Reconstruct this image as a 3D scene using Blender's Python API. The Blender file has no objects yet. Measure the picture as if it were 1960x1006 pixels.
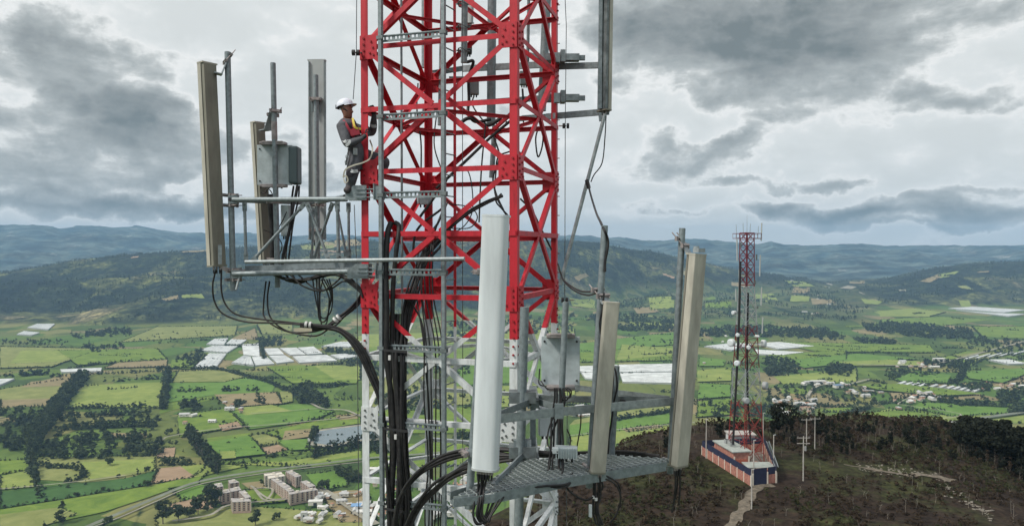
import bpy, math, random
import numpy as np
from mathutils import Vector, Matrix
random.seed(7); RNG = np.random.default_rng(7)
S = bpy.context.scene
COL = S.collection
R = math.radians
# ------------------------------------------------------------------ camera
FPX = 1400.0; PITCH = math.atan(27/1400)
cd = bpy.data.cameras.new('camera'); cam = bpy.data.objects.new('camera', cd); COL.objects.link(cam)
cd.sensor_width = 36; cd.lens = FPX/1960*36; cd.clip_start = 0.1; cd.clip_end = 60000
cam.location = (0, 0, 0); cam.rotation_euler = (math.pi/2-PITCH, 0, 0)
S.camera = cam
# ------------------------------------------------------------------ sky and sun
SUN_EL = R(48); SUN_AZ = R(-118)     # azimuth from +Y towards +X; light comes from the left, a little behind the camera
w = bpy.data.worlds.new("World"); S.world = w; w.use_nodes = True
nt = w.node_tree; nt.nodes.clear()
def N(t, **k):
    n = nt.nodes.new(t)
    for a, b in k.items(): setattr(n, a, b)
    return n
def mth(op, a, b=None, c=None):
    n = N('ShaderNodeMath', operation=op)
    for i, v in enumerate((a, b, c)):
        if v is None: continue
        if isinstance(v, (int, float)): n.inputs[i].default_value = v
        else: nt.links.new(v, n.inputs[i])
    return n.outputs[0]
out = N('ShaderNodeOutputWorld'); bg = N('ShaderNodeBackground'); bg.inputs[1].default_value = 0.1
sky = N('ShaderNodeTexSky', sky_type='NISHITA'); sky.sun_disc = False
sky.sun_elevation = SUN_EL; sky.sun_rotation = SUN_AZ; sky.altitude = 2600
tc = N('ShaderNodeTexCoord'); sep = N('ShaderNodeSeparateXYZ'); nt.links.new(tc.outputs['Generated'], sep.inputs[0])
zz = mth('ADD', mth('MAXIMUM', sep.outputs[2], 0.0), 0.16)
comb = N('ShaderNodeCombineXYZ')
nt.links.new(mth('DIVIDE', sep.outputs[0], zz), comb.inputs[0]); nt.links.new(mth('DIVIDE', sep.outputs[1], zz), comb.inputs[1])
def noise(sc, det, rough, vec, dist=0.0, off=(0, 0, 0), stretch=(1, 1, 1)):
    m = N('ShaderNodeMapping'); m.inputs['Location'].default_value = off; m.inputs['Scale'].default_value = stretch; nt.links.new(vec, m.inputs[0])
    n = N('ShaderNodeTexNoise'); n.inputs['Scale'].default_value = sc; n.inputs['Detail'].default_value = det
    n.inputs['Roughness'].default_value = rough; n.inputs['Distortion'].default_value = dist
    nt.links.new(m.outputs[0], n.inputs['Vector']); return n.outputs['Fac']
gen = tc.outputs['Generated']
n1 = noise(0.9, 6, 0.5, comb.outputs[0], 0.2, (3.1, 1.7, 0))
n2 = noise(4.2, 8, 0.6, gen, 0.35, (8.3, 0.4, 2), (1, 1, 2.3))
n3 = noise(13, 5, 0.6, gen, 0.2, (1.3, 5.4, 2), (1, 1, 2.6))
dirn = N('ShaderNodeVectorMath', operation='NORMALIZE'); nt.links.new(tc.outputs['Generated'], dirn.inputs[0])
wob = N('ShaderNodeTexNoise'); wob.inputs['Scale'].default_value = 7; wob.inputs['Detail'].default_value = 9; wob.inputs['Roughness'].default_value = .6
nt.links.new(dirn.outputs[0], wob.inputs['Vector'])
wsc = N('ShaderNodeVectorMath', operation='MULTIPLY_ADD'); nt.links.new(wob.outputs['Color'], wsc.inputs[0])
wsc.inputs[1].default_value = (.20, .20, .10); nt.links.new(dirn.outputs[0], wsc.inputs[2])
wsub = N('ShaderNodeVectorMath', operation='SUBTRACT'); nt.links.new(wsc.outputs[0], wsub.inputs[0]); wsub.inputs[1].default_value = (.10, .10, .05)
def pdir(px, py):
    u = (px-980)/FPX; v = (503-py)/FPX
    y = math.cos(PITCH)+math.sin(PITCH)*v; z = -math.sin(PITCH)+math.cos(PITCH)*v
    return Vector((u, y, z))
CLOUD_SPOTS = [ # px, py, half width px, half height px, weight
 (240, 120, 110, 60, .42), (110, 190, 130, 55, .50), (130, 280, 190, 36, .55), (250, 215, 90, 50, .35), (330, 290, 90, 40, .22), (20, 90, 60, 30, .30), (1420, 50, 210, 60, .75), (1700, 45, 200, 50, .72), (1300, 120, 120, 40, .28), (1530, 150, 120, 34, .50),
 (1780, 190, 130, 34, .62), (1880, 205, 90, 22, .45), (1860, 120, 80, 40, .12), (1550, 215, 60, 22, .30), (1340, 315, 120, 26, .50), (1430, 282, 60, 16, .42), (1220, 340, 90, 26, .32), (1540, 346, 70, 12, .42), (1330, 190, 70, 18, .22),
 (620, 70, 60, 50, .20), (380, 60, 70, 30, -.2), (1330, 404, 90, 9, .42), (1480, 388, 60, 9, .40), (1560, 402, 50, 8, .36), (1660, 400, 70, 10, .42), (1850, 396, 80, 11, .42), (1930, 410, 50, 8, .3), (1200, 398, 60, 10, .30),
 (90, 368, 110, 14, .42), (230, 376, 70, 10, .34), (340, 385, 80, 12, .40), (180, 395, 60, 8, .3), (520, 300, 110, 30, .20), (40, 408, 100, 8, .3), (560, 395, 120, 10, .34), (900, 300, 90, 50, .18), (850, 150, 100, 60, .12), (1150, 290, 60, 40, .22), (1650, 300, 300, 20, -.12), (480, 190, 70, 70, -.12), (1200, 30, 60, 60, .22), (1250, 372, 70, 10, .34), (1420, 345, 60, 9, .30), (1650, 345, 40, 8, .34), (1750, 375, 60, 8, .34), (1900, 350, 60, 10, .32), (1300, 430, 50, 5, .3), (1700, 425, 60, 5, .3), (1850, 428, 50, 5, .3), (1560, 420, 40, 6, .3), (60, 335, 70, 14, .34), (300, 335, 70, 12, .34), (400, 400, 50, 7, .34), (60, 395, 60, 8, .34), (700, 350, 90, 14, .26), (500, 120, 60, 30, .22), (1940, 300, 50, 16, .26), (320, 180, 50, 24, .3), (1180, 180, 60, 30, .24)]
acc = None
for (px, py, hw, hh, wt) in CLOUD_SPOTS:
    if hh < 17 and wt > 0: wt *= 1.45
    c = pdir(px, py).normalized()
    d = N('ShaderNodeVectorMath', operation='SUBTRACT'); nt.links.new(wsub.outputs[0], d.inputs[0]); d.inputs[1].default_value = c
    sp = N('ShaderNodeVectorMath', operation='MULTIPLY'); nt.links.new(d.outputs[0], sp.inputs[0])
    sp.inputs[1].default_value = (FPX/hw, FPX/hw, FPX/hh)
    l = N('ShaderNodeVectorMath', operation='LENGTH'); nt.links.new(sp.outputs[0], l.inputs[0])
    g = mth('EXPONENT', mth('MULTIPLY', mth('POWER', l.outputs['Value'], 2.0), -0.6))
    acc = mth('MULTIPLY', g, wt) if acc is None else mth('MULTIPLY_ADD', g, wt, acc)
vor = N('ShaderNodeTexVoronoi', feature='F1'); vor.inputs['Scale'].default_value = 9; vor.inputs['Detail'].default_value = 2; vor.inputs['Roughness'].default_value = .55; vor.inputs['Randomness'].default_value = 1
vm = N('ShaderNodeMapping'); vm.inputs['Scale'].default_value = (1, 1, 2.0); nt.links.new(wsub.outputs[0], vm.inputs[0]); nt.links.new(vm.outputs[0], vor.inputs['Vector'])
puff = mth('SUBTRACT', 0.55, vor.outputs['Distance'])
low = mth('MULTIPLY', mth('SUBTRACT', n1, .5), 0.8)
tot = mth('ADD', mth('ADD', mth('MULTIPLY', acc, .68), mth('MULTIPLY', puff, .36)), mth('ADD', low, 0.235))
tot = mth('ADD', mth('ADD', tot, mth('MULTIPLY', mth('SUBTRACT', n2, .5), 1.35)), mth('MULTIPLY', mth('SUBTRACT', n3, .5), .50))
ramp = N('ShaderNodeValToRGB'); nt.links.new(tot, ramp.inputs[0])
cr = ramp.color_ramp; cr.interpolation = 'LINEAR'
cr.elements[0].position = 0.0; cr.elements[0].color = (.63, .66, .655, 1)
cr.elements[1].position = 1.0; cr.elements[1].color = (.17, .20, .205, 1)
for p, c in ((.14, (.66, .69, .685)), (.25, (.70, .725, .72)), (.34, (.79, .80, .79)), (.40, (.68, .70, .69)), (.46, (.52, .545, .54)), (.57, (.39, .42, .42)), (.76, (.285, .31, .312))):
    e = cr.elements.new(p); e.color = (*c, 1)
sc_ = N('ShaderNodeMix', data_type='RGBA', blend_type='MULTIPLY'); sc_.inputs[0].default_value = 1
nt.links.new(ramp.outputs[0], sc_.inputs[6]); sc_.inputs[7].default_value = (9.6, 9.6, 9.6, 1)
mx = N('ShaderNodeMix', data_type='RGBA'); mx.inputs[0].default_value = 0.98
nt.links.new(sky.outputs[0], mx.inputs[6]); nt.links.new(sc_.outputs[2], mx.inputs[7])
nt.links.new(mx.outputs[2], bg.inputs[0]); nt.links.new(bg.outputs[0], out.inputs[0])
sl = bpy.data.lights.new('sun', 'SUN'); sl.energy = 2.7; sl.angle = R(10); sl.color = (1, .94, .84)
so = bpy.data.objects.new('sun', sl); COL.objects.link(so)
sdir = Vector((math.sin(SUN_AZ)*math.cos(SUN_EL), math.cos(SUN_AZ)*math.cos(SUN_EL), math.sin(SUN_EL)))
so.rotation_euler = sdir.to_track_quat('Z', 'Y').to_euler(); so.location = (0, 0, 50)
S.view_settings.view_transform = 'Standard'; S.view_settings.look = 'None'; S.view_settings.gamma = 1
S.view_settings.use_curve_mapping = False; S.view_settings.exposure = 0.27
# ------------------------------------------------------------------ helpers
def P(px, py, d):
    r = pdir(px, py); return r*(d/r.y)
VZ = -420.0
def G(px, py, z=VZ):
    r = pdir(px, py); return r*(z/r.z)
def tag(o, label=None, cat=None, group=None, kind=None):
    if label: o['label'] = label
    if cat: o['category'] = cat
    if group: o['group'] = group
    if kind: o['kind'] = kind
    return o
def thing(name, loc, label, cat, group=None):
    o = bpy.data.objects.new(name, None); COL.objects.link(o); o.location = loc; o.empty_display_size = .2
    return tag(o, label, cat, group)
def wl(o):
    v = Vector((0, 0, 0))
    while o is not None: v = v+o.location; o = o.parent
    return v
class MB:
    def __init__(s): s.v = []; s.f = []; s.m = []; s.s = []
    def add(s, vs, fs, mi=0, smooth=False):
        b = len(s.v); s.v += [tuple(v) for v in vs]
        for f in fs: s.f.append(tuple(b+i for i in f)); s.m.append(mi); s.s.append(smooth)
        return s
    def frame(s, p0, p1, up):
        z = (p1-p0).normalized(); x = Vector(up).cross(z)
        if x.length < 1e-4: x = Vector((1, 0, 0)).cross(z)
        if x.length < 1e-4: x = Vector((0, 1, 0)).cross(z)
        x.normalize(); return x, z.cross(x), z
    def prism(s, p0, p1, prof, up=(0, 0, 1), mi=0, smooth=False, prof1=None, caps=True):
        p0 = Vector(p0); p1 = Vector(p1); x, y, z = s.frame(p0, p1, up); n = len(prof); prof1 = prof1 or prof
        vs = [p0+x*a+y*b for a, b in prof]+[p1+x*a+y*b for a, b in prof1]
        s.add(vs, [(i, (i+1) % n, n+(i+1) % n, n+i) for i in range(n)], mi, smooth)
        if caps:
            s.add(vs[:n], [tuple(range(n))[::-1]], mi); s.add(vs[n:], [tuple(range(n))], mi)
        return s
    def bar(s, p0, p1, a, b, up=(0, 0, 1), mi=0):
        return s.prism(p0, p1, [(-a/2, -b/2), (a/2, -b/2), (a/2, b/2), (-a/2, b/2)], up, mi)
    def L(s, p0, p1, w_, t, up=(0, 0, 1), sx=1, sy=1, mi=0):
        pr = [(0, 0), (w_*sx, 0), (w_*sx, t*sy), (t*sx, t*sy), (t*sx, w_*sy), (0, w_*sy)]
        if sx*sy < 0: pr = pr[::-1]
        return s.prism(p0, p1, pr, up, mi)
    def box(s, c, d, rz=0, mi=0, bev=0):
        c = Vector(c); m = Matrix.Rotation(rz, 3, 'Z'); a, b, h = d[0]/2, d[1]/2, d[2]/2
        vs = [c+m @ Vector((i*a, j*b, k*h)) for i in (-1, 1) for j in (-1, 1) for k in (-1, 1)]
        return s.add(vs, [(0, 1, 3, 2), (4, 6, 7, 5), (0, 4, 5, 1), (2, 3, 7, 6), (0, 2, 6, 4), (1, 5, 7, 3)], mi)
    def cyl(s, p0, p1, r, n=10, r1=None, mi=0):
        r1 = r if r1 is None else r1
        pr = [(r*math.cos(2*math.pi*i/n), r*math.sin(2*math.pi*i/n)) for i in range(n)]
        q = [(r1*math.cos(2*math.pi*i/n), r1*math.sin(2*math.pi*i/n)) for i in range(n)]
        return s.prism(p0, p1, pr, (0, 0, 1), mi, True, q)
    def tube(s, pts, r, n=6, mi=0):
        pts = [Vector(p) for p in pts]; k = len(pts); prev = None; rings = []
        for i, p in enumerate(pts):
            t = (pts[min(i+1, k-1)]-pts[max(i-1, 0)]).normalized()
            if prev is None:
                a = Vector((0, 0, 1)) if abs(t.z) < .9 else Vector((1, 0, 0)); prev = a.cross(t).normalized()
            prev = (prev-t*prev.dot(t)).normalized(); b = t.cross(prev)
            rr = r[i] if isinstance(r, (list, tuple)) else r
            rings += [p+prev*(rr*math.cos(2*math.pi*j/n))+b*(rr*math.sin(2*math.pi*j/n)) for j in range(n)]
        fs = [(i*n+j, i*n+(j+1) % n, (i+1)*n+(j+1) % n, (i+1)*n+j) for i in range(k-1) for j in range(n)]
        s.add(rings, fs, mi, True); s.add(rings[:n], [tuple(range(n))[::-1]], mi); s.add(rings[-n:], [tuple(range(n))], mi)
        return s
    def ball(s, c, r, sc=(1, 1, 1), mi=0, n=8, m=6, jit=0, zmin=-1):
        c = Vector(c); vs = []
        for i in range(m+1):
            th = math.pi*i/m
            for j in range(n):
                ph = 2*math.pi*j/n; q = 1+random.uniform(-jit, jit)
                z = max(math.cos(th), zmin)
                vs.append(c+Vector((r*sc[0]*math.sin(th)*math.cos(ph)*q, r*sc[1]*math.sin(th)*math.sin(ph)*q, r*sc[2]*z*q)))
        return s.add(vs, [(i*n+j, (i+1)*n+j, (i+1)*n+(j+1) % n, i*n+(j+1) % n) for i in range(m) for j in range(n)], mi, True)
    def quad(s, pts, mi=0): return s.add(pts, [tuple(range(len(pts)))], mi)
    def build(s, name, mats, parent=None, bevel=0):
        off = wl(parent) if parent else Vector((0, 0, 0))
        me = bpy.data.meshes.new(name); me.from_pydata([(v[0]-off.x, v[1]-off.y, v[2]-off.z) for v in s.v], [], s.f)
        if not isinstance(mats, (list, tuple)): mats = [mats]
        for m in mats: me.materials.append(m)
        me.polygons.foreach_set('material_index', s.m); me.polygons.foreach_set('use_smooth', s.s); me.update()
        o = bpy.data.objects.new(name, me); COL.objects.link(o)
        if parent: o.parent = parent
        if bevel:
            b = o.modifiers.new('bevel', 'BEVEL'); b.width = bevel; b.segments = 2; b.limit_method = 'ANGLE'
        return o
def npmesh(name, V, F, mat, parent=None, smooth=False, attr=None):
    V = np.ascontiguousarray(V, dtype=np.float32); F = np.ascontiguousarray(F, dtype=np.int32)
    me = bpy.data.meshes.new(name); k = F.shape[1]
    me.vertices.add(len(V)); me.vertices.foreach_set('co', V.ravel())
    me.loops.add(F.size); me.loops.foreach_set('vertex_index', F.ravel())
    me.polygons.add(len(F)); me.polygons.foreach_set('loop_start', np.arange(0, F.size, k, dtype=np.int32))
    me.polygons.foreach_set('loop_total', np.full(len(F), k, dtype=np.int32))
    if smooth: me.polygons.foreach_set('use_smooth', np.ones(len(F), dtype=bool))
    if attr is not None:
        a = me.attributes.new('zone', 'FLOAT_COLOR', 'POINT'); a.data.foreach_set('color', np.ascontiguousarray(attr, dtype=np.float32).ravel())
    me.update(calc_edges=True); me.validate()
    me.materials.append(mat)
    o = bpy.data.objects.new(name, me); COL.objects.link(o)
    if parent: o.parent = parent
    return o
def copy_tree(o, parent=None):
    c = o.copy(); COL.objects.link(c); c.parent = parent
    for ch in list(o.children): copy_tree(ch, c)
    return c
def smooth_path(pts, k=8):
    pts = [Vector(p) for p in pts]; p = [pts[0]*2-pts[1]]+pts+[pts[-1]*2-pts[-2]]; o = []
    for i in range(1, len(p)-2):
        a, b, c, d = p[i-1:i+3]
        for j in range(k):
            t = j/k
            o.append(.5*((2*b)+(c-a)*t+(2*a-5*b+4*c-d)*t*t+(3*b-a-3*c+d)*t**3))
    o.append(pts[-1]); return o
def lerp(a, b, t): return a+(b-a)*t
# ------------------------------------------------------------------ materials
def mat(name, col, rough=.6, metal=0, var=0.0, vscale=8, col2=None, bump=0, bscale=30, spec=.5, streak=0, coord='Object'):
    m = bpy.data.materials.new(name); m.use_nodes = True; t = m.node_tree; b = t.nodes['Principled BSDF']
    b.inputs['Roughness'].default_value = rough; b.inputs['Metallic'].default_value = metal
    b.inputs['Specular IOR Level'].default_value = spec; b.inputs['Base Color'].default_value = (*col, 1)
    if var or col2 or bump or streak:
        if coord == 'Object': c = t.nodes.new('ShaderNodeNewGeometry').outputs['Position']
        else: c = t.nodes.new('ShaderNodeTexCoord').outputs[coord]
    if var or col2:
        n = t.nodes.new('ShaderNodeTexNoise'); n.inputs['Scale'].default_value = vscale; n.inputs['Detail'].default_value = 7; n.inputs['Roughness'].default_value = .62
        if streak:
            mp = t.nodes.new('ShaderNodeMapping'); mp.inputs['Scale'].default_value = (1, 1, streak); t.links.new(c, mp.inputs[0]); t.links.new(mp.outputs[0], n.inputs['Vector'])
        else: t.links.new(c, n.inputs['Vector'])
        r = t.nodes.new('ShaderNodeValToRGB'); t.links.new(n.outputs['Fac'], r.inputs[0])
        c2 = col2 or tuple(x*(1-var) for x in col); c1 = col if col2 else tuple(min(1, x*(1+var*.5)) for x in col)
        r.color_ramp.elements[0].position = .36; r.color_ramp.elements[0].color = (*c2, 1)
        r.color_ramp.elements[1].position = .64; r.color_ramp.elements[1].color = (*c1, 1)
        t.links.new(r.outputs[0], b.inputs['Base Color'])
    if bump:
        n = t.nodes.new('ShaderNodeTexNoise'); n.inputs['Scale'].default_value = bscale; n.inputs['Detail'].default_value = 5; t.links.new(c, n.inputs['Vector'])
        bp = t.nodes.new('ShaderNodeBump'); bp.inputs['Strength'].default_value = bump; bp.inputs['Distance'].default_value = .02
        t.links.new(n.outputs['Fac'], bp.inputs['Height']); t.links.new(bp.outputs[0], b.inputs['Normal'])
    return m
M = {}
M['galv'] = mat('galvanised_steel', (.225, .265, .285), .5, .3, .26, 16, bump=.15, bscale=60)
M['galv_light'] = mat('galvanised_steel_light', (.32, .36, .38), .5, .3, .25, 16)
M['galv_dark'] = mat('weathered_galvanised_steel', (.17, .20, .21), .6, .3, .4, 8)
M['beige'] = mat('weathered_radome', (.42, .405, .35), .6, 0, .26, 7, streak=.25, bump=.06)
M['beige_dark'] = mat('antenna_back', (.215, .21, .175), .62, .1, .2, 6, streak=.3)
M['seam'] = mat('antenna_seam', (.07, .07, .06), .7)
M['white_rad'] = mat('white_radome', (.60, .645, .68), .42, 0, .13, 5, streak=.16)
M['grey_rad'] = mat('grey_radome', (.40, .43, .44), .5, 0, .08, 4)
M['rru'] = mat('radio_unit_paint', (.42, .48, .51), .5, .05, .2, 7)
M['rru_dark'] = mat('radio_unit_dark', (.06, .09, .10), .5)
M['bracket'] = mat('bracket_steel', (.30, .27, .27), .5, .3, .3, 12)
M['cable'] = mat('black_cable', (.010, .010, .013), .5, 0, 0, 9, col2=(.030, .029, .030), spec=.35)
M['tape'] = mat('white_tape', (.6, .6, .6), .6)
M['black'] = mat('black_rubber', (.02, .02, .024), .6)
M['blackhole'] = mat('drilled_hole', (.03, .03, .035), .9)
M['concrete'] = mat('concrete', (.42, .40, .37), .85, 0, .2, 1.5)
M['post'] = mat('concrete_post', (.42, .40, .37), .8, 0, .2, 1)
M['steelwhite'] = mat('white_sheet', (.55, .57, .57), .6, 0, .1, .3)
def paint_mat(name, bands, var=.3):
    """tower paint: list of (z above which this colour starts, colour), lowest first"""
    m = bpy.data.materials.new(name); m.use_nodes = True; t = m.node_tree; b = t.nodes['Principled BSDF']
    b.inputs['Roughness'].default_value = .5
    g = t.nodes.new('ShaderNodeNewGeometry'); s_ = t.nodes.new('ShaderNodeSeparateXYZ'); t.links.new(g.outputs['Position'], s_.inputs[0])
    cur = None
    for z0, c in bands:
        if cur is None:
            cn = t.nodes.new('ShaderNodeRGB'); cn.outputs[0].default_value = (*c, 1); cur = cn.outputs[0]; continue
        gt = t.nodes.new('ShaderNodeMath'); gt.operation = 'GREATER_THAN'; t.links.new(s_.outputs[2], gt.inputs[0]); gt.inputs[1].default_value = z0
        mx_ = t.nodes.new('ShaderNodeMix'); mx_.data_type = 'RGBA'; t.links.new(gt.outputs[0], mx_.inputs[0]); t.links.new(cur, mx_.inputs[6])
        mx_.inputs[7].default_value = (*c, 1); cur = mx_.outputs[2]
    n = t.nodes.new('ShaderNodeTexNoise'); n.inputs['Scale'].default_value = 7; n.inputs['Detail'].default_value = 9; n.inputs['Roughness'].default_value = .7
    t.links.new(g.outputs['Position'], n.inputs['Vector'])
    r = t.nodes.new('ShaderNodeValToRGB'); t.links.new(n.outputs['Fac'], r.inputs[0])
    r.color_ramp.elements[0].position = .3; r.color_ramp.elements[0].color = (1-var, 1-var, 1-var, 1)
    r.color_ramp.elements[1].position = .52; r.color_ramp.elements[1].color = (1, 1, 1, 1); e_ = r.color_ramp.elements.new(.66); e_.color = (1.10, 1.12, 1.12, 1)
    mp_ = t.nodes.new('ShaderNodeMapping'); mp_.inputs['Scale'].default_value = (1.6, 1.6, .35); t.links.new(g.outputs['Position'], mp_.inputs[0]); t.links.new(mp_.outputs[0], n.inputs['Vector'])
    ml = t.nodes.new('ShaderNodeMix'); ml.data_type = 'RGBA'; ml.blend_type = 'MULTIPLY'; ml.inputs[0].default_value = 1
    t.links.new(cur, ml.inputs[6]); t.links.new(r.outputs[0], ml.inputs[7]); t.links.new(ml.outputs[2], b.inputs['Base Color'])
    n2_ = t.nodes.new('ShaderNodeTexNoise'); n2_.inputs['Scale'].default_value = 45; t.links.new(g.outputs['Position'], n2_.inputs['Vector'])
    bp = t.nodes.new('ShaderNodeBump'); bp.inputs['Strength'].default_value = .12; bp.inputs['Distance'].default_value = .01
    t.links.new(n2_.outputs['Fac'], bp.inputs['Height']); t.links.new(bp.outputs[0], b.inputs['Normal'])
    return m
RED = (.49, .012, .028); WHT = (.62, .65, .67)
M['paint'] = paint_mat('tower_paint', [(-99, WHT), (-1.29, RED), ], .38)
M['bolt_red'] = mat('painted_bolt', (.30, .012, .02), .5)
M['bolt_grey'] = mat('steel_bolt', (.16, .17, .18), .5, .5)
# ------------------------------------------------------------------ ground
MAT_G = bpy.data.materials.new('terrain'); MAT_G.use_nodes = True
def terrain_material(m):
    t = m.node_tree; b = t.nodes['Principled BSDF']; b.inputs['Roughness'].default_value = .95; b.inputs['Specular IOR Level'].default_value = .1
    L = t.links.new
    geo = t.nodes.new('ShaderNodeNewGeometry'); pos = geo.outputs['Position']
    def mp(sc, rz=0, src=None, loc=(0, 0, 0)):
        n = t.nodes.new('ShaderNodeMapping'); n.inputs['Scale'].default_value = sc; n.inputs['Rotation'].default_value = (0, 0, rz); n.inputs['Location'].default_value = loc
        L(src or pos, n.inputs[0]); return n.outputs[0]
    def ns(vec, scale, det=6, ro=.6):
        n = t.nodes.new('ShaderNodeTexNoise'); n.inputs['Scale'].default_value = scale; n.inputs['Detail'].default_value = det; n.inputs['Roughness'].default_value = ro; L(vec, n.inputs['Vector']); return n
    def ramp(fac, stops, interp='LINEAR'):
        n = t.nodes.new('ShaderNodeValToRGB'); L(fac, n.inputs[0]); c = n.color_ramp; c.interpolation = interp
        while len(c.elements) < len(stops): c.elements.new(.5)
        for e, (p_, col) in zip(c.elements, stops): e.position = p_; e.color = (*col, 1)
        return n.outputs[0]
    def mix(f, a, bb, bt='MIX'):
        n = t.nodes.new('ShaderNodeMix'); n.data_type = 'RGBA'; n.blend_type = bt
        if isinstance(f, float): n.inputs[0].default_value = f
        else: L(f, n.inputs[0])
        for s_, v in ((6, a), (7, bb)):
            if isinstance(v, tuple): n.inputs[s_].default_value = (*v, 1)
            else: L(v, n.inputs[s_])
        return n.outputs[2]
    # valley: cells of pasture
    v = t.nodes.new('ShaderNodeTexVoronoi'); v.distance = 'CHEBYCHEV'; v.inputs['Scale'].default_value = 1; v.inputs['Randomness'].default_value = .75
    wv = ns(pos, .004, 3); wa = t.nodes.new('ShaderNodeVectorMath'); wa.operation = 'MULTIPLY_ADD'; L(wv.outputs['Color'], wa.inputs[0]); wa.inputs[1].default_value = (60, 60, 0); L(pos, wa.inputs[2])
    cell = mp((1/150, 1/230, 0), .22, wa.outputs[0]); L(cell, v.inputs['Vector'])
    sepc = t.nodes.new('ShaderNodeSeparateColor'); L(v.outputs['Color'], sepc.inputs[0])
    fields = ramp(sepc.outputs[0], [(0, (.065, .105, .028)), (.2, (.125, .155, .048)), (.36, (.08, .145, .035)), (.5, (.18, .185, .075)), (.62, (.10, .155, .04)), (.76, (.22, .19, .11)), (.86, (.11, .14, .05)), (.95, (.06, .10, .035))], 'CONSTANT')
    big = ns(pos, .006, 8, .65); fine = ns(mp((1, .25, 1), .3), .03, 8, .7)
    f1 = mix(.75, fields, ramp(big.outputs['Fac'], [(.3, (.72, .74, .66)), (.5, (1.15, 1.12, 1)), (.7, (1.5, 1.36, 1.1))]), 'MULTIPLY')
    f1 = mix(.8, f1, ramp(fine.outputs['Fac'], [(.3, (.68, .72, .68)), (.65, (1.15, 1.12, 1.1))]), 'MULTIPLY')
    # hedges along the cell borders
    ve = t.nodes.new('ShaderNodeTexVoronoi'); ve.feature = 'DISTANCE_TO_EDGE'; ve.inputs['Scale'].default_value = 1; ve.inputs['Randomness'].default_value = .75; L(cell, ve.inputs['Vector'])
    hn = ns(pos, .03, 4)
    hd = t.nodes.new('ShaderNodeMath'); hd.operation = 'MULTIPLY_ADD'; L(hn.outputs['Fac'], hd.inputs[0]); hd.inputs[1].default_value = .09; L(ve.outputs['Distance'], hd.inputs[2])
    hedge = ramp(hd.outputs[0], [(.035, (1, 1, 1)), (.06, (0, 0, 0))])
    f1 = mix(hedge, f1, (.03, .05, .022))
    # hill forest
    h1 = ns(pos, .0016, 9, .62); h2 = ns(pos, .022, 8, .7); h3 = ns(mp((1, 1, .6)), .006, 8, .7)
    forest = ramp(h1.outputs['Fac'], [(.36, (.009, .016, .014)), (.45, (.026, .038, .020)), (.49, (.012, .021, .014)), (.53, (.044, .058, .026)), (.57, (.11, .125, .052)), (.60, (.040, .052, .024)), (.66, (.23, .21, .12))])
    forest = mix(.85, forest, ramp(h2.outputs['Fac'], [(.38, (.25, .27, .30)), (.5, (.95, .95, .95)), (.62, (2.3, 2.1, 1.8))]), 'MULTIPLY')
    forest = mix(.7, forest, ramp(h3.outputs['Fac'], [(.40, (.45, .48, .52)), (.52, (1, 1, 1)), (.62, (1.9, 1.8, 1.5))]), 'MULTIPLY')
    lowf = ramp(ns(pos, .0055, 7, .6).outputs['Fac'], [(.40, (.035, .06, .025)), (.47, (.09, .13, .045)), (.56, (.16, .17, .075)), (.60, (.04, .065, .03)), (.68, (.11, .15, .05))])
    # far range: some blue of the distant haze is mixed into these colours
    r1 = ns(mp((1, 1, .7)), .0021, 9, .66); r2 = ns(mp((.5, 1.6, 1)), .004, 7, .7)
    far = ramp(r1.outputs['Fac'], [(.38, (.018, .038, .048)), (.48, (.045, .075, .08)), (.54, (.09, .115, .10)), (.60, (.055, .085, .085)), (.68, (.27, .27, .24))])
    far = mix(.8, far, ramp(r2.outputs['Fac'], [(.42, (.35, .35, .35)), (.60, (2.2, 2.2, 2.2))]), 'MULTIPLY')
    # near scrub
    n1_ = ns(pos, .05, 8, .7); n2_ = ns(pos, .6, 8, .75)
    near = ramp(n1_.outputs['Fac'], [(.36, (.024, .017, .014)), (.48, (.033, .024, .018)), (.56, (.032, .034, .016)), (.62, (.044, .048, .020)), (.69, (.055, .040, .028))])
    near = mix(.9, near, ramp(n2_.outputs['Fac'], [(.35, (.35, .35, .35)), (.5, (1, 1, 1)), (.68, (2.0, 1.9, 1.8))]), 'MULTIPLY')
    at = t.nodes.new('ShaderNodeAttribute'); at.attribute_name = 'zone'; sz = t.nodes.new('ShaderNodeSeparateColor'); L(at.outputs['Color'], sz.inputs[0])
    col = mix(sz.outputs[0], f1, mix(sz.outputs[2], forest, lowf))
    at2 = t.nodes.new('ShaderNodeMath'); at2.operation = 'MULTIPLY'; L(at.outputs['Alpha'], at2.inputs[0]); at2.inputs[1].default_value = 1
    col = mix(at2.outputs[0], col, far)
    col = mix(sz.outputs[1], col, near)
    L(col, b.inputs['Base Color'])
    bp = t.nodes.new('ShaderNodeBump'); bp.inputs['Strength'].default_value = .9; bp.inputs['Distance'].default_value = 30
    hm = t.nodes.new('ShaderNodeMath'); hm.operation = 'MULTIPLY'; L(h2.outputs['Fac'], hm.inputs[0])
    mk = t.nodes.new('ShaderNodeMath'); mk.operation = 'MAXIMUM'; L(sz.outputs[0], mk.inputs[0]); mk.inputs[1].default_value = .04
    L(mk.outputs[0], hm.inputs[1])
    sb = t.nodes.new('ShaderNodeMath'); sb.operation = 'SUBTRACT'; sb.inputs[0].default_value = 1; L(sz.outputs[1], sb.inputs[1])
    hm2 = t.nodes.new('ShaderNodeMath'); hm2.operation = 'MULTIPLY'; L(hm.outputs[0], hm2.inputs[0]); L(sb.outputs[0], hm2.inputs[1])
    L(hm2.outputs[0], bp.inputs['Height']); L(bp.outputs[0], b.inputs['Normal'])
terrain_material(MAT_G)
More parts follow.
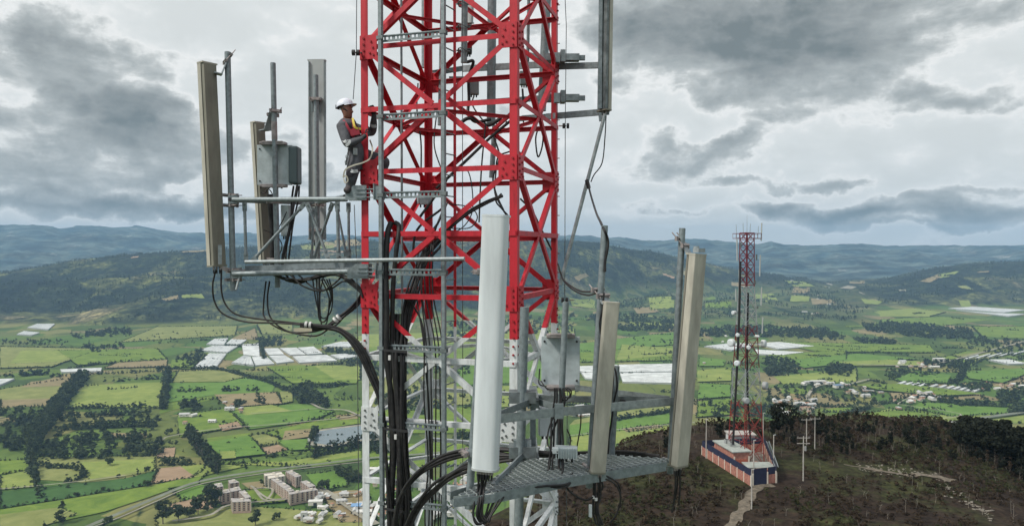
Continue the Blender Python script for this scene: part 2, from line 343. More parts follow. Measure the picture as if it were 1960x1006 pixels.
# value noise in numpy
_perm = RNG.permutation(4096)
def vnoise(x, y):
    xi = np.floor(x).astype(int); yi = np.floor(y).astype(int); xf = x-xi; yf = y-yi
    u = xf*xf*(3-2*xf); v = yf*yf*(3-2*yf)
    def h(a, b): return _perm[(_perm[a & 4095]+b) & 4095]/4095.0
    return (h(xi, yi)*(1-u)+h(xi+1, yi)*u)*(1-v)+(h(xi, yi+1)*(1-u)+h(xi+1, yi+1)*u)*v
def fbm(x, y, o=5, ridge=False):
    s = 0; a = .5; x = np.asarray(x, float); y = np.asarray(y, float)
    for _ in range(o):
        n = vnoise(x, y); n = 1-np.abs(2*n-1) if ridge else n
        s = s+a*n; a *= .5; x = x*2.03+17.3; y = y*2.03+9.1
    return s
PLATEAU = np.array([(-45, -60), (-22, 40), (-10, 100), (-3, 144), (9, 162), (24, 186), (42, 214), (62, 226), (85, 236), (120, 250), (165, 262), (230, 262), (300, 200), (220, 60), (110, -20), (40, -70)], float)
def sdist(X, Y):
    d = np.full(X.shape, 1e9); inside = np.zeros(X.shape, bool); n = len(PLATEAU)
    for i in range(n):
        a = PLATEAU[i]; b = PLATEAU[(i+1) % n]; e = b-a
        t = np.clip(((X-a[0])*e[0]+(Y-a[1])*e[1])/(e@e), 0, 1)
        d = np.minimum(d, np.hypot(X-a[0]-t*e[0], Y-a[1]-t*e[1]))
        c = ((a[1] > Y) != (b[1] > Y)); den = (b[1]-a[1]) if b[1] != a[1] else 1e-9
        inside ^= c & (X < (b[0]-a[0])*(Y-a[1])/den+a[0])
    return np.where(inside, -d, d)
def near_z(X, Y):
    sd = sdist(X, Y)
    base = -54-.055*np.maximum(0, X-66)-.02*np.maximum(0, X-110)
    gx = 128+(Y-150)*.36
    base = base-13*np.exp(-((X-gx-10)/16)**2)*np.clip((X-92)/25, 0, 1)
    flat = np.exp(-(((X-59)/20)**2+((Y-180)/24)**2)**2)
    base = base+(1-flat)*(fbm(X*.05, Y*.05, 5)*3.0-1.5)+(1-flat)*(fbm(X*.35+5, Y*.35, 3)*.8-.4)
    dd = np.maximum(sd, 0)
    return base-.78*dd*(dd/(dd+7)), sd
def interp(pts, px):
    a = np.array(pts, float); return np.interp(px, a[:, 0], a[:, 1])
CREST_MID = [(-600, 560), (-100, 535), (0, 524), (60, 516), (150, 500), (240, 489), (330, 480), (400, 477), (470, 473), (540, 470), (600, 466), (680, 461), (760, 466), (860, 462), (960, 458), (1080, 459), (1140, 462), (1180, 472), (1240, 484), (1300, 498), (1370, 517), (1420, 530), (1500, 546), (1560, 600), (2300, 700)]
FOOT_MID = [(-600, 622), (0, 622), (120, 620), (200, 626), (300, 622), (400, 618), (560, 612), (700, 605), (1000, 592), (1200, 578), (1400, 572), (1500, 575), (2300, 580)]
CREST_R = [(-600, 700), (1180, 700), (1320, 600), (1420, 560), (1470, 548), (1500, 536), (1540, 534), (1580, 544), (1640, 538), (1700, 534), (1740, 524), (1800, 512), (1850, 505), (1900, 503), (1960, 499), (2100, 492), (2600, 500)]
CREST_FAR = [(-600, 440), (0, 433), (28, 431), (60, 434), (100, 434), (115, 438), (150, 433), (190, 432), (215, 436), (245, 435), (262, 433), (300, 440), (345, 445), (400, 449), (470, 446), (560, 452), (640, 447), (700, 453), (800, 449), (900, 452), (1000, 447), (1080, 452), (1130, 450), (1150, 455), (1180, 453), (1230, 461), (1290, 462), (1330, 459), (1400, 464), (1450, 468), (1478, 463), (1500, 469), (1560, 471), (1600, 472), (1650, 467), (1690, 471), (1800, 472), (1960, 470), (2600, 468)]
CREST_FAR2 = [(-600, 470), (1380, 478), (1600, 470), (1645, 465), (1660, 467), (1682, 463), (1705, 466), (1730, 462), (1760, 466), (1810, 467), (1960, 469), (2600, 470)]
def terrain(X, Y):
    r = np.hypot(X, Y); az = np.arctan2(X, Y); azc = np.clip(az, -.95, .95)
    px = 980+1400*np.tan(azc); dep = r*np.cos(azc)
    z = np.full(X.shape, VZ)
    def ridge(zc, D, F, back, rug, sc, sh=1.0):
        t = np.clip((dep-F)/(D-F), 0, 1); tb = np.clip((dep-D)/back, 0, 1)
        prof = np.where(dep < D, t**sh*(1.0+.0*t), 1-tb*tb*(3-2*tb)*.8)
        amp = (zc-VZ)
        n = fbm(X/sc+3, Y/sc+7, 6, True)-.62
        env = np.clip(t*4, 0, 1)*np.clip((1-t)*6, 0, 1)+np.where(dep > D, .3, 0)
        return VZ+amp*prof+rug*n*env*np.clip(amp/200, 0, 1)
    D1 = 5600+500*np.sin(px/260.); zc = (476-interp(CREST_MID, px))/FPX*D1
    F1 = 420*FPX/(interp(FOOT_MID, px)-476); D1 = np.maximum(D1, F1+900)
    hill = ridge(zc, D1, F1, 2600, 190, 900, .85)
    D2 = 7000+0*px; zc2 = (476-interp(CREST_R, px))/FPX*D2
    F2 = 420*FPX/(interp([(-600, 590), (1500, 590), (1600, 596), (1700, 588), (1960, 585), (2600, 585)], px)-476)
    hr = ridge(zc2, D2, F2, 2500, 170, 800, .8)
    kn = VZ+np.clip((dep-3900)/900, 0, 1)*np.clip((6600-dep)/900, 0, 1)*np.clip((px-1150)/120, 0, 1)*np.clip((1700-px)/240, 0, 1)*(fbm(X/520+1, Y/520, 5)*210-60)
    D3 = 13500+600*np.sin(px/333.); zf = (476-interp(CREST_FAR, px))/FPX*D3
    fr = ridge(zf, D3, 8200+0*px, 2200, 330, 1700, .62)
    D4 = 15400+0*px; zg = (476-interp(CREST_FAR2, px))/FPX*D4
    fr2 = ridge(zg, D4, 13000+0*px, 600, 100, 1500, .7)
    z = np.maximum.reduce([z, hill, hr, kn, fr, fr2])
    nz, sd = near_z(X, Y)
    isnear = nz > z
    z = np.maximum(z, nz)
    forest = np.clip((z-VZ)/14, 0, 1)*(dep > 3000)
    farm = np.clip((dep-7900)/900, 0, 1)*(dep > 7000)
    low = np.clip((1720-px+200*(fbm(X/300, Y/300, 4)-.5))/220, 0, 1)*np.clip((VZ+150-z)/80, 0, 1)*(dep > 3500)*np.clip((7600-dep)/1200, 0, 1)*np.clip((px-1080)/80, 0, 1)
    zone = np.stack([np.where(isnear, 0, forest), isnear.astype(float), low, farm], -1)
    return z, zone
fine = np.linspace(-.70, .70, 640); rest = np.linspace(.70, 2*math.pi-.70, 70)[1:-1]
angs = np.concatenate([fine, rest]); rs = np.concatenate([np.linspace(8, 120, 26)[:-1], np.linspace(120, 300, 130)[:-1], np.geomspace(300, 16200, 360)])
AA, RR = np.meshgrid(angs, rs); XX = RR*np.sin(AA); YY = RR*np.cos(AA)
ZZ, ZONE = terrain(XX, YY)
nA = len(angs); nR = len(rs)
V = np.stack([XX, YY, ZZ], -1).reshape(-1, 3)
ii, jj = np.meshgrid(np.arange(nR-1), np.arange(nA), indexing='ij'); j2 = (jj+1) % nA
Fq = np.stack([ii*nA+jj, ii*nA+j2, (ii+1)*nA+j2, (ii+1)*nA+jj], -1).reshape(-1, 4)[:, ::-1]
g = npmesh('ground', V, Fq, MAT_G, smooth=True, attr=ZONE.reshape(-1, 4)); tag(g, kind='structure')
def gz(x, y): return float(near_z(np.array([float(x)]), np.array([float(y)]))[0][0])
def tz(x, y): return float(terrain(np.array([float(x)]), np.array([float(y)]))[0][0])
# ------------------------------------------------------------------ valley: fields, roads, water
def fmat(name, c, c2, sc=.02, st=.3):
    c = tuple(v*1.14 for v in c); c2 = tuple(v*1.1 for v in c2)
    m = mat(name, c, .95, 0, 0, sc, col2=c2, spec=.1); n = m.node_tree.nodes['Noise Texture']; n.inputs['Scale'].default_value = .022; n.inputs['Detail'].default_value = 9; n.inputs['Roughness'].default_value = .7; n.inputs['Distortion'].default_value = .6; return m
FM = {'g': fmat('pasture_green', (.165, .225, .040), (.092, .150, .028)), 'b': fmat('pasture_bright', (.128, .215, .045), (.085, .160, .030)),
      'o': fmat('pasture_olive', (.235, .245, .09), (.145, .17, .05)), 'y': fmat('pasture_yellow', (.24, .275, .075), (.155, .205, .05)),
      't': fmat('ploughed_tan', (.27, .21, .12), (.19, .165, .085)), 'p': fmat('bare_earth', (.33, .235, .155), (.24, .17, .11)), 'd': fmat('pasture_dark', (.06, .125, .035), (.04, .085, .025))}
FIELDS = [('o', [(0, 745), (145, 722), (95, 775), (0, 781)]), ('t', [(0, 765), (104, 762), (93, 776), (0, 780)]), ('t', [(60, 730), (146, 722), (128, 738), (40, 741)]),
 ('y', [(162, 737), (312, 731), (304, 778), (118, 781)]), ('g', [(322, 712), (400, 708), (420, 760), (305, 792)]), ('o', [(60, 875), (300, 873), (298, 902), (160, 923), (72, 918)]),
 ('y', [(150, 885), (296, 878), (296, 898), (170, 918)]), ('g', [(0, 882), (58, 880), (60, 900), (0, 908)]), ('y', [(0, 912), (60, 898), (64, 932), (0, 938)]),
 ('d', [(0, 942), (240, 916), (302, 900), (290, 928), (0, 974)]), ('g', [(0, 976), (290, 930), (400, 905), (380, 920), (200, 980), (60, 1010), (0, 1010)]), ('o', [(0, 986), (110, 972), (150, 985), (60, 1015), (0, 1020)]),
 ('p', [(305, 897), (400, 888), (372, 914), (288, 926)]), ('y', [(345, 893), (400, 888), (470, 893), (375, 914)]), ('p', [(300, 860), (336, 857), (333, 876), (300, 876)]), ('t', [(212, 829), (282, 830), (280, 838), (215, 838)]),
 ('o', [(340, 712), (420, 708), (468, 722), (430, 731), (330, 732)]), ('b', [(325, 734), (430, 732), (470, 723), (528, 736), (520, 752), (400, 758), (318, 772)]), ('o', [(300, 626), (455, 624), (450, 642), (230, 655)]),
 ('t', [(462, 640), (488, 628), (494, 650), (440, 650)]), ('o', [(492, 622), (560, 620), (560, 640), (500, 640)]), ('b', [(437, 783), (595, 773), (640, 788), (600, 806), (478, 823)]), ('y', [(437, 783), (520, 776), (560, 788), (470, 796)]),
 ('g', [(340, 797), (435, 783), (466, 815), (345, 838)]), ('p', [(418, 816), (455, 808), (464, 819), (425, 826)]), ('g', [(505, 830), (600, 808), (690, 788), (690, 812), (620, 822), (540, 840)]), ('t', [(640, 797), (680, 793), (686, 803), (650, 806)]),
 ('t', [(545, 827), (598, 822), (592, 838), (540, 845)]), ('b', [(530, 845), (592, 842), (590, 862), (556, 864)]), ('g', [(510, 703), (580, 700), (690, 706), (682, 735), (560, 735)]), ('y', [(600, 700), (690, 702), (690, 728), (640, 728)]),
 ('t', [(410, 757), (528, 752), (540, 774), (436, 781)]), ('o', [(535, 752), (560, 750), (560, 770), (540, 774)]), ('o', [(0, 665), (192, 669), (100, 703), (0, 706)]), ('y', [(40, 672), (180, 671), (110, 694), (20, 697)]),
 ('g', [(110, 672), (300, 668), (320, 690), (150, 700)]), ('t', [(225, 696), (320, 690), (318, 703), (200, 706)]), ('g', [(330, 690), (380, 692), (365, 708), (325, 706)]),
 ('b', [(396, 850), (478, 836), (508, 872), (425, 881)]), ('y', [(420, 868), (450, 866), (452, 880), (425, 882)]), ('g', [(396, 838), (478, 828), (480, 836), (398, 849)]), ('p', [(495, 857), (532, 850), (552, 860), (512, 869)]), ('o', [(478, 834), (530, 826), (535, 848), (495, 856)]),
 ('g', [(390, 890), (500, 886), (600, 893), (692, 880), (692, 862), (560, 880), (440, 885)]), ('y', [(430, 888), (560, 882), (600, 874), (690, 862), (690, 870), (560, 893)]), ('b', [(585, 908), (655, 900), (668, 930), (612, 937)]),
 ('p', [(326, 965), (385, 950), (412, 975), (330, 985)]), ('o', [(300, 985), (460, 968), (700, 985), (700, 1015), (300, 1025)]), ('t', [(462, 925), (500, 921), (512, 933), (478, 937)]), ('g', [(455, 940), (510, 935), (560, 958), (500, 965)]), ('b', [(320, 935), (380, 925), (420, 940), (350, 960)]),
 ('t', [(612, 945), (650, 940), (700, 938), (720, 1000), (650, 1000)]), ('y', [(650, 655), (700, 640), (1100, 630), (1100, 650), (700, 665)]), ('g', [(700, 665), (940, 655), (940, 690), (700, 700)]), ('o', [(700, 740), (900, 730), (900, 775), (700, 780)]), ('g', [(700, 785), (900, 780), (920, 830), (700, 830)]), ('b', [(870, 700), (1040, 690), (1040, 730), (870, 740)]),
 ('g', [(700, 855), (900, 845), (900, 890), (700, 900)]), ('y', [(950, 740), (1100, 735), (1100, 775), (960, 780)]), ('g', [(1040, 860), (1180, 838), (1180, 870), (1040, 900)]), ('b', [(1090, 815), (1280, 790), (1290, 812), (1200, 828), (1090, 838)]),
 ('o', [(1100, 805), (1285, 772), (1280, 788), (1090, 815)]), ('y', [(1090, 838), (1300, 812), (1300, 828), (1090, 868)]), ('t', [(1190, 822), (1260, 814), (1270, 820), (1200, 829)]),
 ('b', [(1110, 658), (1290, 636), (1290, 660), (1110, 676)]), ('g', [(1110, 676), (1290, 662), (1290, 690), (1110, 694)]), ('y', [(1190, 660), (1290, 668), (1290, 680), (1180, 690)]), ('o', [(1190, 606), (1240, 590), (1290, 606), (1240, 622)]), ('g', [(1080, 568), (1140, 580), (1135, 590), (1080, 585)]),
 ('b', [(1340, 735), (1400, 738), (1400, 760), (1335, 765)]), ('y', [(1335, 710), (1400, 705), (1400, 730), (1335, 732)]), ('g', [(1335, 770), (1400, 765), (1400, 795), (1335, 800)]), ('g', [(1470, 680), (1620, 672), (1620, 690), (1500, 700)]), ('b', [(1340, 685), (1390, 690), (1385, 702), (1338, 702)]),
 ('g', [(1480, 655), (1780, 662), (1790, 676), (1560, 674)]), ('b', [(1500, 692), (1640, 678), (1760, 688), (1640, 694), (1540, 706)]), ('y', [(1600, 694), (1700, 690), (1780, 694), (1760, 702), (1640, 702)]),
 ('b', [(1712, 728), (1752, 712), (1820, 720), (1812, 735), (1740, 735)]), ('b', [(1842, 714), (1962, 706), (1962, 718), (1920, 735), (1855, 726)]), ('g', [(1640, 738), (1740, 737), (1880, 756), (1800, 760), (1680, 748)]), ('t', [(1925, 728), (1962, 718), (1962, 734), (1930, 736)]),
 ('y', [(1480, 720), (1640, 705), (1640, 730), (1500, 735)]), ('g', [(1500, 742), (1545, 742), (1548, 754), (1490, 752)]), ('y', [(1610, 806), (1700, 782), (1780, 792), (1960, 790), (1960, 810), (1800, 812), (1640, 818)]), ('b', [(1760, 770), (1930, 776), (1930, 792), (1820, 797), (1745, 782)]),
 ('g', [(1565, 785), (1628, 776), (1640, 782), (1600, 797)]), ('g', [(1660, 790), (1760, 782), (1800, 796), (1700, 800)]), ('y', [(1560, 812), (1720, 808), (1840, 815), (1700, 822), (1570, 822)]), ('t', [(1700, 752), (1790, 752), (1780, 760), (1710, 764)]),
 ('g', [(1780, 690), (1850, 672), (1900, 676), (1860, 700)]), ('o', [(1820, 680), (1890, 672), (1930, 680), (1860, 692)]), ('y', [(1640, 598), (1750, 590), (1810, 598), (1780, 606), (1650, 606)]), ('g', [(1600, 615), (1800, 606), (1900, 612), (1800, 624), (1620, 626)]), ('t', [(1460, 600), (1540, 604), (1620, 612), (1560, 620), (1480, 612)]), ('g', [(1860, 625), (1962, 625), (1962, 648), (1880, 645)])]
for k, (c, poly) in enumerate(FIELDS):
    z = VZ+.4+.12*(k % 40); mb = MB(); pts = []
    n = len(poly)
    for i in range(n):      # slightly irregular outlines
        a = G(*poly[i]); b = G(*poly[(i+1) % n]); q = (b-a); pr = Vector((-q.y, q.x, 0)).normalized() if q.length > 0 else Vector()
        for j in range(5):
            p_ = a.lerp(b, j/5); p_ = p_+pr*random.uniform(-.006, .006)*q.length*(j > 0); pts.append((p_.x, p_.y, z))
    mb.quad(pts); tag(mb.build('field', FM[c]), kind='structure')
M['track'] = mat('pale_track', (.30, .28, .22), .95, 0, .3, .05); M['asphalt'] = mat('road_surface', (.17, .185, .14), .9, 0, .25, .05)
M['water'] = mat('pond_water', (.10, .14, .15), .08, 0, 0, spec=.9)
def ribbon(name, pts, width, m, z):
    p = smooth_path([G(*q) for q in pts], 8); mb = MB(); L_ = []; R_ = []
    for i, q in enumerate(p):
        t = (p[min(i+1, len(p)-1)]-p[max(i-1, 0)]); n = Vector((-t.y, t.x, 0)).normalized()*width/2
        L_.append((q.x+n.x, q.y+n.y, z)); R_.append((q.x-n.x, q.y-n.y, z))
    for i in range(len(p)-1): mb.quad([L_[i], R_[i], R_[i+1], L_[i+1]][::-1])
    return tag(mb.build(name, m), kind='structure')
RZ = VZ+6
ribbon('road', [(130, 1030), (200, 1000), (290, 962), (380, 927), (500, 906), (600, 894), (700, 882), (860, 868), (960, 850)], 10, M['asphalt'], RZ)
ribbon('road', [(170, 1018), (230, 996), (300, 965), (380, 933), (500, 912), (620, 897), (700, 888)], 3.5, M['track'], RZ+.3)
ribbon('track', [(330, 1003), (400, 992), (430, 975), (470, 968), (560, 960), (700, 945)], 6, M['track'], RZ+.1)
ribbon('track', [(608, 938), (650, 962), (690, 990), (720, 1010)], 14, M['track'], RZ+.2)
ribbon('track', [(484, 937), (505, 962), (520, 950), (518, 940), (486, 940)], 4, M['track'], RZ+.3)
ribbon('track', [(480, 935), (515, 960), (560, 958)], 4, M['track'], RZ+.35)
ribbon('track', [(298, 858), (312, 845), (330, 838), (420, 824), (500, 818), (640, 805), (690, 796)], 5, M['track'], RZ)
ribbon('track', [(595, 775), (620, 786), (660, 788), (690, 800)], 7, M['track'], RZ)
ribbon('track', [(480, 795), (610, 785)], 3, M['track'], RZ)
ribbon('track', [(1550, 800), (1547, 780), (1548, 757), (1570, 740), (1620, 738), (1665, 728)], 9, M['track'], RZ)
ribbon('track', [(1640, 700), (1760, 702), (1800, 697), (1960, 655)], 10, M['track'], RZ)
ribbon('road', [(1760, 822), (1860, 806), (1962, 792)], 16, M['asphalt'], RZ)
ribbon('track', [(1560, 818), (1700, 812), (1840, 798), (1740, 780), (1720, 775), (1760, 755)], 4, M['track'], RZ)
ribbon('track', [(1090, 838), (1200, 824), (1330, 812)], 4, M['track'], RZ)
ribbon('track', [(0, 941), (120, 930), (240, 915)], 3, M['track'], RZ)
mb = MB(); mb.quad([(*G(x, y)[:2], VZ+6) for x, y in [(606, 830), (640, 825), (700, 818), (740, 822), (730, 842), (680, 846), (630, 856), (600, 852)]]); tag(mb.build('pond', M['water']), kind='structure')
mb = MB(); mb.quad([(*G(x, y)[:2], VZ+5.8) for x, y in [(600, 828), (640, 822), (700, 815), (745, 819), (740, 845), (680, 850), (630, 860), (594, 856)]]); tag(mb.build('pond_bank', M['track']), kind='structure')
# ------------------------------------------------------------------ greenhouses
M['plastic'] = mat('greenhouse_plastic', (.60, .62, .61), .5, 0, .3, .035)
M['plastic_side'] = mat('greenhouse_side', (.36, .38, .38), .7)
GH = [([(371, 706), (400, 678), (433, 679), (415, 703)], 'slanting strip left of the main block'), ([(378, 672), (405, 664), (455, 664), (455, 677), (414, 676)], 'bent strip at the upper left'), ([(395, 660), (410, 650), (437, 649), (428, 662)], 'small house topmost on the left'),
 ([(432, 660), (442, 651), (472, 652), (458, 661)], 'small house topmost on the right'), ([(463, 661), (495, 659), (497, 684), (466, 680)], 'middle house of the upper row'), ([(443, 696), (466, 682), (480, 685), (486, 701)], 'lower left house of the main block'),
 ([(482, 685), (510, 684), (525, 698), (489, 701)], 'second house of the lower row'), ([(505, 669), (532, 668), (544, 680), (514, 681)], 'house right of the tree gap'), ([(515, 683), (545, 682), (563, 693), (530, 697)], 'third house of the lower row'),
 ([(535, 668), (567, 667), (584, 680), (555, 681)], 'second house right of the tree gap'), ([(570, 667), (600, 665), (617, 678), (588, 680)], 'right end house of the upper row'), ([(560, 684), (625, 681), (645, 692), (573, 696)], 'striped house at the lower right'),
 ([(632, 681), (660, 679), (690, 683), (650, 689)], 'narrow house touching the tower leg'), ([(615, 664), (650, 656), (695, 655), (695, 668), (640, 664)], 'pale sheet behind the tower leg'), ([(52, 628), (70, 621), (105, 621), (92, 632)], 'upper sheet at the foot of the left hill'),
 ([(32, 641), (45, 635), (76, 638), (60, 643)], 'lower sheet at the foot of the left hill'), ([(115, 709), (195, 706), (193, 712), (118, 714)], 'thin strip between tree rows on the left'), ([(-20, 728), (28, 727), (6, 737), (-20, 744)], 'cut off by the left edge'),
 ([(1095, 704), (1182, 700), (1182, 716), (1112, 714)], 'upper left sheet behind the beige antenna'), ([(1112, 715), (1182, 717), (1185, 732), (1120, 726)], 'lower left sheet behind the beige antenna'), ([(1184, 700), (1290, 698), (1290, 713), (1186, 714)], 'upper right sheet between the antennas'),
 ([(1186, 716), (1290, 715), (1290, 735), (1192, 733)], 'lower right sheet between the antennas'), ([(1348, 664), (1400, 658), (1440, 660), (1430, 673), (1370, 671)], 'left sheet behind the far mast'), ([(1445, 659), (1490, 656), (1558, 664), (1528, 670), (1450, 669)], 'upper sheet right of the far mast'),
 ([(1445, 671), (1540, 676), (1500, 681), (1450, 679)], 'lower sheet right of the far mast'), ([(1815, 591), (1860, 588), (1962, 594), (1962, 600), (1880, 598)], 'upper bright strip at the right edge'), ([(1830, 594), (1880, 600), (1962, 602), (1962, 608), (1900, 605)], 'lower bright strip at the right edge'),
 ([(1530, 608), (1560, 608), (1592, 613), (1560, 614)], 'thin strip below the bare knoll'), ([(1892, 690), (1930, 690), (1962, 697), (1955, 701), (1905, 696)], 'pale strip near the road on the right')]
def greenhouse(poly, where, group=None, hgt=5, nr=None):
    q = [Vector((*G(x, y)[:2], VZ)) for x, y in poly]
    if len(q) == 5: q = [q[0], q[1], q[2], q[3]] if False else [q[0], q[1], q[2], q[3].lerp(q[4], .5)]
    a, b, c, d = q; root = thing('greenhouse', (a+b+c+d)/4, where, 'greenhouse', group)
    W_ = ((a-d).length+(b-c).length)/2; n = nr or max(3, min(24, int(W_/14))); mb = MB(); base = len(mb.v)
    for i in range(n*2+1):
        t = i/(n*2); h = 4.5+(1.6 if i % 2 else 0)
        l_ = a.lerp(d, t); r_ = b.lerp(c, t); mb.v += [(l_.x, l_.y, VZ+h+.8), (r_.x, r_.y, VZ+h+.8)]
    for i in range(n*2): mb.f.append((2*i, 2*i+1, 2*i+3, 2*i+2)); mb.m.append(0); mb.s.append(False)
    mb.build('roof', M['plastic'], root)
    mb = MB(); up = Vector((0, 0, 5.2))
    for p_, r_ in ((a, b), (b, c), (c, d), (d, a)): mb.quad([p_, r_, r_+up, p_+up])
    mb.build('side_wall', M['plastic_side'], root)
    return root
for poly, where in GH: greenhouse(poly, 'white plastic greenhouse, '+where, 'greenhouses in the valley')
for i in range(11):
    x = 1716+12.6*i+(10 if i > 3 else 0)+(6 if i > 4 else 0); y = 733+1.45*i
    if i == 5: x -= 2
    greenhouse([(x, y+3.5), (x+13, y-1.0), (x+20, y-.2), (x+8, y+4.6)], 'long white shed, one of the parallel row beside the bright green field', 'row of long white sheds', nr=1)
for i in range(5):
    x = 1850+22*i; y = 688-2*i
    greenhouse([(x-5, y), (x+20, y-7), (x+24, y-6.4), (x, y+1)], 'thin pale shed in the fan of sheds at far right', 'fan of thin sheds', nr=1)
# ------------------------------------------------------------------ apartment blocks
M['brickpink'] = mat('pink_brick', (.42, .30, .25), .9, 0, .15, .3); M['cream'] = mat('cream_render', (.62, .57, .49), .9, 0, .08, .2)
M['roofgrey'] = mat('grey_roofing', (.40, .37, .35), .9, 0, .25, .25); M['win'] = mat('dark_window', (.035, .04, .05), .2); M['tile'] = mat('clay_tiles', (.38, .19, .12), .9, 0, .2, .5)
def Z4(x, y): return (280+x*.2245, 820+y*.2245)
APT = [([(1005, 385), (1150, 370), (1160, 385), (1012, 402)], 'rear left cream block of the pink complex'), ([(1035, 405), (1170, 388), (1180, 402), (1045, 425)], 'second cream block from the rear of the pink complex'), ([(1065, 430), (1120, 422), (1160, 450), (1112, 462)], 'left wing of the pink complex, rear part'),
 ([(1115, 466), (1170, 455), (1228, 492), (1172, 508)], 'left wing of the pink complex, middle part'), ([(1176, 511), (1225, 500), (1262, 524), (1212, 536)], 'left wing of the pink complex, front part'), ([(1213, 543), (1335, 524), (1352, 536), (1226, 560)], 'left half of the front row of the pink complex'),
 ([(1340, 523), (1440, 506), (1462, 520), (1356, 537)], 'right half of the front row of the pink complex'), ([(1190, 365), (1240, 352), (1278, 375), (1232, 388)], 'tall rear block of the right wing'), ([(1236, 390), (1281, 377), (1322, 400), (1276, 414)], 'second block of the right wing'),
 ([(1318, 450), (1368, 440), (1440, 484), (1388, 497)], 'front block of the right wing'), ([(575, 470), (640, 460), (655, 490), (590, 500)], 'rear left block beside the dark trees'), ([(700, 440), (750, 430), (792, 455), (712, 466)], 'tall rear block of the grey complex'),
 ([(620, 530), (700, 513), (716, 540), (640, 553)], 'middle left block of the grey complex'), ([(710, 510), (788, 492), (808, 520), (722, 537)], 'middle right block of the grey complex'), ([(790, 535), (840, 525), (890, 580), (846, 592)], 'right wing of the grey complex'), ([(722, 592), (878, 598), (892, 618), (735, 624)], 'front row of the grey complex')]
HB = 15
winme = None
for k, (zp, where) in enumerate(APT):
    rz_ = VZ+4.5; top = rz_+HB
    q = [G(*Z4(*p_), top) for p_ in zp]; q = [Vector((p_.x, p_.y, rz_)) for p_ in q]
    q = [q[3], q[2], q[1], q[0]]       # front left, front right, back right, back left
    grey = k >= 10
    root = thing('apartment_block', (q[0]+q[1]+q[2]+q[3])/4, 'five storey apartment block, '+where, 'apartment block', 'apartment blocks beside the valley road')
    mb = MB(); up = Vector((0, 0, HB)); lo = Vector((0, 0, -3))
    for i in range(4): mb.quad([q[i]+lo, q[(i+1) % 4]+lo, q[(i+1) % 4]+up, q[i]+up])
    mb.build('wall', M['cream'] if k < 2 else M['brickpink'], root)
    c = sum(q, Vector())/4; mb = MB()
    rr_ = [c+(p_-c)*1.03+up for p_ in q]; mb.quad([p_+Vector((0, 0, .5)) for p_ in rr_])
    for i in range(4): mb.quad([rr_[i]-Vector((0, 0, .4)), rr_[(i+1) % 4]-Vector((0, 0, .4)), rr_[(i+1) % 4]+Vector((0, 0, .5)), rr_[i]+Vector((0, 0, .5))])
    mb.build('roof', M['roofgrey'] if k > 1 else M['cream'], root)
    mb = MB(); mb.box(c+up+Vector((1, 0, 1.6)), (5, 4, 2.4)); mb.build('roof_hut', M['cream'], root)
    nw = 0
    for a_, b_ in ((q[0], q[1]), (q[3], q[0]), (q[1], q[2])):
        e = b_-a_; L_ = e.length; n_ = max(2, int(L_/6.5)); dr = e.normalized(); nn = Vector((dr.y, -dr.x, 0))
        if nn.dot(-c) < 0: continue
        for i in range(n_):
            for f in range(5):
                if nw >= 95: continue
                cc = a_+e*((i+.5)/n_)+Vector((0, 0, 1.9+f*2.95))+nn*.06; hw = 1.25
                mb = MB(); mb.prism(cc-nn*.05, cc+nn*.09, [(-hw, -.85), (hw, -.85), (hw, .85), (-hw, .85)]); mb.build('window', M['win'], root); nw += 1
        for i in range(0, n_+1):
            cc = a_+e*(i/n_)
            mb = MB(); mb.box(cc+Vector((0, 0, HB/2))+nn*.1, (.8, .8, HB-.5), math.atan2(dr.y, dr.x)); mb.build('pilaster', M['cream'], root)
# ------------------------------------------------------------------ houses
wallm = [mat('house_white', (.60, .58, .53), .9, 0, .1, .5), mat('house_brick', (.40, .27, .20), .9, 0, .1, .5), mat('house_ochre', (.52, .45, .34), .9, 0, .1, .5)]
roofm = [M['tile'], mat('sheet_roof', (.50, .50, .49), .7, 0, .2, .3), mat('pale_roof', (.66, .65, .62), .8, 0, .1, .3), mat('blue_roof', (.14, .22, .38), .6)]
def house(w_, d_, h_, wm, rm, gable):
    root = thing('house', (0, 0, 0), 'house', 'house'); mb = MB(); mb.box((0, 0, h_/2), (w_, d_, h_)); mb.build('wall', wm, root)
    mb = MB(); e = .5
    if gable:
        r_ = d_*.25
        mb.quad([(-w_/2-e, -d_/2-e, h_+.02), (w_/2+e, -d_/2-e, h_+.02), (w_/2+e, 0, h_+r_), (-w_/2-e, 0, h_+r_)])
        mb.quad([(-w_/2-e, d_/2+e, h_+.02), (-w_/2-e, 0, h_+r_), (w_/2+e, 0, h_+r_), (w_/2+e, d_/2+e, h_+.02)])
        mb.add([(-w_/2, -d_/2, h_), (-w_/2, d_/2, h_), (-w_/2, 0, h_+r_)], [(0, 2, 1)]); mb.add([(w_/2, -d_/2, h_), (w_/2, d_/2, h_), (w_/2, 0, h_+r_)], [(0, 1, 2)])
    else: mb.box((0, 0, h_+.2), (w_+.6, d_+.6, .4))
    mb.build('roof', rm, root)
    for x in (-w_*.25, w_*.25):
        mb = MB(); mb.box((x, -d_/2-.03, h_*.55), (w_*.16, .1, 1.3)); mb.build('window', M['win'], root)
    mb = MB(); mb.box((0, -d_/2-.04, 1.1), (1.2, .12, 2.2)); mb.build('door', M['win'], root)
    return root
protos = [house(11, 8, 3.2, wallm[0], roofm[0], True), house(14, 9, 4, wallm[1], roofm[1], False), house(18, 10, 4.5, wallm[0], roofm[2], True), house(9, 8, 5.5, wallm[2], roofm[0], False), house(24, 12, 6, wallm[0], roofm[1], True)]
used = [False]*len(protos)
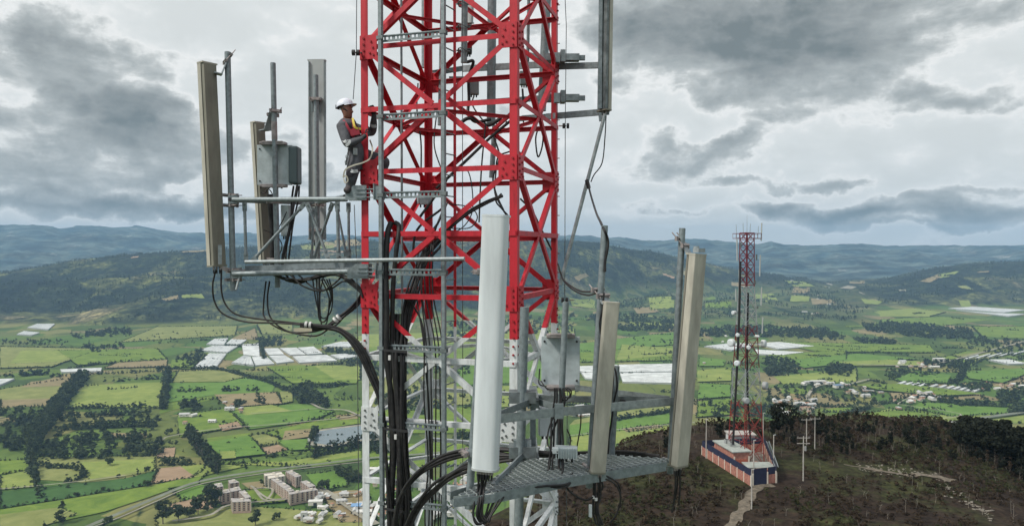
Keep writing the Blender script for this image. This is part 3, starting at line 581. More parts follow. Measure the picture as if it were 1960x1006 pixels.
CL = [(1535, 1625, 733, 741, 12, 'beside the road junction in the middle right valley'), (1478, 1562, 765, 800, 30, 'in the village behind the utility poles'), (1715, 1800, 695, 709, 16, 'in the hamlet below the right hill'), (1740, 1800, 756, 770, 11, 'on the bare farmyard in the right valley'),
      (1700, 1760, 770, 788, 6, 'by the small track above the dark trees'), (1880, 1958, 735, 748, 9, 'near the right edge among hedges'), (1780, 1845, 815, 832, 14, 'in the quarry yard behind the dark wood'), (1600, 1700, 742, 765, 9, 'in the open pasture right of the far mast'),
      (606, 696, 945, 1004, 24, 'in the crowded yard at the foot of the white tower leg'), (560, 600, 985, 1003, 9, 'in the row along the bottom track'), (585, 625, 948, 966, 4, 'just in front of the pink apartment complex'), (1500, 1600, 560, 605, 14, 'in the village between the far knolls'), (1080, 1160, 780, 800, 9, 'behind the small radio box'), (700, 900, 900, 1000, 34, 'seen between the white tower braces'), (340, 420, 790, 815, 4, 'by the pale field in the left valley'), (430, 480, 770, 800, 5, 'beside the bare yard in the left valley'), (1340, 1400, 640, 700, 3, 'left of the far mast')]
for (x0, x1, y0, y1, n, where) in CL:
    for i in range(n):
        k = random.randrange(len(protos)); px = random.uniform(x0, x1); py = random.uniform(y0, y1); p_ = G(px, py)
        o = protos[k] if not used[k] else copy_tree(protos[k]); used[k] = True
        zt = max(tz(p_.x, p_.y), VZ) if py < 620 else VZ
        o.location = (p_.x, p_.y, zt+(4.4 if py > 620 else 0)); o.rotation_euler.z = random.choice((0, .3, 1.2, 1.57))+random.uniform(-.2, .2)
        if (x1 < 700 and y0 > 940): o.scale = (.62, .62, .8)
        if y1 < 610: o.scale = (1.3, 1.3, 1)
        tag(o, 'small low house '+where, 'house', 'houses '+where)
M['bluepool'] = mat('blue_sheet', (.18, .33, .55), .5)
def shed(px, py, w_, d_, h_, rz, wm, rm, label):
    p_ = G(px, py); root = thing('warehouse', (p_.x, p_.y, VZ+4.5), label, 'warehouse'); mb = MB(); L_ = Vector((p_.x, p_.y, VZ+4.5))
    mb.box(L_+Vector((0, 0, h_/2)), (w_, d_, h_), rz); mb.build('wall', wm, root); mb = MB(); mb.box(L_+Vector((0, 0, h_+.5)), (w_*1.04, d_*1.04, .9), rz); mb.build('roof', rm, root)
    mb = MB(); m_ = Matrix.Rotation(rz, 3, 'Z'); mb.box(L_+m_ @ Vector((0, -d_/2-.1, h_*.4)), (w_*.25, .3, h_*.75), rz); mb.build('door', M['win'], root)
shed(686, 977, 22, 14, 5, .1, wallm[0], M['bluepool'], 'flat blue roofed shed left of the white tower leg')
shed(594, 957, 30, 12, 6, .1, wallm[0], roofm[2], 'long white hall in front of the pink apartment complex')
shed(604, 970, 22, 10, 6, .1, wallm[0], roofm[2], 'white annex hall below the long white hall')
shed(582, 1000, 9, 8, 12, .1, roofm[1], roofm[1], 'narrow grey tower house at the bottom edge')
shed(596, 848, 14, 9, 6, .1, roofm[2], roofm[2], 'small white pump house beside the pond')
shed(1604, 744, 26, 16, 8, .3, wallm[0], roofm[3], 'blue roofed warehouse in the right valley')
shed(1567, 736, 44, 16, 8, .1, wallm[0], roofm[2], 'long white warehouse left of the blue roofed one')
shed(1798, 693, 40, 22, 10, .1, wallm[0], roofm[2], 'white gabled hall at the end of the pale road')
shed(1930, 830, 30, 22, 8, .1, roofm[2], roofm[2], 'white hall behind the dark pines at the right edge')
# ------------------------------------------------------------------ trees
def leaf_mat(name, c, c2, sc):
    m = mat(name, c, .9, 0, 0, sc, col2=c2, spec=.15); return m
M['leaf_far'] = leaf_mat('foliage_valley', (.062, .085, .032), (.015, .025, .014), .06)
M['leaf_dark'] = leaf_mat('foliage_pine', (.022, .027, .017), (.008, .010, .008), .7)
M['leaf_brown'] = leaf_mat('foliage_scrub', (.060, .044, .028), (.020, .014, .011), .45)
M['leaf_green'] = leaf_mat('foliage_shrub', (.056, .062, .026), (.024, .028, .014), .45)
M['bark'] = mat('bark', (.13, .11, .09), .9, 0, .3, 2); M['bark_pale'] = mat('dead_wood', (.22, .20, .17), .9, 0, .3, 2)
def crown(n, lumps, rx, h0, h1, ls, seed, cone=0.0, flat=.8):
    """n small leaf-clump quads gathered on uneven lumps through the crown's volume; unit height"""
    r = np.random.default_rng(seed); C_ = []
    for i in range(lumps):
        t = r.uniform(0, 1); z = h0+(h1-h0)*t; rad = rx*(1-cone*t)*(.35+.65*math.sin(math.pi*min(1, .15+.85*t))**.6)
        a = r.uniform(0, 2*math.pi); q = r.uniform(.1, .75)*rad
        C_.append((q*math.cos(a), q*math.sin(a), z, rad*r.uniform(.35, .62)))
    C_ = np.array(C_); k = r.integers(0, lumps, n); d = r.normal(size=(n, 3)); d /= np.linalg.norm(d, axis=1)[:, None]
    c = C_[k, :3]+d*C_[k, 3:4]*r.uniform(.55, 1.08, (n, 1))*np.array([1, 1, flat])
    u = r.normal(size=(n, 3)); u /= np.linalg.norm(u, axis=1)[:, None]; v = np.cross(u, d); v /= np.linalg.norm(v, axis=1)[:, None]+1e-6
    s1 = ls*r.uniform(.6, 1.4, (n, 1)); s2 = ls*r.uniform(.4, 1.0, (n, 1))
    Vv = np.stack([c-u*s1-v*s2*.4, c+u*s1*.3-v*s2, c+u*s1+v*s2*.4, c-u*s1*.3+v*s2], 1).reshape(-1, 3)
    return Vv, np.arange(4*n).reshape(n, 4)
def trunk_mb(h, r, lean=.0, limbs=4, seed=0, top=.85):
    rd = random.Random(seed); mb = MB(); pts = [Vector((lean*t*t+rd.uniform(-.01, .01), rd.uniform(-.01, .01), t*h*top)) for t in (0, .3, .6, 1)]
    mb.tube(pts, [r, r*.75, r*.5, r*.15], 6)
    for i in range(limbs):
        t = rd.uniform(.35, .85); b = Vector((lean*t*t, 0, t*h*top)); a = rd.uniform(0, 6.28); l = h*rd.uniform(.12, .24)
        mb.tube([b, b+Vector((math.cos(a)*l*.6, math.sin(a)*l*.6, l*.35)), b+Vector((math.cos(a)*l, math.sin(a)*l, l*.85))], [r*.4, r*.28, r*.08], 5)
    return mb
FAR_T = [crown(54, 6, .34, .06, .98, .125, 1), crown(54, 7, .27, .02, 1.0, .11, 2, .35), crown(54, 6, .46, .05, .95, .14, 3)]
def proto_tree(kind, n, ls, lumps, leafm, name='tree', cone=0., rx=.3, h0=.2, trunk_r=.022, barkm='bark', flat=.8, seed=0, limbs=4):
    root = thing(name, (0, 0, 0), 'tree', 'tree'); V_, F_ = crown(n, lumps, rx, h0, .99, ls, 50+kind+seed, cone, flat)
    npmesh('crown', V_, F_, leafm, root); trunk_mb(1, trunk_r, .03, limbs, kind+seed).build('trunk', M[barkm], root); return root
vp = [proto_tree(0, 420, .055, 9, M['leaf_far'], 'tree'), proto_tree(1, 420, .048, 11, M['leaf_far'], 'tree', .35, .24, .05), proto_tree(2, 420, .062, 9, M['leaf_far'], 'tree', 0, .45, .15)]
T = []   # x, y, h, kind, row
def row(pts, h, sp, row_, kind=0, wid=0, jh=.3, z=None):
    p_ = [G(*q) for q in pts]
    for a, b in zip(p_[:-1], p_[1:]):
        n = max(1, int((b-a).length/sp)); nv = Vector((-(b-a).y, (b-a).x, 0)).normalized()
        for i in range(n):
            q = a.lerp(b, (i+random.random()*.6)/n)+nv*random.uniform(-wid, wid)/1.0; T.append((q.x, q.y, h*random.uniform(1-jh, 1+jh*.7), kind, row_))
def area(poly, h, n, row_, kind=0, jh=.3):
    xs = [q[0] for q in poly]; ys = [q[1] for q in poly]; c = 0; k = 0
    while c < n and k < n*30:
        k += 1; x = random.uniform(min(xs), max(xs)); y = random.uniform(min(ys), max(ys)); ins = False
        for i in range(len(poly)):
            (x0, y0), (x1, y1) = poly[i], poly[(i+1) % len(poly)]
            if (y0 > y) != (y1 > y) and x < (x1-x0)*(y-y0)/(y1-y0)+x0: ins = not ins
        if ins: q = G(x, y); T.append((q.x, q.y, h*random.uniform(1-jh, 1+jh*.7), kind, row_)); c += 1
row([(162, 720), (145, 742), (125, 765), (105, 790), (85, 820), (68, 845), (58, 868)], 24, 7, 'in the broad windbreak running down the left fields', 0, 14); row([(58, 868), (64, 900), (68, 928)], 18, 9, 'in the thin lower end of the left windbreak', 1, 4)
row([(150, 725), (110, 780), (70, 840)], 22, 7, 'in the broad windbreak running down the left fields', 0, 16)
row([(68, 930), (74, 958)], 10, 14, 'in the thin lower end of the left windbreak', 1, 3)
row([(321, 712), (318, 745), (312, 785)], 20, 7, 'in the short row along the edge of the green field', 0, 5); row([(125, 783), (282, 779)], 13, 8, 'in the hedge below the olive field', 2, 3)
row([(0, 786), (98, 778)], 10, 10, 'in the hedge below the tan field at far left', 2, 3); row([(35, 720), (95, 716)], 20, 8, 'in the clump above the tan field at far left', 0, 9); row([(0, 722), (28, 722)], 18, 9, 'in the clump at the left edge', 0, 9)
row([(95, 722), (200, 716), (322, 711)], 12, 9, 'in the long hedge above the olive field', 2, 4); row([(200, 732), (320, 724)], 15, 15, 'in the sparse line above the olive field', 1, 4)
area([(110, 795), (295, 782), (312, 800), (300, 830), (240, 845), (95, 855)], 16, 55, 'in the copse right of the left windbreak', 0); area([(60, 870), (80, 850), (300, 842), (312, 872), (240, 880), (100, 880)], 16, 80, 'in the band of trees above the yellow meadow', 2)
area([(0, 790), (90, 790), (60, 860), (0, 868)], 17, 70, 'in the copse at the left edge', 0); row([(75, 890), (100, 897), (145, 897), (163, 905), (150, 920), (122, 926)], 12, 6, 'in the hooked hedge on the yellow meadow', 2, 5)
row([(362, 832), (372, 848), (388, 872), (404, 888)], 26, 5, 'in the steep dark windbreak beside the tan field', 1, 7); row([(404, 892), (420, 908)], 27, 8, 'in the steep dark windbreak beside the tan field', 1, 10); row([(308, 890), (370, 887)], 15, 7, 'in the short hedge above the tan field', 2, 5)
row([(300, 706), (400, 706), (440, 712), (500, 728), (535, 742), (570, 758)], 13, 7, 'in the dark row below the greenhouses', 2, 4); area([(556, 745), (590, 736), (612, 752), (614, 778), (570, 778)], 19, 60, 'in the copse in the middle left valley', 0)
row([(585, 742), (625, 742), (666, 736)], 14, 6, 'in the curved hedge in the middle left valley', 2, 5); row([(590, 750), (612, 765), (628, 780)], 18, 6, 'in the copse in the middle left valley', 0, 8)
row([(598, 878), (625, 868), (660, 862), (700, 848)], 25, 5, 'in the tall dark row in front of the pond', 1, 8); row([(596, 850), (604, 832)], 18, 8, 'beside the pond', 0, 4); row([(505, 878), (590, 866)], 10, 11, 'in the low hedge left of the pond', 2, 3)
row([(345, 750), (398, 748)], 14, 9, 'in the clumps on the bright green field', 0, 4); row([(425, 750), (462, 748)], 16, 9, 'in the clumps on the bright green field', 1, 4); row([(470, 750), (500, 748)], 16, 12, 'in the clumps on the bright green field', 0, 4)
area([(340, 775), (375, 770), (385, 785), (345, 790)], 20, 22, 'in the clump left of the pale yard', 0); area([(445, 772), (475, 768), (478, 780), (450, 782)], 14, 14, 'in the clump on the tan meadow', 2); area([(490, 755), (510, 755), (510, 775), (490, 778)], 15, 9, 'in the small clump near the pale yard', 1)
row([(470, 708), (530, 710)], 8, 8, 'in the low hedge under the greenhouses', 2, 2); row([(590, 702), (660, 696)], 10, 8, 'in the low hedge under the greenhouses', 2, 2)
for x, y, h, k, r_ in [(312, 1003, 34, 0, 'standing leftmost of the five large trees by the lower road'), (342, 998, 26, 0, 'standing second from left by the lower road'), (362, 992, 20, 2, 'low and rounded, standing third from left by the lower road'), (379, 985, 30, 0, 'standing fourth from left by the lower road'), (396, 978, 32, 1, 'tall and dark in front of the grey apartment blocks'), (404, 970, 36, 0, 'broad and dark at the left end of the grey apartment blocks'), (414, 968, 30, 1, 'touching the wall of the grey apartment blocks'), (120, 1000, 30, 1, 'cone shaped and alone on the bottom left meadow'),
                        (207, 1006, 16, 2, 'low and alone at the bottom edge near the road'), (489, 1006, 22, 0, 'rounded and alone at the bottom edge under the apartments'), (530, 996, 14, 2, 'small and alone left of the crowded yard'), (620, 940, 22, 2, 'alone on the vivid green field'), (263, 908, 12, 1, 'small and pointed on the yellow meadow'), (283, 904, 13, 2, 'round and dark at the right of the yellow meadow'), (227, 914, 8, 2, 'small and round on the yellow meadow'), (281, 932, 13, 2, 'with a wide shadow below the yellow meadow'), (147, 951, 9, 2, 'low and alone on the dark green meadow'), (198, 940, 9, 2, 'low in the middle of the dark green meadow'), (211, 891, 17, 2, 'standing out below the band of trees'), (324, 832, 16, 2, 'left of the pale winding track'), (341, 830, 12, 1, 'right of the pale winding track'), (305, 845, 13, 2, 'at the bend of the pale winding track')]:
    q = G(x, y); T.append((q.x, q.y, h, k, '!'+r_))
row([(640, 905), (668, 915), (700, 925)], 16, 6, 'in the thick hedge left of the white tower leg', 2, 6); row([(70, 940), (190, 925)], 7, 22, 'scattered on the dark green meadow', 2, 12); row([(85, 960), (150, 950)], 7, 22, 'scattered on the dark green meadow', 2, 12)
area([(130, 640), (235, 628), (260, 640), (150, 650)], 20, 70, 'in the wood at the foot of the left hill', 0); row([(0, 664), (180, 667), (220, 660)], 9, 12, 'in the long hedge under the left hill', 2, 3); area([(155, 662), (240, 655), (235, 672), (180, 676)], 16, 40, 'in the clump under the left hill', 0)
row([(130, 708), (180, 698), (320, 690)], 12, 9, 'in the hedge above the thin greenhouse', 2, 5); area([(330, 690), (390, 670), (400, 690), (350, 706)], 16, 55, 'in the copse left of the greenhouses', 0); row([(430, 664), (540, 662)], 12, 8, 'in the dark line behind the greenhouses', 2, 4); row([(500, 660), (506, 690)], 14, 9, 'in the gap between the greenhouses', 1, 3)
area([(490, 650), (540, 646), (545, 660), (495, 662)], 16, 60, 'in the wood behind the greenhouses', 0); area([(615, 668), (690, 674), (690, 682), (630, 678)], 14, 60, 'in the wood behind the tower leg', 0); area([(650, 690), (692, 690), (692, 704), (655, 702)], 15, 30, 'in the clump beside the tower leg', 0)
area([(1330, 632), (1400, 625), (1480, 625), (1540, 632), (1620, 645), (1600, 652), (1500, 645), (1330, 645)], 20, 330, 'in the long dark wood behind the far mast', 0); area([(1650, 622), (1700, 618), (1860, 632), (1862, 648), (1780, 648), (1660, 634)], 22, 330, 'in the big dark wood under the right hill', 1)
area([(1120, 608), (1190, 600), (1290, 612), (1290, 636), (1150, 632)], 20, 330, 'in the dark wood between the antennas', 0); area([(1635, 648), (1715, 652), (1712, 662), (1640, 656)], 17, 90, 'in the narrow wood in the right valley', 0); area([(1510, 628), (1580, 630), (1600, 640), (1530, 640)], 18, 60, 'in the narrow wood in the right valley', 1)
area([(1465, 690), (1495, 690), (1525, 700), (1525, 715), (1465, 720)], 22, 60, 'in the wood right of the far mast dishes', 0); area([(1580, 700), (1625, 698), (1635, 710), (1625, 720), (1582, 718)], 18, 50, 'in the round copse in the right valley', 2)
row([(1795, 768), (1850, 776), (1900, 776)], 17, 5, 'in the long row at the right of the valley', 0, 7); row([(1660, 728), (1700, 735)], 9, 6, 'in the hedge left of the long sheds', 2, 2); row([(1608, 798), (1640, 788), (1668, 780)], 12, 5, 'in the oblique thick hedge in the right valley', 2, 5)
row([(1560, 778), (1640, 780)], 11, 7, 'in the hedge in front of the village', 2, 5); row([(1180, 806), (1230, 798), (1290, 790)], 14, 5, 'in the hedge between the two beige antennas', 2, 5); area([(1760, 692), (1880, 692), (1870, 706), (1780, 704)], 14, 90, 'in the wood by the pale road', 0)
row([(1600, 680), (1680, 674), (1740, 680)], 9, 7, 'in the thin hedge in the upper right valley', 2, 3); row([(1545, 682), (1590, 684)], 10, 6, 'in the thin hedge in the upper right valley', 2, 3); row([(1820, 735), (1840, 725), (1850, 700)], 14, 7, 'in the hedge between the two bright fields', 2, 6); area([(1830, 738), (1900, 735), (1895, 750), (1840, 748)], 14, 45, 'in the small copse beyond the long sheds', 2)
area([(1910, 755), (1960, 745), (1960, 765), (1915, 780)], 17, 50, 'in the dark copse at the right edge', 0); area([(1935, 778), (1962, 770), (1962, 792), (1935, 792)], 17, 30, 'in the dark copse at the right edge', 0); row([(1690, 772), (1760, 748), (1800, 748)], 9, 12, 'scattered round the bare farmyard', 2, 12)
area([(1690, 712), (1740, 700), (1800, 712), (1790, 722), (1700, 725)], 12, 60, 'among the hamlet gardens', 2); area([(1470, 745), (1560, 735), (1560, 800), (1470, 805)], 13, 110, 'among the village houses', 2); area([(1340, 770), (1480, 780), (1480, 800), (1340, 800)], 13, 90, 'behind the far compound', 2)
area([(1560, 735), (1700, 740), (1700, 770), (1580, 770)], 11, 60, 'scattered in the open right valley', 2); area([(1850, 640), (1962, 655), (1962, 690), (1850, 668)], 14, 120, 'in the hedges at the far right', 0); area([(1200, 640), (1290, 655), (1290, 690), (1200, 690)], 10, 60, 'in the thin lines between the antennas', 2)
area([(700, 690), (900, 690), (900, 720), (700, 720)], 15, 130, 'seen through the white tower braces', 0); area([(700, 770), (800, 740), (880, 770), (800, 800)], 13, 110, 'seen through the white tower braces', 2); area([(700, 830), (760, 835), (760, 870), (700, 870)], 18, 50, 'seen through the white tower braces', 1); area([(870, 830), (940, 830), (940, 850), (870, 860)], 13, 40, 'seen through the white tower braces', 2); area([(860, 620), (1100, 600), (1100, 640), (860, 650)], 18, 250, 'in the dark wood behind the painted tower', 0)
area([(880, 760), (940, 750), (1100, 770), (1080, 800), (900, 800)], 12, 80, 'seen through the white tower braces', 2); area([(0, 650), (140, 650), (120, 662), (0, 660)], 10, 70, 'on the rough ground under the left hill', 2)
row([(120, 800), (290, 792)], 17, 9, 'in the copse right of the left windbreak', 0, 5); row([(120, 822), (300, 815)], 17, 7, 'in the copse right of the left windbreak', 0, 8); row([(140, 842), (290, 840)], 16, 8, 'in the copse right of the left windbreak', 0, 8)
area([(240, 640), (620, 625), (690, 640), (690, 655), (240, 660)], 9, 120, 'scattered on the slope behind the greenhouses', 2); area([(330, 690), (690, 700), (690, 900), (330, 900)], 8, 90, 'scattered over the left pastures', 2); area([(1330, 600), (1960, 610), (1960, 780), (1330, 780)], 8, 420, 'scattered over the right pastures', 2)
for _ in range(70):   # random hedges along field directions
    x = random.uniform(1330, 1960) if random.random() < .62 else random.uniform(1000, 1290); y = random.uniform(595, 790); l_ = random.uniform(25, 90)*(y-520)/200
    row([(x, y), (x+l_, y+random.uniform(-4, 5))], 9, 8, 'in the hedges of the right pastures', 2, 3)
for _ in range(26):
    x = random.uniform(0, 640); y = random.uniform(640, 850); l_ = random.uniform(25, 90)*(y-520)/200
    row([(x, y), (x+l_, y+random.uniform(-5, 3))], 8, 9, 'in the hedges of the left pastures', 2, 3)
for c, poly in FIELDS:      # hedges along about half of the traced field borders
    for a, b in zip(poly, poly[1:]+poly[:1]):
        if random.random() < .5: row([a, b], random.uniform(4, 8), random.uniform(6, 12), 'in the hedges of the left pastures' if a[0] < 980 else 'in the hedges of the right pastures', 2, 2)
def HF(px, py, lift=4):
    r = pdir(px, py); t = np.arange(3000, 9000, 12.0); X_ = r.x/r.y*t; z, _ = terrain(X_, t); k = np.argmax(z > r.z/r.y*t)
    return None if k == 0 else Vector((X_[k], t[k], z[k]+lift))
CLEAR = [('t', [(308, 574), (340, 566), (342, 573), (318, 577)]), ('y', [(345, 566), (385, 563), (392, 572), (350, 572)]), ('p', [(252, 493), (266, 491), (264, 494), (250, 495)]), ('t', [(348, 482), (398, 479), (398, 482), (350, 485)]), ('t', [(605, 466), (680, 460), (700, 470), (640, 474)]), ('p', [(600, 478), (660, 482), (655, 485), (598, 481)]), ('o', [(575, 470), (640, 464), (640, 476), (580, 480)]),
 ('t', [(1098, 532), (1120, 524), (1128, 530), (1105, 540)]), ('p', [(1268, 524), (1292, 531), (1290, 535), (1270, 528)]), ('y', [(1090, 572), (1140, 575), (1138, 592), (1095, 586)]), ('y', [(1240, 562), (1290, 560), (1290, 590), (1245, 596)]), ('t', [(1212, 590), (1250, 588), (1262, 598), (1220, 602)]), ('g', [(1350, 570), (1400, 566), (1400, 590), (1350, 592)]), ('y', [(1440, 565), (1480, 562), (1490, 578), (1450, 580)]),
 ('y', [(1500, 537), (1545, 541), (1560, 549), (1520, 549)]), ('t', [(1520, 548), (1550, 551), (1550, 562), (1515, 562)]), ('y', [(1515, 566), (1550, 568), (1548, 578), (1512, 578)]), ('t', [(1552, 572), (1595, 574), (1590, 582), (1555, 584)]), ('w', [(1580, 540), (1594, 545), (1592, 547), (1582, 544)]), ('w', [(1606, 552), (1622, 547), (1640, 550), (1630, 554)]), ('t', [(1626, 532), (1656, 536), (1654, 546), (1626, 547)]), ('w', [(1644, 559), (1656, 563), (1652, 564), (1644, 561)]),
 ('t', [(1760, 539), (1795, 525), (1805, 530), (1780, 542)]), ('y', [(1795, 526), (1838, 519), (1820, 530), (1800, 533)]), ('t', [(1870, 521), (1894, 519), (1892, 522), (1872, 523)]), ('o', [(1832, 548), (1850, 547), (1865, 556), (1840, 553)]), ('w', [(1720, 556), (1736, 555), (1734, 558), (1722, 558)]), ('y', [(1648, 572), (1690, 578), (1680, 584), (1655, 582)]), ('y', [(1835, 576), (1855, 576), (1860, 590), (1840, 588)]), ('t', [(1400, 540), (1440, 545), (1430, 552), (1400, 548)]), ('y', [(1200, 615), (1290, 620), (1290, 628), (1210, 625)])]
FM['w'] = M['track']
for c, q4 in CLEAR:
    (x0, y0), (x1, y1), (x2, y2), (x3, y3) = q4; n_, m_ = 10, 4; gr = []; ok = True
    for i in range(n_+1):
        for j in range(m_+1):
            u_, v_ = i/n_, j/m_; e_ = .06*math.sin(i*2.1+j)+random.uniform(-.05, .05)
            vv = min(1, max(0, v_+e_*(j in (0, m_)))); px_ = lerp(lerp(x0, x1, u_), lerp(x3, x2, u_), vv); py_ = lerp(lerp(y0, y1, u_), lerp(y3, y2, u_), vv); h_ = HF(px_, py_)
            if h_ is None: ok = False; break
            gr.append(h_)
        if not ok: break
    if not ok: continue
    mb = MB()
    for i in range(n_):
        for j in range(m_):
            a = i*(m_+1)+j; pts_ = [gr[a], gr[a+m_+1], gr[a+m_+2], gr[a+1]]
            if max(p_.y for p_ in pts_)-min(p_.y for p_ in pts_) < 260: mb.quad(pts_)
    if mb.f: tag(mb.build('hill_clearing', FM[c]), kind='structure')
# woods climbing the hills
hx = []
for _ in range(30000):
    px = random.uniform(-20, 1980); dep = random.uniform(3300, 7600); X_ = (px-980)/1400*dep; hx.append((X_, dep))
HXY = np.array(hx); hz, hzone = terrain(HXY[:, 0], HXY[:, 1]); fn = fbm(HXY[:, 0]/260, HXY[:, 1]/260, 4)
keep = (hzone[:, 0] > .6) & (fn > .46)
HT = np.column_stack([HXY[keep], hz[keep], RNG.uniform(9, 17, keep.sum())])
T.sort(key=lambda t: -(t[2]/math.hypot(t[0], t[1])))
singles = [t for t in T if t[4][0] == '!']; rowst = [t for t in T if t[4][0] != '!']
big = singles+rowst[:300-len(singles)-2]; small = rowst[300-len(singles)-2:]
usedp = [False]*3
for (x, y, h, k, r_) in big:
    o = vp[k] if not usedp[k] else copy_tree(vp[k]); usedp[k] = True
    o.location = (x, y, VZ+.3); h *= 1.15; s_ = h*random.uniform(1.0, 1.3); o.scale = (s_, s_, h); o.rotation_euler.z = random.uniform(0, 6.28)
    if r_[0] == '!': tag(o, 'dark green tree '+r_[1:], 'tree')
    else: tag(o, 'dark green tree '+r_, 'tree', 'trees '+r_)
def merge(pts, templ, name, m, label, cat):
    """pts: x,y,z,height,width factor"""
    VV = []; FF = []; b = 0
    for (x, y, z, h, wf) in pts:
        V_, F_ = templ[random.randrange(len(templ))]; a = random.uniform(0, 6.28); c, s_ = math.cos(a), math.sin(a)
        q = np.empty_like(V_); q[:, 0] = (V_[:, 0]*c-V_[:, 1]*s_)*h*wf+x; q[:, 1] = (V_[:, 0]*s_+V_[:, 1]*c)*h*wf+y; q[:, 2] = V_[:, 2]*h+z
        VV.append(q); FF.append(F_+b); b += len(V_)
    o = npmesh(name, np.concatenate(VV), np.concatenate(FF), m); return tag(o, label, cat, kind='stuff')
merge([(t[0], t[1], VZ, t[2]*1.15, 1.35) for t in small], FAR_T, 'far_woodland', M['leaf_far'], 'countless small dark trees, woods and hedges spread over the valley pastures', 'woodland')
HILLT = [crown(14, 4, .45, .05, .95, .22, 11), crown(14, 4, .40, .05, .95, .2, 12)]
merge([(x, y, z-1, h, 1.3) for x, y, z, h in HT], HILLT, 'hill_forest', M['leaf_far'], 'distant dark forest covering the slopes of the hills beyond the valley', 'forest')
# ------------------------------------------------------------------ near hill: compound, second mast, poles, scrub
def H(px, py, dz=0):
    """point on the near hill seen at a pixel: march the ray onto the terrain"""
    r = pdir(px, py); t = 60
    while t < 420:
        q = r*(t/r.y)
        if q.z < gz(q.x, q.y): break
        t += .7
    return Vector((q.x, q.y, gz(q.x, q.y)+dz))
M['navy'] = mat('navy_mesh_screen', (.014, .020, .055), .8, 0, .2, 1.5); M['wallpink'] = mat('salmon_block_wall', (.38, .17, .13), .9, 0, .35, 1.4)
M['roofpale'] = mat('pale_flat_roof', (.33, .36, .34), .8, 0, .18, .8); M['doorred'] = mat('red_brown_door', (.36, .10, .06), .7); M['ac'] = mat('grey_condenser', (.28, .29, .29), .6)
GZ0 = -54.0
c1, c2, c3, c4 = Vector((54.5, 165.8, GZ0)), Vector((61.2, 168.3, GZ0)), Vector((67.2, 194, GZ0)), Vector((49.9, 191, GZ0))
root = thing('compound_wall', c1, 'salmon block wall topped with navy mesh screen around the far mast compound', 'wall')
def wallrun(a, b, skip=None):
    d = (b-a); n = max(1, round(d.length/3.2)); u = d.normalized(); rz = math.atan2(u.y, u.x)
    for i in range(n):
        p_ = a+d*(i/n); q = a+d*((i+1)/n); m_ = (p_+q)/2; L_ = (q-p_).length
        if skip == 'gate': break
        mb = MB(); mb.box(m_+Vector((0, 0, .9)), (L_-.26, .16, 2.6), rz); mb.build('wall_panel', M['wallpink'], root)
        mb = MB(); mb.box(m_+Vector((0, 0, 3.0)), (L_-.1, .05, 1.55), rz); mb.build('mesh_screen', M['navy'], root)
    for i in range(n+1):
        p_ = a+d*(i/n); mb = MB(); mb.box(p_+Vector((0, 0, 1.0)), (.26, .26, 2.8), rz); mb.build('wall_post', M['cream'], root)
wallrun(c4, c1); wallrun(c2, c3); wallrun(c3, c4)
gdir = (c2-c1); u = gdir.normalized(); rzg = math.atan2(u.y, u.x)
mb = MB(); mb.box(c1+gdir*.36+Vector((0, 0, 1.95)), (gdir.length*.52, .08, 3.7), rzg)
mb.build('gate_leaf', M['navy'], root)
mb = MB(); mb.box(c1+gdir*.81+Vector((0, 0, 1.0)), (gdir.length*.30, .14, 2.0), rzg); mb.build('wall_panel', M['wallpink'], root)
mb = MB(); mb.box(c1+gdir*.81+Vector((0, 0, 2.95)), (gdir.length*.30, .06, 1.7), rzg); mb.build('mesh_screen', M['navy'], root)
for t in (.07, .64, .97): mb = MB(); mb.box(c1+gdir*t+Vector((0, 0, 1.3)), (.3, .3, 2.9), rzg); mb.build('wall_post', M['cream'], root)
mb = MB(); mb.quad([c1+Vector((0, 0, .06)), c2+Vector((0, 0, .06)), c3+Vector((0, 0, .06)), c4+Vector((0, 0, .06))]); tag(mb.build('yard_slab', mat('yard_gravel', (.16, .14, .12), .95, 0, .3, 1)), kind='structure')
# equipment building
bd = (c1-c4).normalized(); bn = Vector((-bd.y, bd.x, 0)); rzb = math.atan2(bd.y, bd.x)
bc = c4+bd*10.0+bn*3.2
broot = thing('equipment_building', bc, 'low salmon equipment building with flat pale roof inside the compound', 'building')
mb = MB(); mb.box(bc+Vector((0, 0, 2.35)), (10.2, 4.2, 4.7), rzb); mb.build('wall', M['wallpink'], broot)
mb = MB(); mb.box(bc+Vector((0, 0, 4.86)), (11.0, 5.0, .28), rzb); mb.build('roof', M['roofpale'], broot, .03)
mb = MB(); mb.box(bc+bd*5.13+Vector((0, 0, 1.5)), (.1, 2.9, 2.9), rzb); mb.build('door', M['doorred'], broot)
for s_ in (-1, 1): mb = MB(); mb.box(bc+bd*5.14+bn*s_*1.9+Vector((0, 0, 1.85)), (.16, .3, 3.7), rzb); mb.build('corner_post', M['cream'], broot)
for i in range(3):
    q = bc+bd*(-2.2+i*1.25)+bn*(-.2+.3*(i % 2))+Vector((0, 0, 5.01)); r2 = thing('condenser_unit', q, ['left', 'middle', 'right'][i]+' of the three grey condenser units on the compound building roof', 'air conditioner', 'condenser units on the roof')
    mb = MB(); mb.box(q+Vector((0, 0, .45)), (1.0, 1.1, .9), rzb); mb.build('casing', M['ac'], r2, .04); mb = MB(); mb.cyl(q+Vector((0, 0, .9)), q+Vector((0, 0, .98)), .38, 14); mb.build('fan_cover', M['black'], r2)
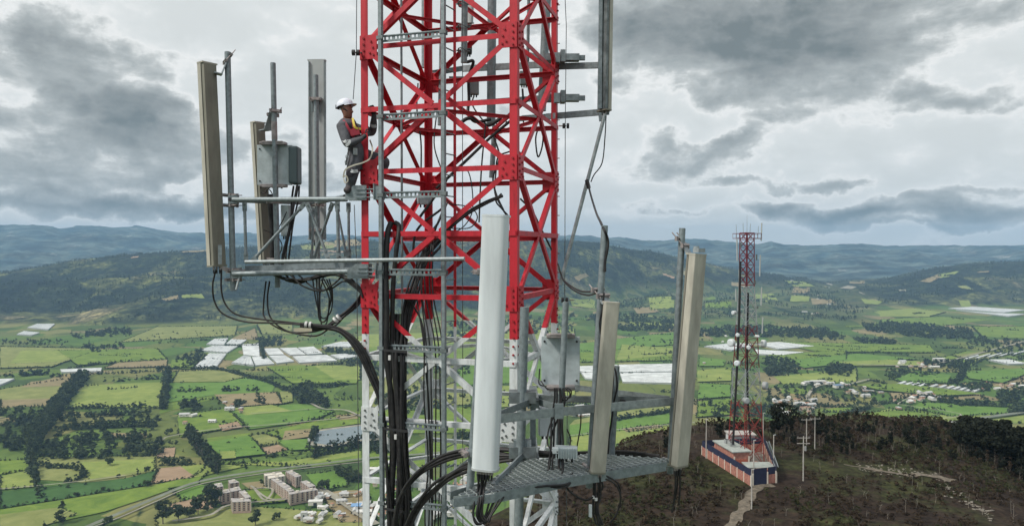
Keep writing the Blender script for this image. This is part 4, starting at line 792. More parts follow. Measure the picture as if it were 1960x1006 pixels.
# pale low roofed store by the gate, white hut behind
sc0 = c2+Vector((.2, 5.8, 0)); r2 = thing('store_shed', sc0, 'low shed with pale sheet roof just behind the navy gate', 'shed')
mb = MB(); mb.box(sc0+Vector((-2.4, 0, 1.1)), (4.2, 6.4, 2.2), rzb+1.75); mb.build('wall', M['wallpink'], r2); mb = MB(); mb.prism(sc0+Vector((-2.4, 0, 2.25)), sc0+Vector((-2.4, 0, 2.45)), [(-3.4, -2.3), (3.4, -2.3), (3.4, 2.3), (-3.4, 2.3)], (0, 1, 0)); mb.build('roof', M['roofpale'], r2)
wc = Vector((61.6, 196.5, GZ0)); r2 = thing('white_hut', wc, 'white walled hut standing behind the foot of the far mast', 'hut')
mb = MB(); mb.box(wc+Vector((0, 0, 2.1)), (6.6, 4, 4.2)); mb.build('wall', M['steelwhite'], r2); mb = MB(); mb.box(wc+Vector((0, 0, 4.35)), (7.2, 4.8, .3)); mb.build('roof', M['roofgrey'], r2); mb = MB(); mb.box(wc+Vector((1.8, -2.03, 1.2)), (1.1, .08, 2.2)); mb.build('door', M['doorred'], r2)
# stairs/catwalk along the right wall
r2 = thing('cable_tray', c2+Vector((0, 2, 0)), 'galvanised cable tray running along the right compound wall', 'cable tray')
a, b = c2+Vector((.6, 1.5, 3.2)), c3+Vector((.6, -1, 3.0))
for s_ in (-.35, .35): mb = MB(); mb.bar(a+Vector((s_, 0, 0)), b+Vector((s_, 0, 0)), .12, .3); mb.build('side_rail', M['galv_light'], r2)
for i in range(24): q = a.lerp(b, (i+.5)/24); mb = MB(); mb.bar(q-Vector((.34, 0, 0)), q+Vector((.34, 0, 0)), .08, .08); mb.build('rung', M['galv_light'], r2)
for i in range(5): q = a.lerp(b, (i+.5)/5); mb = MB(); mb.bar(Vector((q.x, q.y, GZ0)), q, .12, .12, (0, 1, 0)); mb.build('support', M['galv'], r2)
# second mast
OR = (.24, .03, .025); RD = (.17, .012, .026)
M['paint2'] = paint_mat('far_mast_paint', [(-99, OR), (-38, (.30, .32, .34)), (-29.5, (.15, .014, .026)), (-19, (.34, .36, .38)), (-9.3, RD)], .25)
def tower_w(z):
    return float(np.interp(z, [-54, -38, -20, -10, 4], [6.3, 5.0, 3.6, 2.6, 2.4]))
TC = Vector((58.6, 182.5, 0)); ROT2 = R(24)
def t2(i, z, k=1):
    a = ROT2+math.pi/4+i*math.pi/2; r_ = tower_w(z)/math.sqrt(2)*k; return TC+Vector((r_*math.cos(a), r_*math.sin(a), z))
root2 = thing('lattice_mast', (TC.x, TC.y, GZ0), 'distant red and white lattice mast rising from the walled compound', 'mast')
zs = [-54, -47.5, -41.5, -36, -31, -26.5, -22.3, -18.5, -15, -11.8, -9, -6.4, -4, -1.8, .3, 2.2, 4]
for i in range(4):
    mb = MB()
    for z0, z1 in zip(zs[:-1], zs[1:]): mb.bar(t2(i, z0), t2(i, z1), .17, .17, (1, 0, 0))
    mb.build('leg', M['paint2'], root2)
    for z0, z1 in zip(zs[:-1], zs[1:]):
        mb = MB(); th = .11
        mb.bar(t2(i, z0), t2(i+1, z1), th, th); mb.bar(t2(i+1, z0), t2(i, z1), th, th); mb.bar(t2(i, z1), t2(i+1, z1), th, th)
        zm = (z0+z1)/2
        if z1-z0 > 3: mb.bar(t2(i, zm), t2(i+1, zm), .08, .08); mb.bar((t2(i, zm)+t2(i+1, zm))/2, t2(i, z1), .07, .07); mb.bar((t2(i, zm)+t2(i+1, zm))/2, t2(i+1, z1), .07, .07)
        mb.build('bracing', M['paint2'], root2)
for z in (2.6, 3.8):
    mb = MB(); pr = [TC+Vector((3.4*math.cos(a), 3.4*math.sin(a), z)) for a in [ROT2+j*math.pi/2+math.pi/4 for j in range(4)]]
    for j in range(4): mb.bar(pr[j], pr[(j+1) % 4], .13, .13); mb.bar(pr[j], t2(j, z), .1, .1)
    mb.build('platform_ring', M['paint2'], root2)
mb = MB()
for j in range(16):
    a = ROT2+j*math.pi/8; q = pr[j//4].lerp(pr[(j//4+1) % 4], (j % 4)/4); mb.bar(Vector((q.x, q.y, 2.6)), Vector((q.x, q.y, 3.8)), .06, .06, (1, 0, 0))
mb.build('railing', M['paint2'], root2)
mb = MB(); mb.tube([TC+Vector((0, 0, 3.5)), TC+Vector((0, 0, 8.4))], [.05, .02], 6); mb.build('lightning_rod', M['galv'], root2)
for (dx, z0, z1, lab) in [(-2.9, 2.2, 6.0, 'leftmost thin whip antenna'), (-2.7, -3, 2.4, 'left hanging panel antenna'), (-2.1, -9.6, -5.2, 'lower left panel antenna'), (-1.2, 3, 6.4, 'short whip antenna left of the rod'), (.4, 3.4, 6.2, 'short whip antenna right of the rod'), (3.2, 2.0, 6.4, 'right outer panel antenna'), (2.9, -6.8, -1.5, 'right hanging panel antenna'), (3.3, -14, -9.5, 'slim right antenna by the white band'), (-2.9, -13, -10, 'slim left antenna by the white band'), (2.4, 3, 5.6, 'right thin whip antenna'), (3.6, -21, -17, 'lower right slim antenna')]:
    q = TC+Vector((dx, -1.0, z0)); r3 = thing('mast_antenna', q, lab+' on the distant mast', 'antenna', 'antennas on the distant mast'); thin = 'whip' in lab
    mb = MB(); mb.cyl(q, q+Vector((0.12 if dx > 0 else -.12, 0, z1-z0)), .05 if thin else .17, 8); mb.build('radome', M['galv'] if thin else M['grey_rad'], r3)
    mb = MB(); mb.bar(q+Vector((0, 0, .5)), TC+Vector((dx*.45, 0, z0+.5)), .07, .07); mb.build('arm', M['galv'], r3)
rdm = random.Random(5); names = ['first', 'second', 'third', 'fourth', 'fifth', 'sixth', 'seventh', 'eighth', 'ninth', 'tenth', 'eleventh', 'twelfth']
for k in range(12):
    z = 1-k*3.1; sx = 1 if k % 2 else -1; q = TC+Vector((sx*(tower_w(z)/2+.45+rdm.random()*.4), -1.2, z)); r3 = thing('mast_equipment', q, 'small grey equipment box on the distant mast, '+names[k]+' from its top', 'equipment box', 'equipment boxes on the distant mast')
    mb = MB(); mb.box(q, (.3, .25, .6+rdm.random()*.9), .3); mb.build('casing', M['galv_dark'], r3); mb = MB(); mb.bar(q, TC+Vector((sx*tower_w(z)*.4, 0, z)), .08, .08); mb.build('arm', M['galv_dark'], r3)
for (px, py, rr_, dd, fx, lab, dk) in [(1402, 655, .95, 180, -1, 'large white drum dish at the left of the distant mast', 0), (1413, 640, .5, 180.5, -.4, 'small white dish above the large left drum', 0), (1412, 694, .7, 180, -.5, 'white dish below the large left drum', 0), (1458, 657, .95, 181, 1, 'large white drum dish at the right of the distant mast', 0), (1446, 643, .35, 180, .6, 'smallest white dish at the right of the distant mast', 0), (1461, 737, 1.0, 181, .8, 'dark grey dish low on the right of the distant mast', 1), (1407, 598, .5, 181, -1, 'upper small white dish left of the white band', 0), (1432, 664, .5, 180, -.1, 'white dish in the centre of the distant mast', 0), (1426, 765, .8, 180, .2, 'low grey dish in front of the distant mast', 1)]:
    q = P(px, py, dd); ax = Vector((fx, -.75, 0)).normalized(); r3 = thing('dish_antenna', q, lab, 'dish antenna', 'dishes on the distant mast'); mb = MB()
    mb.cyl(q, q+ax*.9, rr_, 18); mb.build('drum', M['ac'] if dk else M['steelwhite'], r3); mb = MB(); mb.cyl(q+ax*.9, q+ax*1.05, rr_*.98, 18, rr_*.7); mb.build('cover', M['grey_rad'] if dk else M['white_rad'], r3)
    mb = MB(); mb.bar(q, Vector((lerp(q.x, TC.x, .7), TC.y, q.z)), .12, .12); mb.build('mount', M['galv_dark'], r3)
r3 = thing('feeder_cables', (TC.x-2, TC.y-2, GZ0), 'black feeder cables running down the left side of the distant mast', 'cables'); mb = MB()
mb.tube([P(1417, 500, 180), P(1415, 600, 180), P(1411, 700, 180), P(1406, 790, 180), P(1403, 850, 180)], .28, 6); mb.build('cable', M['cable'], r3); mb = MB(); mb.tube([P(1432, 560, 181), P(1430, 660, 181), P(1431, 760, 181), P(1437, 850, 181)], .24, 6); mb.build('cable', M['cable'], r3)
# posts and utility poles
def lamp(px, pyb, pyt, d, label, kind):
    b = P(px, pyb, d); b.z = min(b.z, gz(b.x, b.y)) if kind != 'free' else b.z; t_ = P(px, pyt, d); b = Vector((t_.x, t_.y, gz(t_.x, t_.y)-.3))
    r_ = thing('lamp_post' if kind == 'lamp' else 'utility_pole', b, label, 'lamp post' if kind == 'lamp' else 'utility pole'); mb = MB(); mb.cyl(b, Vector((b.x, b.y, t_.z)), .17, 8, .11); mb.build('pole', M['post'], r_)
    if kind == 'lamp':
        mb = MB(); mb.bar(Vector((b.x-.1, b.y, t_.z)), Vector((b.x+.5, b.y, t_.z+.1)), .14, .1); mb.build('lamp_head', M['steelwhite'], r_)
    else:
        for k in range(2 if kind == 'double' else 1):
            mb = MB(); z = t_.z-.4-k*1.3; mb.bar((b.x-1.5, b.y, z), (b.x+1.5, b.y, z), .12, .12); mb.build('crossarm', M['post'], r_)
        for i in (-1.3, 0, 1.3): mb = MB(); mb.cyl((b.x+i, b.y, t_.z-.34), (b.x+i, b.y, t_.z), .07, 6); mb.build('insulator', M['bracket'], r_)
        if kind == 'double': mb = MB(); mb.cyl((b.x+.45, b.y, t_.z-3.4), (b.x+.45, b.y, t_.z-2.4), .28, 10); mb.build('transformer', M['ac'], r_)
lamp(1352, 858, 802, 188, 'lamp post at the left rear corner of the compound', 'lamp'); lamp(1443, 900, 842, 172, 'lamp post just inside the navy gate', 'lamp'); lamp(1481, 895, 832, 176, 'lamp post along the right compound wall', 'lamp'); lamp(1439, 990, 898, 152, 'concrete post standing in front of the compound corner', 'lamp')
lamp(1538, 906, 834, 170, 'nearest utility pole with two crossarms and a transformer', 'double'); lamp(1544, 868, 800, 205, 'middle utility pole behind the nearest one', 'single'); lamp(1560, 874, 798, 198, 'plain utility pole right of the other two', 'single'); lamp(1461, 860, 790, 190, 'thin post at the right of the far mast', 'lamp')
# rocks, dirt road, scrub
M['dirt'] = mat('dirt_road', (.15, .125, .095), .95, 0, .5, .9); M['rock'] = mat('pale_rock', (.22, .20, .17), .9, 0, .3, 1.2)
def drape(pts, wid, m, lift=.14):
    p_ = smooth_path([H(*q) for q in pts], 10); mb = MB(); rows_ = []
    for i, q in enumerate(p_):
        t = (p_[min(i+1, len(p_)-1)]-p_[max(i-1, 0)]); n = Vector((-t.y, t.x, 0)).normalized(); ws = wid[0]+(wid[1]-wid[0])*i/len(p_)
        rr2 = []
        for k in range(5):
            o_ = (k/4-.5)*ws*(1+.25*math.sin(i*.7+k)*(k in (0, 4))); x, y = q.x+n.x*o_, q.y+n.y*o_; rr2.append((x, y, gz(x, y)+lift))
        rows_.append(rr2)
    for a_, b_ in zip(rows_[:-1], rows_[1:]):
        for k in range(4): mb.quad([a_[k], a_[k+1], b_[k+1], b_[k]])
    return tag(mb.build('track', m), kind='structure')
drape([(1395, 1030), (1405, 1000), (1422, 975), (1435, 950), (1452, 934), (1480, 930)], (2.4, 2.2), M['dirt'])
drape([(1615, 889), (1650, 895), (1700, 904), (1745, 910), (1790, 912), (1825, 922)], (1.0, 3.2), M['dirt'])
mb = MB()
for _ in range(90):
    t = random.random(); px = lerp(1800, 1900, t)+random.gauss(0, 7); py = lerp(925, 990, t)+random.gauss(0, 5); q = H(px, py); r_ = random.uniform(.08, .34); mb.ball(q, r_, (1.3, 1, .6), 0, 6, 4, .25)
for _ in range(120):
    px = random.uniform(1640, 1800); py = 893+(px-1640)*.11+random.gauss(0, 5); q = H(px, py); mb.ball(q, random.uniform(.1, .3), (1.3, 1, .6), 0, 6, 4, .25)
tag(mb.build('rubble', M['rock']), 'loose pale rubble and rocks scattered along the hill track', 'rubble', kind='stuff')
BUSH = [crown(60, 5, .62, .05, .85, .11, 21, 0, .7), crown(60, 6, .7, .05, .8, .12, 22, 0, .7), crown(50, 4, .5, .05, .9, .11, 23)]
GRASS = [crown(26, 3, .8, .0, .5, .2, 24, 0, .5)]
def scatter(n, xr, yr, cond=None, hr=(.5, 1.6)):
    X_ = RNG.uniform(*xr, n); Y_ = RNG.uniform(*yr, n); z, sd = near_z(X_, Y_); nn = fbm(X_*.06, Y_*.06, 4)
    keep = (sd < 9) & (np.abs(X_/Y_) < .78)
    # keep the compound, its approach and the tracks clear
    u_ = X_/Y_*1400+980; v_ = 476-z/Y_*1400
    inside = (X_ > 48) & (X_ < 69.5) & (Y_ > 163) & (Y_ < 196)
    road1 = np.abs(u_-np.interp(v_, [930, 950, 975, 1000, 1030], [1465, 1440, 1424, 1407, 1395])) < 15
    road1 &= v_ > 928
    road2 = (u_ > 1640) & (u_ < 1830) & (np.abs(v_-np.interp(u_, [1615, 1700, 1790, 1825], [889, 904, 912, 922])) < 7)
    keep &= ~inside & ~road1 & ~road2
    if cond is not None: keep &= cond(X_, Y_, nn)
    idx = np.where(keep)[0]
    return [(X_[i], Y_[i], z[i]-.1, RNG.uniform(*hr), 1.0) for i in idx]
merge(scatter(15000, (-30, 230), (95, 262), lambda X_, Y_, n_: n_ > .36, (.5, 1.7)), BUSH, 'brown_scrub', M['leaf_brown'], 'dense brown scrub and dry bushes covering the near hilltop', 'scrub')
merge(scatter(14000, (-20, 200), (110, 262), lambda X_, Y_, n_: n_ > .50, (.4, 1.5)), BUSH, 'green_scrub', M['leaf_green'], 'patches of dull green shrubs on the near hilltop', 'scrub')
# dead standing stems
mb = MB()
for _ in range(420):
    X_ = random.uniform(-5, 190); Y_ = random.uniform(130, 255)
    if 47 < X_ < 70 and 162 < Y_ < 198: continue
    z, sd = near_z(np.array([X_]), np.array([Y_]))
    if sd[0] > 4: continue
    h = random.uniform(1.2, 3.6); b = Vector((X_, Y_, float(z[0]))); mb.tube([b, b+Vector((random.uniform(-.2, .2), 0, h*.5)), b+Vector((random.uniform(-.5, .5), random.uniform(-.3, .3), h))], [.05, .035, .015], 4)
    for k in range(3):
        t = random.uniform(.4, .9); q = b+Vector((0, 0, h*t)); mb.tube([q, q+Vector((random.uniform(-.7, .7), random.uniform(-.5, .5), random.uniform(.2, .7)))], [.022, .008], 4)
tag(mb.build('dead_stems', M['bark_pale']), 'bare grey dead stems standing in the hilltop scrub', 'dead stems', kind='stuff')
# hilltop trees
pp = [proto_tree(5, 1500, .030, 22, M['leaf_dark'], 'pine_tree', .25, .34, .30, .02, 'bark', .6, 3, 7), proto_tree(6, 1500, .028, 26, M['leaf_dark'], 'pine_tree', .45, .26, .12, .018, 'bark', .7, 4, 7), proto_tree(7, 1400, .032, 18, M['leaf_dark'], 'pine_tree', .0, .42, .42, .022, 'bark', .45, 9, 8), proto_tree(8, 520, .026, 12, M['leaf_brown'], 'thin_tree', .3, .16, .35, .012, 'bark_pale', .9, 2, 8)]
up_ = [False]*4
def plant(px, d, h, k, label, group=None, base=None):
    X_ = (px-980)/1400*d; z = gz(X_, d) if base is None else base
    o = pp[k] if not up_[k] else copy_tree(pp[k]); up_[k] = True; s_ = h*random.uniform(.85, 1.15)
    o.location = (X_, d, z-.2); o.scale = (s_, s_, h); o.rotation_euler.z = random.uniform(0, 6.28); tag(o, label, 'tree', group); return o
def band(n, x0, x1, tops, d0, d1, ks, label, hj=.12, hmin=3):
    """trees whose tops follow the skyline (px -> py) seen in the photo"""
    for i in range(n):
        px = lerp(x0, x1, (i+random.random())/n); d = random.uniform(d0, d1); top = np.interp(px, [t[0] for t in tops], [t[1] for t in tops]); X_ = (px-980)/1400*d
        zt = (476-top)/1400*d; z = gz(X_, d); h = max(hmin, (zt-z)*random.uniform(1-hj*2, 1.0)); plant(px, d, h, random.choice(ks), label, label.replace('pine ', 'pines ').replace('tree ', 'trees '))
band(58, 1500, 1835, [(1490, 850), (1530, 820), (1570, 812), (1620, 812), (1660, 806), (1700, 818), (1720, 803), (1745, 810), (1780, 815), (1835, 850)], 205, 252, (0, 1, 1, 3), 'dark pine in the belt along the far edge of the hilltop')
band(40, 1835, 1985, [(1825, 840), (1840, 795), (1860, 793), (1890, 800), (1920, 798), (1950, 812), (1990, 815)], 205, 250, (0, 2, 2), 'black green pine in the tall clump at the right edge')
band(34, 1560, 1850, [(1560, 845), (1700, 845), (1850, 870)], 196, 225, (1, 3, 0), 'low dark pine on the inner side of the hilltop belt')
band(54, 1850, 1990, [(1860, 850), (1900, 862), (1990, 880)], 196, 222, (1, 0, 3), 'dark pine on the shaded slope at the right edge')
for px, top, d, k, lab in [(1276, 822, 196, 1, 'small dark pine alone between the two right antennas'), (1503, 770, 215, 2, 'tall slim tree behind the far compound'), (1482, 792, 216, 1, 'short round tree right of the far mast foot'), (1492, 795, 218, 0, 'bushy tree behind the right compound wall'), (1518, 800, 222, 1, 'dark round tree left of the utility poles'), (1570, 796, 214, 0, 'dark tree just right of the utility poles')]:
    X_ = (px-980)/1400*d; z = gz(X_, d); plant(px, d, (476-top)/1400*d-z, k, lab)
band(26, 1335, 1480, [(1335, 800), (1400, 792), (1480, 800)], 206, 226, (3, 3, 3, 1), 'thin bare tree in the row behind the far compound', .25)
# ------------------------------------------------------------------ painted lattice tower
B0 = Vector((.074, 10.38, 0)); A0 = B0-Vector((2.357, -.72, 0)); C0 = B0+Vector((.72, 2.357, 0)); D0 = A0+Vector((.72, 2.357, 0))
Hh = 1.868; Z3 = -.71
def lev(k): return Z3+Hh*(3-k)
LEG = [A0, B0, C0, D0]; CEN = (A0+B0+C0+D0)/4
tw = thing('lattice_tower', (CEN.x, CEN.y, GZ0), 'big red and white painted lattice tower the worker is climbing', 'tower')
def at(p, z): return Vector((p.x, p.y, z))
def inw(i):   # the two inward directions of leg i
    a = (LEG[(i+1) % 4]-LEG[i]).normalized(); b = (LEG[(i-1) % 4]-LEG[i]).normalized(); return a, b
def Lleg(mb, i, z0, z1, w_, t):
    a, b = inw(i); o = LEG[i]; pr = [o, o+a*w_, o+a*w_+b*t, o+a*t+b*t, o+a*t+b*w_, o+b*w_]
    vs = [at(p, z0) for p in pr]+[at(p, z1) for p in pr]; n = 6
    mb.add(vs, [(j, (j+1) % n, n+(j+1) % n, n+j) for j in range(n)]); mb.add(vs[:n], [tuple(range(n))[::-1]]); mb.add(vs[n:], [tuple(range(n))])
for i in range(4):
    mb = MB(); Lleg(mb, i, -54, 7.2, .115, .012); lg = mb.build('leg', M['paint'], tw)
    a, b = inw(i); mb = MB()
    for (zc) in (lev(3)-.62, lev(0)-.62):     # splice with bolts
        for k in range(6):
            for dd in (a, b):
                n_ = -(b if dd is a else a); q = at(LEG[i]+dd*.055, zc-.30+k*.12); mb.cyl(q, q+n_*.025, .016, 6)
    mb.build('splice_bolt', M['bolt_red'], lg)
def member(name, p, q, out, w_=.07, t=.008, offs=0.0, flip=1):
    """angle bar from p to q; one flange in the face, the other standing inward"""
    d = (q-p).normalized(); s_ = out.cross(d).normalized()*flip; p = p+out*offs; q = q+out*offs
    pr = [(-w_/2, 0), (w_/2, 0), (w_/2, -t), (-w_/2+t, -t), (-w_/2+t, -w_), (-w_/2, -w_)]
    vs = [p+s_*a+out*b for a, b in pr]+[q+s_*a+out*b for a, b in pr]; n = 6; mb = MB()
    mb.add(vs, [(j, (j+1) % n, n+(j+1) % n, n+j) for j in range(n)]+[tuple(range(n))[::-1], tuple(range(n, 2*n))])
    me_o = mb.build(name, M['paint'], tw); return me_o
FACE = [(0, 1), (1, 2), (2, 3), (3, 0)]
def face_out(i, j):
    m_ = (LEG[i]+LEG[j])/2-CEN; m_.z = 0; return m_.normalized()
def plate(name, c, ex, ey, out, wx, wy, th=.014, bolts=(), poly=None):
    mb = MB(); pr = poly or [(-wx/2, -wy/2), (wx/2, -wy/2), (wx/2, wy/2), (-wx/2, wy/2)]
    c = c+out*.004; f = [c+ex*a+ey*b for a, b in pr]; k = [p_+out*th for p_ in f]; n = len(pr)
    mb.add(f+k, [tuple(range(n)), tuple(range(n, 2*n))[::-1]]+[(j, n+j, n+(j+1) % n, (j+1) % n) for j in range(n)])
    for (a, b) in bolts:
        q = c+ex*a+ey*b+out*th; mb.cyl(q, q+out*.018, .017, 6, None, 1)
    return mb.build(name, [M['paint'], M['bolt_red'] if c.z > -1.4 else M['bolt_grey']], tw)
UPV = Vector((0, 0, 1))
for fi, (i, j) in enumerate(FACE):
    out = face_out(i, j); e = (LEG[j]-LEG[i]).normalized()
    for k in range(0, 6):
        z = lev(k); pi, pj = at(LEG[i], z), at(LEG[j], z)
        member('horizontal_beam', pi+e*.1, pj-e*.1, out, .075, .008, .0, -1)
        zh = z+Hh/2; hi, hj = at(LEG[i], zh), at(LEG[j], zh); mid = (hi+hj)/2
        member('horizontal_beam', hi+e*.02, hj-e*.02, out, .075, .008, .016, -1 if k != 3 else 1)
        for (q, s_, o_) in ((pi, e, .002), (pj, -e, .012)):
            member('diagonal_brace', q+s_*.18+UPV*.10, mid-s_*.05-UPV*.03, out, .078, .008, .008+o_)
            if k > 0:
                pass
        zb = z-Hh/2; m2 = at((LEG[i]+LEG[j])/2, zb)
        for (q, s_, o_) in ((pi, e, .012), (pj, -e, .002)):
            member('diagonal_brace', q+s_*.18-UPV*.10, m2-s_*.05+UPV*.03, out, .078, .008, .008+o_)
        for (q, s_) in ((pi, e), (pj, -e)):
            bl = [(-.07, .13), (-.07, .04), (-.07, -.05), (-.07, -.14), (.05, .08), (.08, -.01), (.03, -.09), (.09, -.12)]
            plate('gusset_plate', q+s_*.13, s_, UPV, out, .27, .36, .014, bl, [(-.13, -.18), (.10, -.18), (.145, -.12), (.145, .14), (.08, .18), (-.13, .18)])
        plate('centre_gusset', mid-out*.02, e, UPV, out, .2, .14, .01, [(-.05, 0), (.05, 0)], [(-.12, -.02), (-.07, -.07), (.07, -.07), (.12, -.02), (.12, .03), (-.12, .03)])
        if k < 6 and fi < 4:   # plan bracing joining the face centres
            i2, j2 = FACE[(fi+1) % 4]; mid2 = (at(LEG[i2], zh)+at(LEG[j2], zh))/2
            d = (mid2-mid).normalized(); mb = MB(); mb.bar(mid+d*.05-UPV*.045, mid2-d*.05-UPV*.045, .055, .012); mb.bar(mid+d*.05-UPV*.07, mid2-d*.05-UPV*.07, .008, .05); mb.build('plan_brace', M['paint'], tw)
# the shaft below the picture down to the ground
mb = MB()
for k in range(6, 29):
    for (i, j) in FACE:
        z = lev(k)
        if z < GZ0+.5: continue
        pi, pj = at(LEG[i], z), at(LEG[j], z); mu = (at(LEG[i], z+Hh/2)+at(LEG[j], z+Hh/2))/2; ml = mu-UPV*Hh
        for a, b in ((pi, pj), (pi, mu), (pj, mu), (pi, ml), (pj, ml)): mb.bar(a, b, .06, .03)
tag(mb.build('lower_bracing', M['paint'], tw), kind='stuff')
# step pegs on the nearest leg
for k in range(26):
    z = 5.2-k*.33; q = at(C0, z)-inw(2)[0]*.0; mb = MB(); o_ = face_out(1, 2); mb.cyl(q, q+o_*.035, .008, 6)
    mb.build('step_peg', M['bolt_red'] if z > -1.29 else M['bolt_grey'], tw)
# climbing ladder inside the tower
M['lad'] = M['paint']
lt, lb = P(870, -60, 12.1), P(871, 1060, 12.1); r_ = thing('climbing_ladder', lb, 'narrow painted climbing ladder inside the lattice tower', 'ladder')
off = P(846, 400, 11.75)-P(870, 400, 12.1)
for o_ in (Vector(), off): mb = MB(); mb.bar(at(lt+o_, lt.z), at(lt+o_, lb.z), .045, .03, (0, 1, 0)); mb.build('rail', M['paint'], r_)
z = lt.z
while z > lb.z:
    mb = MB(); mb.cyl(at(lt, z), at(lt+off, z), .011, 6); mb.build('rung', M['galv'], r_); z -= .34
# ------------------------------------------------------------------ cable ladder
AB = (B0-A0).normalized(); OUTF = face_out(0, 1)
def onface(px, z, o_=0.0):
    """point on the front face plane seen at px"""
    u = (px-980)/FPX; n = OUTF; p0 = A0+OUTF*o_; t = (n.x*p0.x+n.y*p0.y)/(n.x*u+n.y); return Vector((u*t, t, z))
lad = thing('cable_ladder', onface(790, -9, .13), 'grey perforated cable ladder standing up the front of the tower', 'cable ladder')
for px in (730, 849.5):
    a, b = onface(px, 5.5, .13), onface(px, -9, .13); mb = MB(); mb.bar(b, a, .05, .075, OUTF)
    mb.build('side_rail', M['galv'], lad)
za = onface(730, 0, .13); zb_ = onface(849.5, 0, .13)
for k, py in enumerate((-82, 70, 221, 372, 521, 668, 817, 970)):
    z = (476-py)/1400*((za.y+zb_.y)/2); a, b = at(za, z)-AB*.02-OUTF*.045, at(zb_, z)+AB*.02-OUTF*.045; mb = MB()
    mb.bar(a+UPV*.036, b+UPV*.036, .03, .012, OUTF); mb.bar(a-UPV*.036, b-UPV*.036, .03, .012, OUTF); n = 15; L_ = (b-a).length
    mb.bar(a+UPV*.036+OUTF*.012, b+UPV*.036+OUTF*.012, .014, .006)
    for i in range(n+1):
        q = a+AB*(L_*i/n); mb.bar(q-UPV*.034, q+UPV*.034, (.05 if i % 3 == 0 else .026), .008, OUTF)
    mb.build('crossbar', M['galv'], lad)
    mb = MB()
    for q in (za, zb_): mb.box(at(q, z)+OUTF*.03, (.10, .03, .05), math.atan2(AB.y, AB.x))
    mb.build('clamp', M['galv_dark'], lad)
q = P(768, 0, 11.9); mb = MB(); mb.cyl((q.x, q.y, -9), (q.x, q.y, 6), .019, 8); tag(mb.build('conduit_pipe', M['galv']), 'thin grey vertical pipe just behind the front of the tower', 'pipe')
# ------------------------------------------------------------------ sector antennas, poles, brackets
def pole(name, a, b, r, label, cat='pole', m='galv', cap=True, parent=None):
    mb = MB(); mb.cyl(b, a, r, 14); mb.cyl(a, a+(a-b).normalized()*.004, r*.9, 14, None, 1)
    o = mb.build(name, [M[m], M['galv_dark']], parent)
    if not parent: tag(o, label, cat)
    return o
def rounded(wd, dp, r, front_r=None):
    pts = []; fr = front_r or r
    for (cx, cy, rr, a0) in ((wd/2-fr, -dp/2+fr, fr, -90), (wd/2-r, dp/2-r, r, 0), (-wd/2+r, dp/2-r, r, 90), (-wd/2+fr, -dp/2+fr, fr, 180)):
        for k in range(5): a = R(a0+k*22.5); pts.append((cx+rr*math.cos(a), cy+rr*math.sin(a)))
    return pts     # -y is the front
def antenna(top, bot, wd, dp, face, label, m='beige', front_r=.04, seam=True, back=None, taper=1.0, ports=4, group=None, cat='antenna'):
    """panel antenna; face = horizontal direction its radome faces"""
    root = thing('panel_antenna', bot, label, cat, group); ax = (top-bot).normalized(); f = Vector((face[0], face[1], 0)); f = (f-ax*f.dot(ax)).normalized(); x = ax.cross(-f)
    def sweep(name, prof, s0, s1, mt, par=root):
        mb = MB(); n = len(prof); L_ = (top-bot).length
        vs = [bot+ax*(L_*s)+x*a-f*b for s in (s0, s1) for a, b in prof]
        mb.add(vs, [(j, (j+1) % n, n+(j+1) % n, n+j) for j in range(n)], 0, False); mb.add(vs[:n], [tuple(range(n))[::-1]]); mb.add(vs[n:], [tuple(range(n))]); return mb.build(name, M[mt], par)
    L_ = (top-bot).length; e = .022/L_
    pr = rounded(wd, dp*.72, .012, front_r); pr = [(a, b-dp*.14) for a, b in pr]
    o = sweep('radome', pr, e, 1-e, m)
    for p_ in o.data.polygons: p_.use_smooth = len(p_.vertices) == 4
    md = o.modifiers.new('edge', 'EDGE_SPLIT'); md.split_angle = R(35)
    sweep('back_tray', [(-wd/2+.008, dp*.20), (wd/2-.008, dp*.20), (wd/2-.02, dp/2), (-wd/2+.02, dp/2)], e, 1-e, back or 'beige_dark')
    if seam: sweep('seam', [(-wd/2-.002, dp*.18), (wd/2+.002, dp*.18), (wd/2+.002, dp*.215), (-wd/2-.002, dp*.215)], e, 1-e, 'seam')
    cap_ = [(a*1.03, b*1.03) for a, b in pr[:5]]+[(wd/2+.003, dp/2), (-wd/2-.003, dp/2)]+[(a*1.03, b*1.03) for a, b in pr[15:]]
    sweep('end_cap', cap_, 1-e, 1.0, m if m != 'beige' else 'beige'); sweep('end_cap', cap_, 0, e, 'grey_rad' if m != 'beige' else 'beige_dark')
    for i in range(ports):
        q = bot+x*((i+.5)/ports-.5)*wd*.62; mb = MB(); mb.cyl(q, q-ax*.05, .017, 8); mb.cyl(q-ax*.05, q-ax*.11, .012, 8, None, 1); mb.build('connector', [M['bracket'], M['black']], root)
    return root, ax, f, x
def clampb(p_, r, d, label_par, w_=.16):
    """pole clamp: two jaws and threaded rods round a pole at p_, along direction d"""
    d = d.normalized(); s_ = d.cross(UPV).normalized(); mb = MB()
    for k in (-1, 1):
        c = p_+d*(k*(r+.018)); mb.bar(c-s_*(r+.05), c+s_*(r+.05), .05, .03, d)
        mb.bar(c-s_*(r+.05)-UPV*.03, c-s_*(r+.05)+UPV*.03, .03, .03, d)
    for k in (-1, 1): mb.cyl(p_+s_*k*(r+.03)-d*(r+.06), p_+s_*k*(r+.03)+d*(r+.12), .008, 6)
    return mb.build('pole_clamp', M['bracket'], label_par)
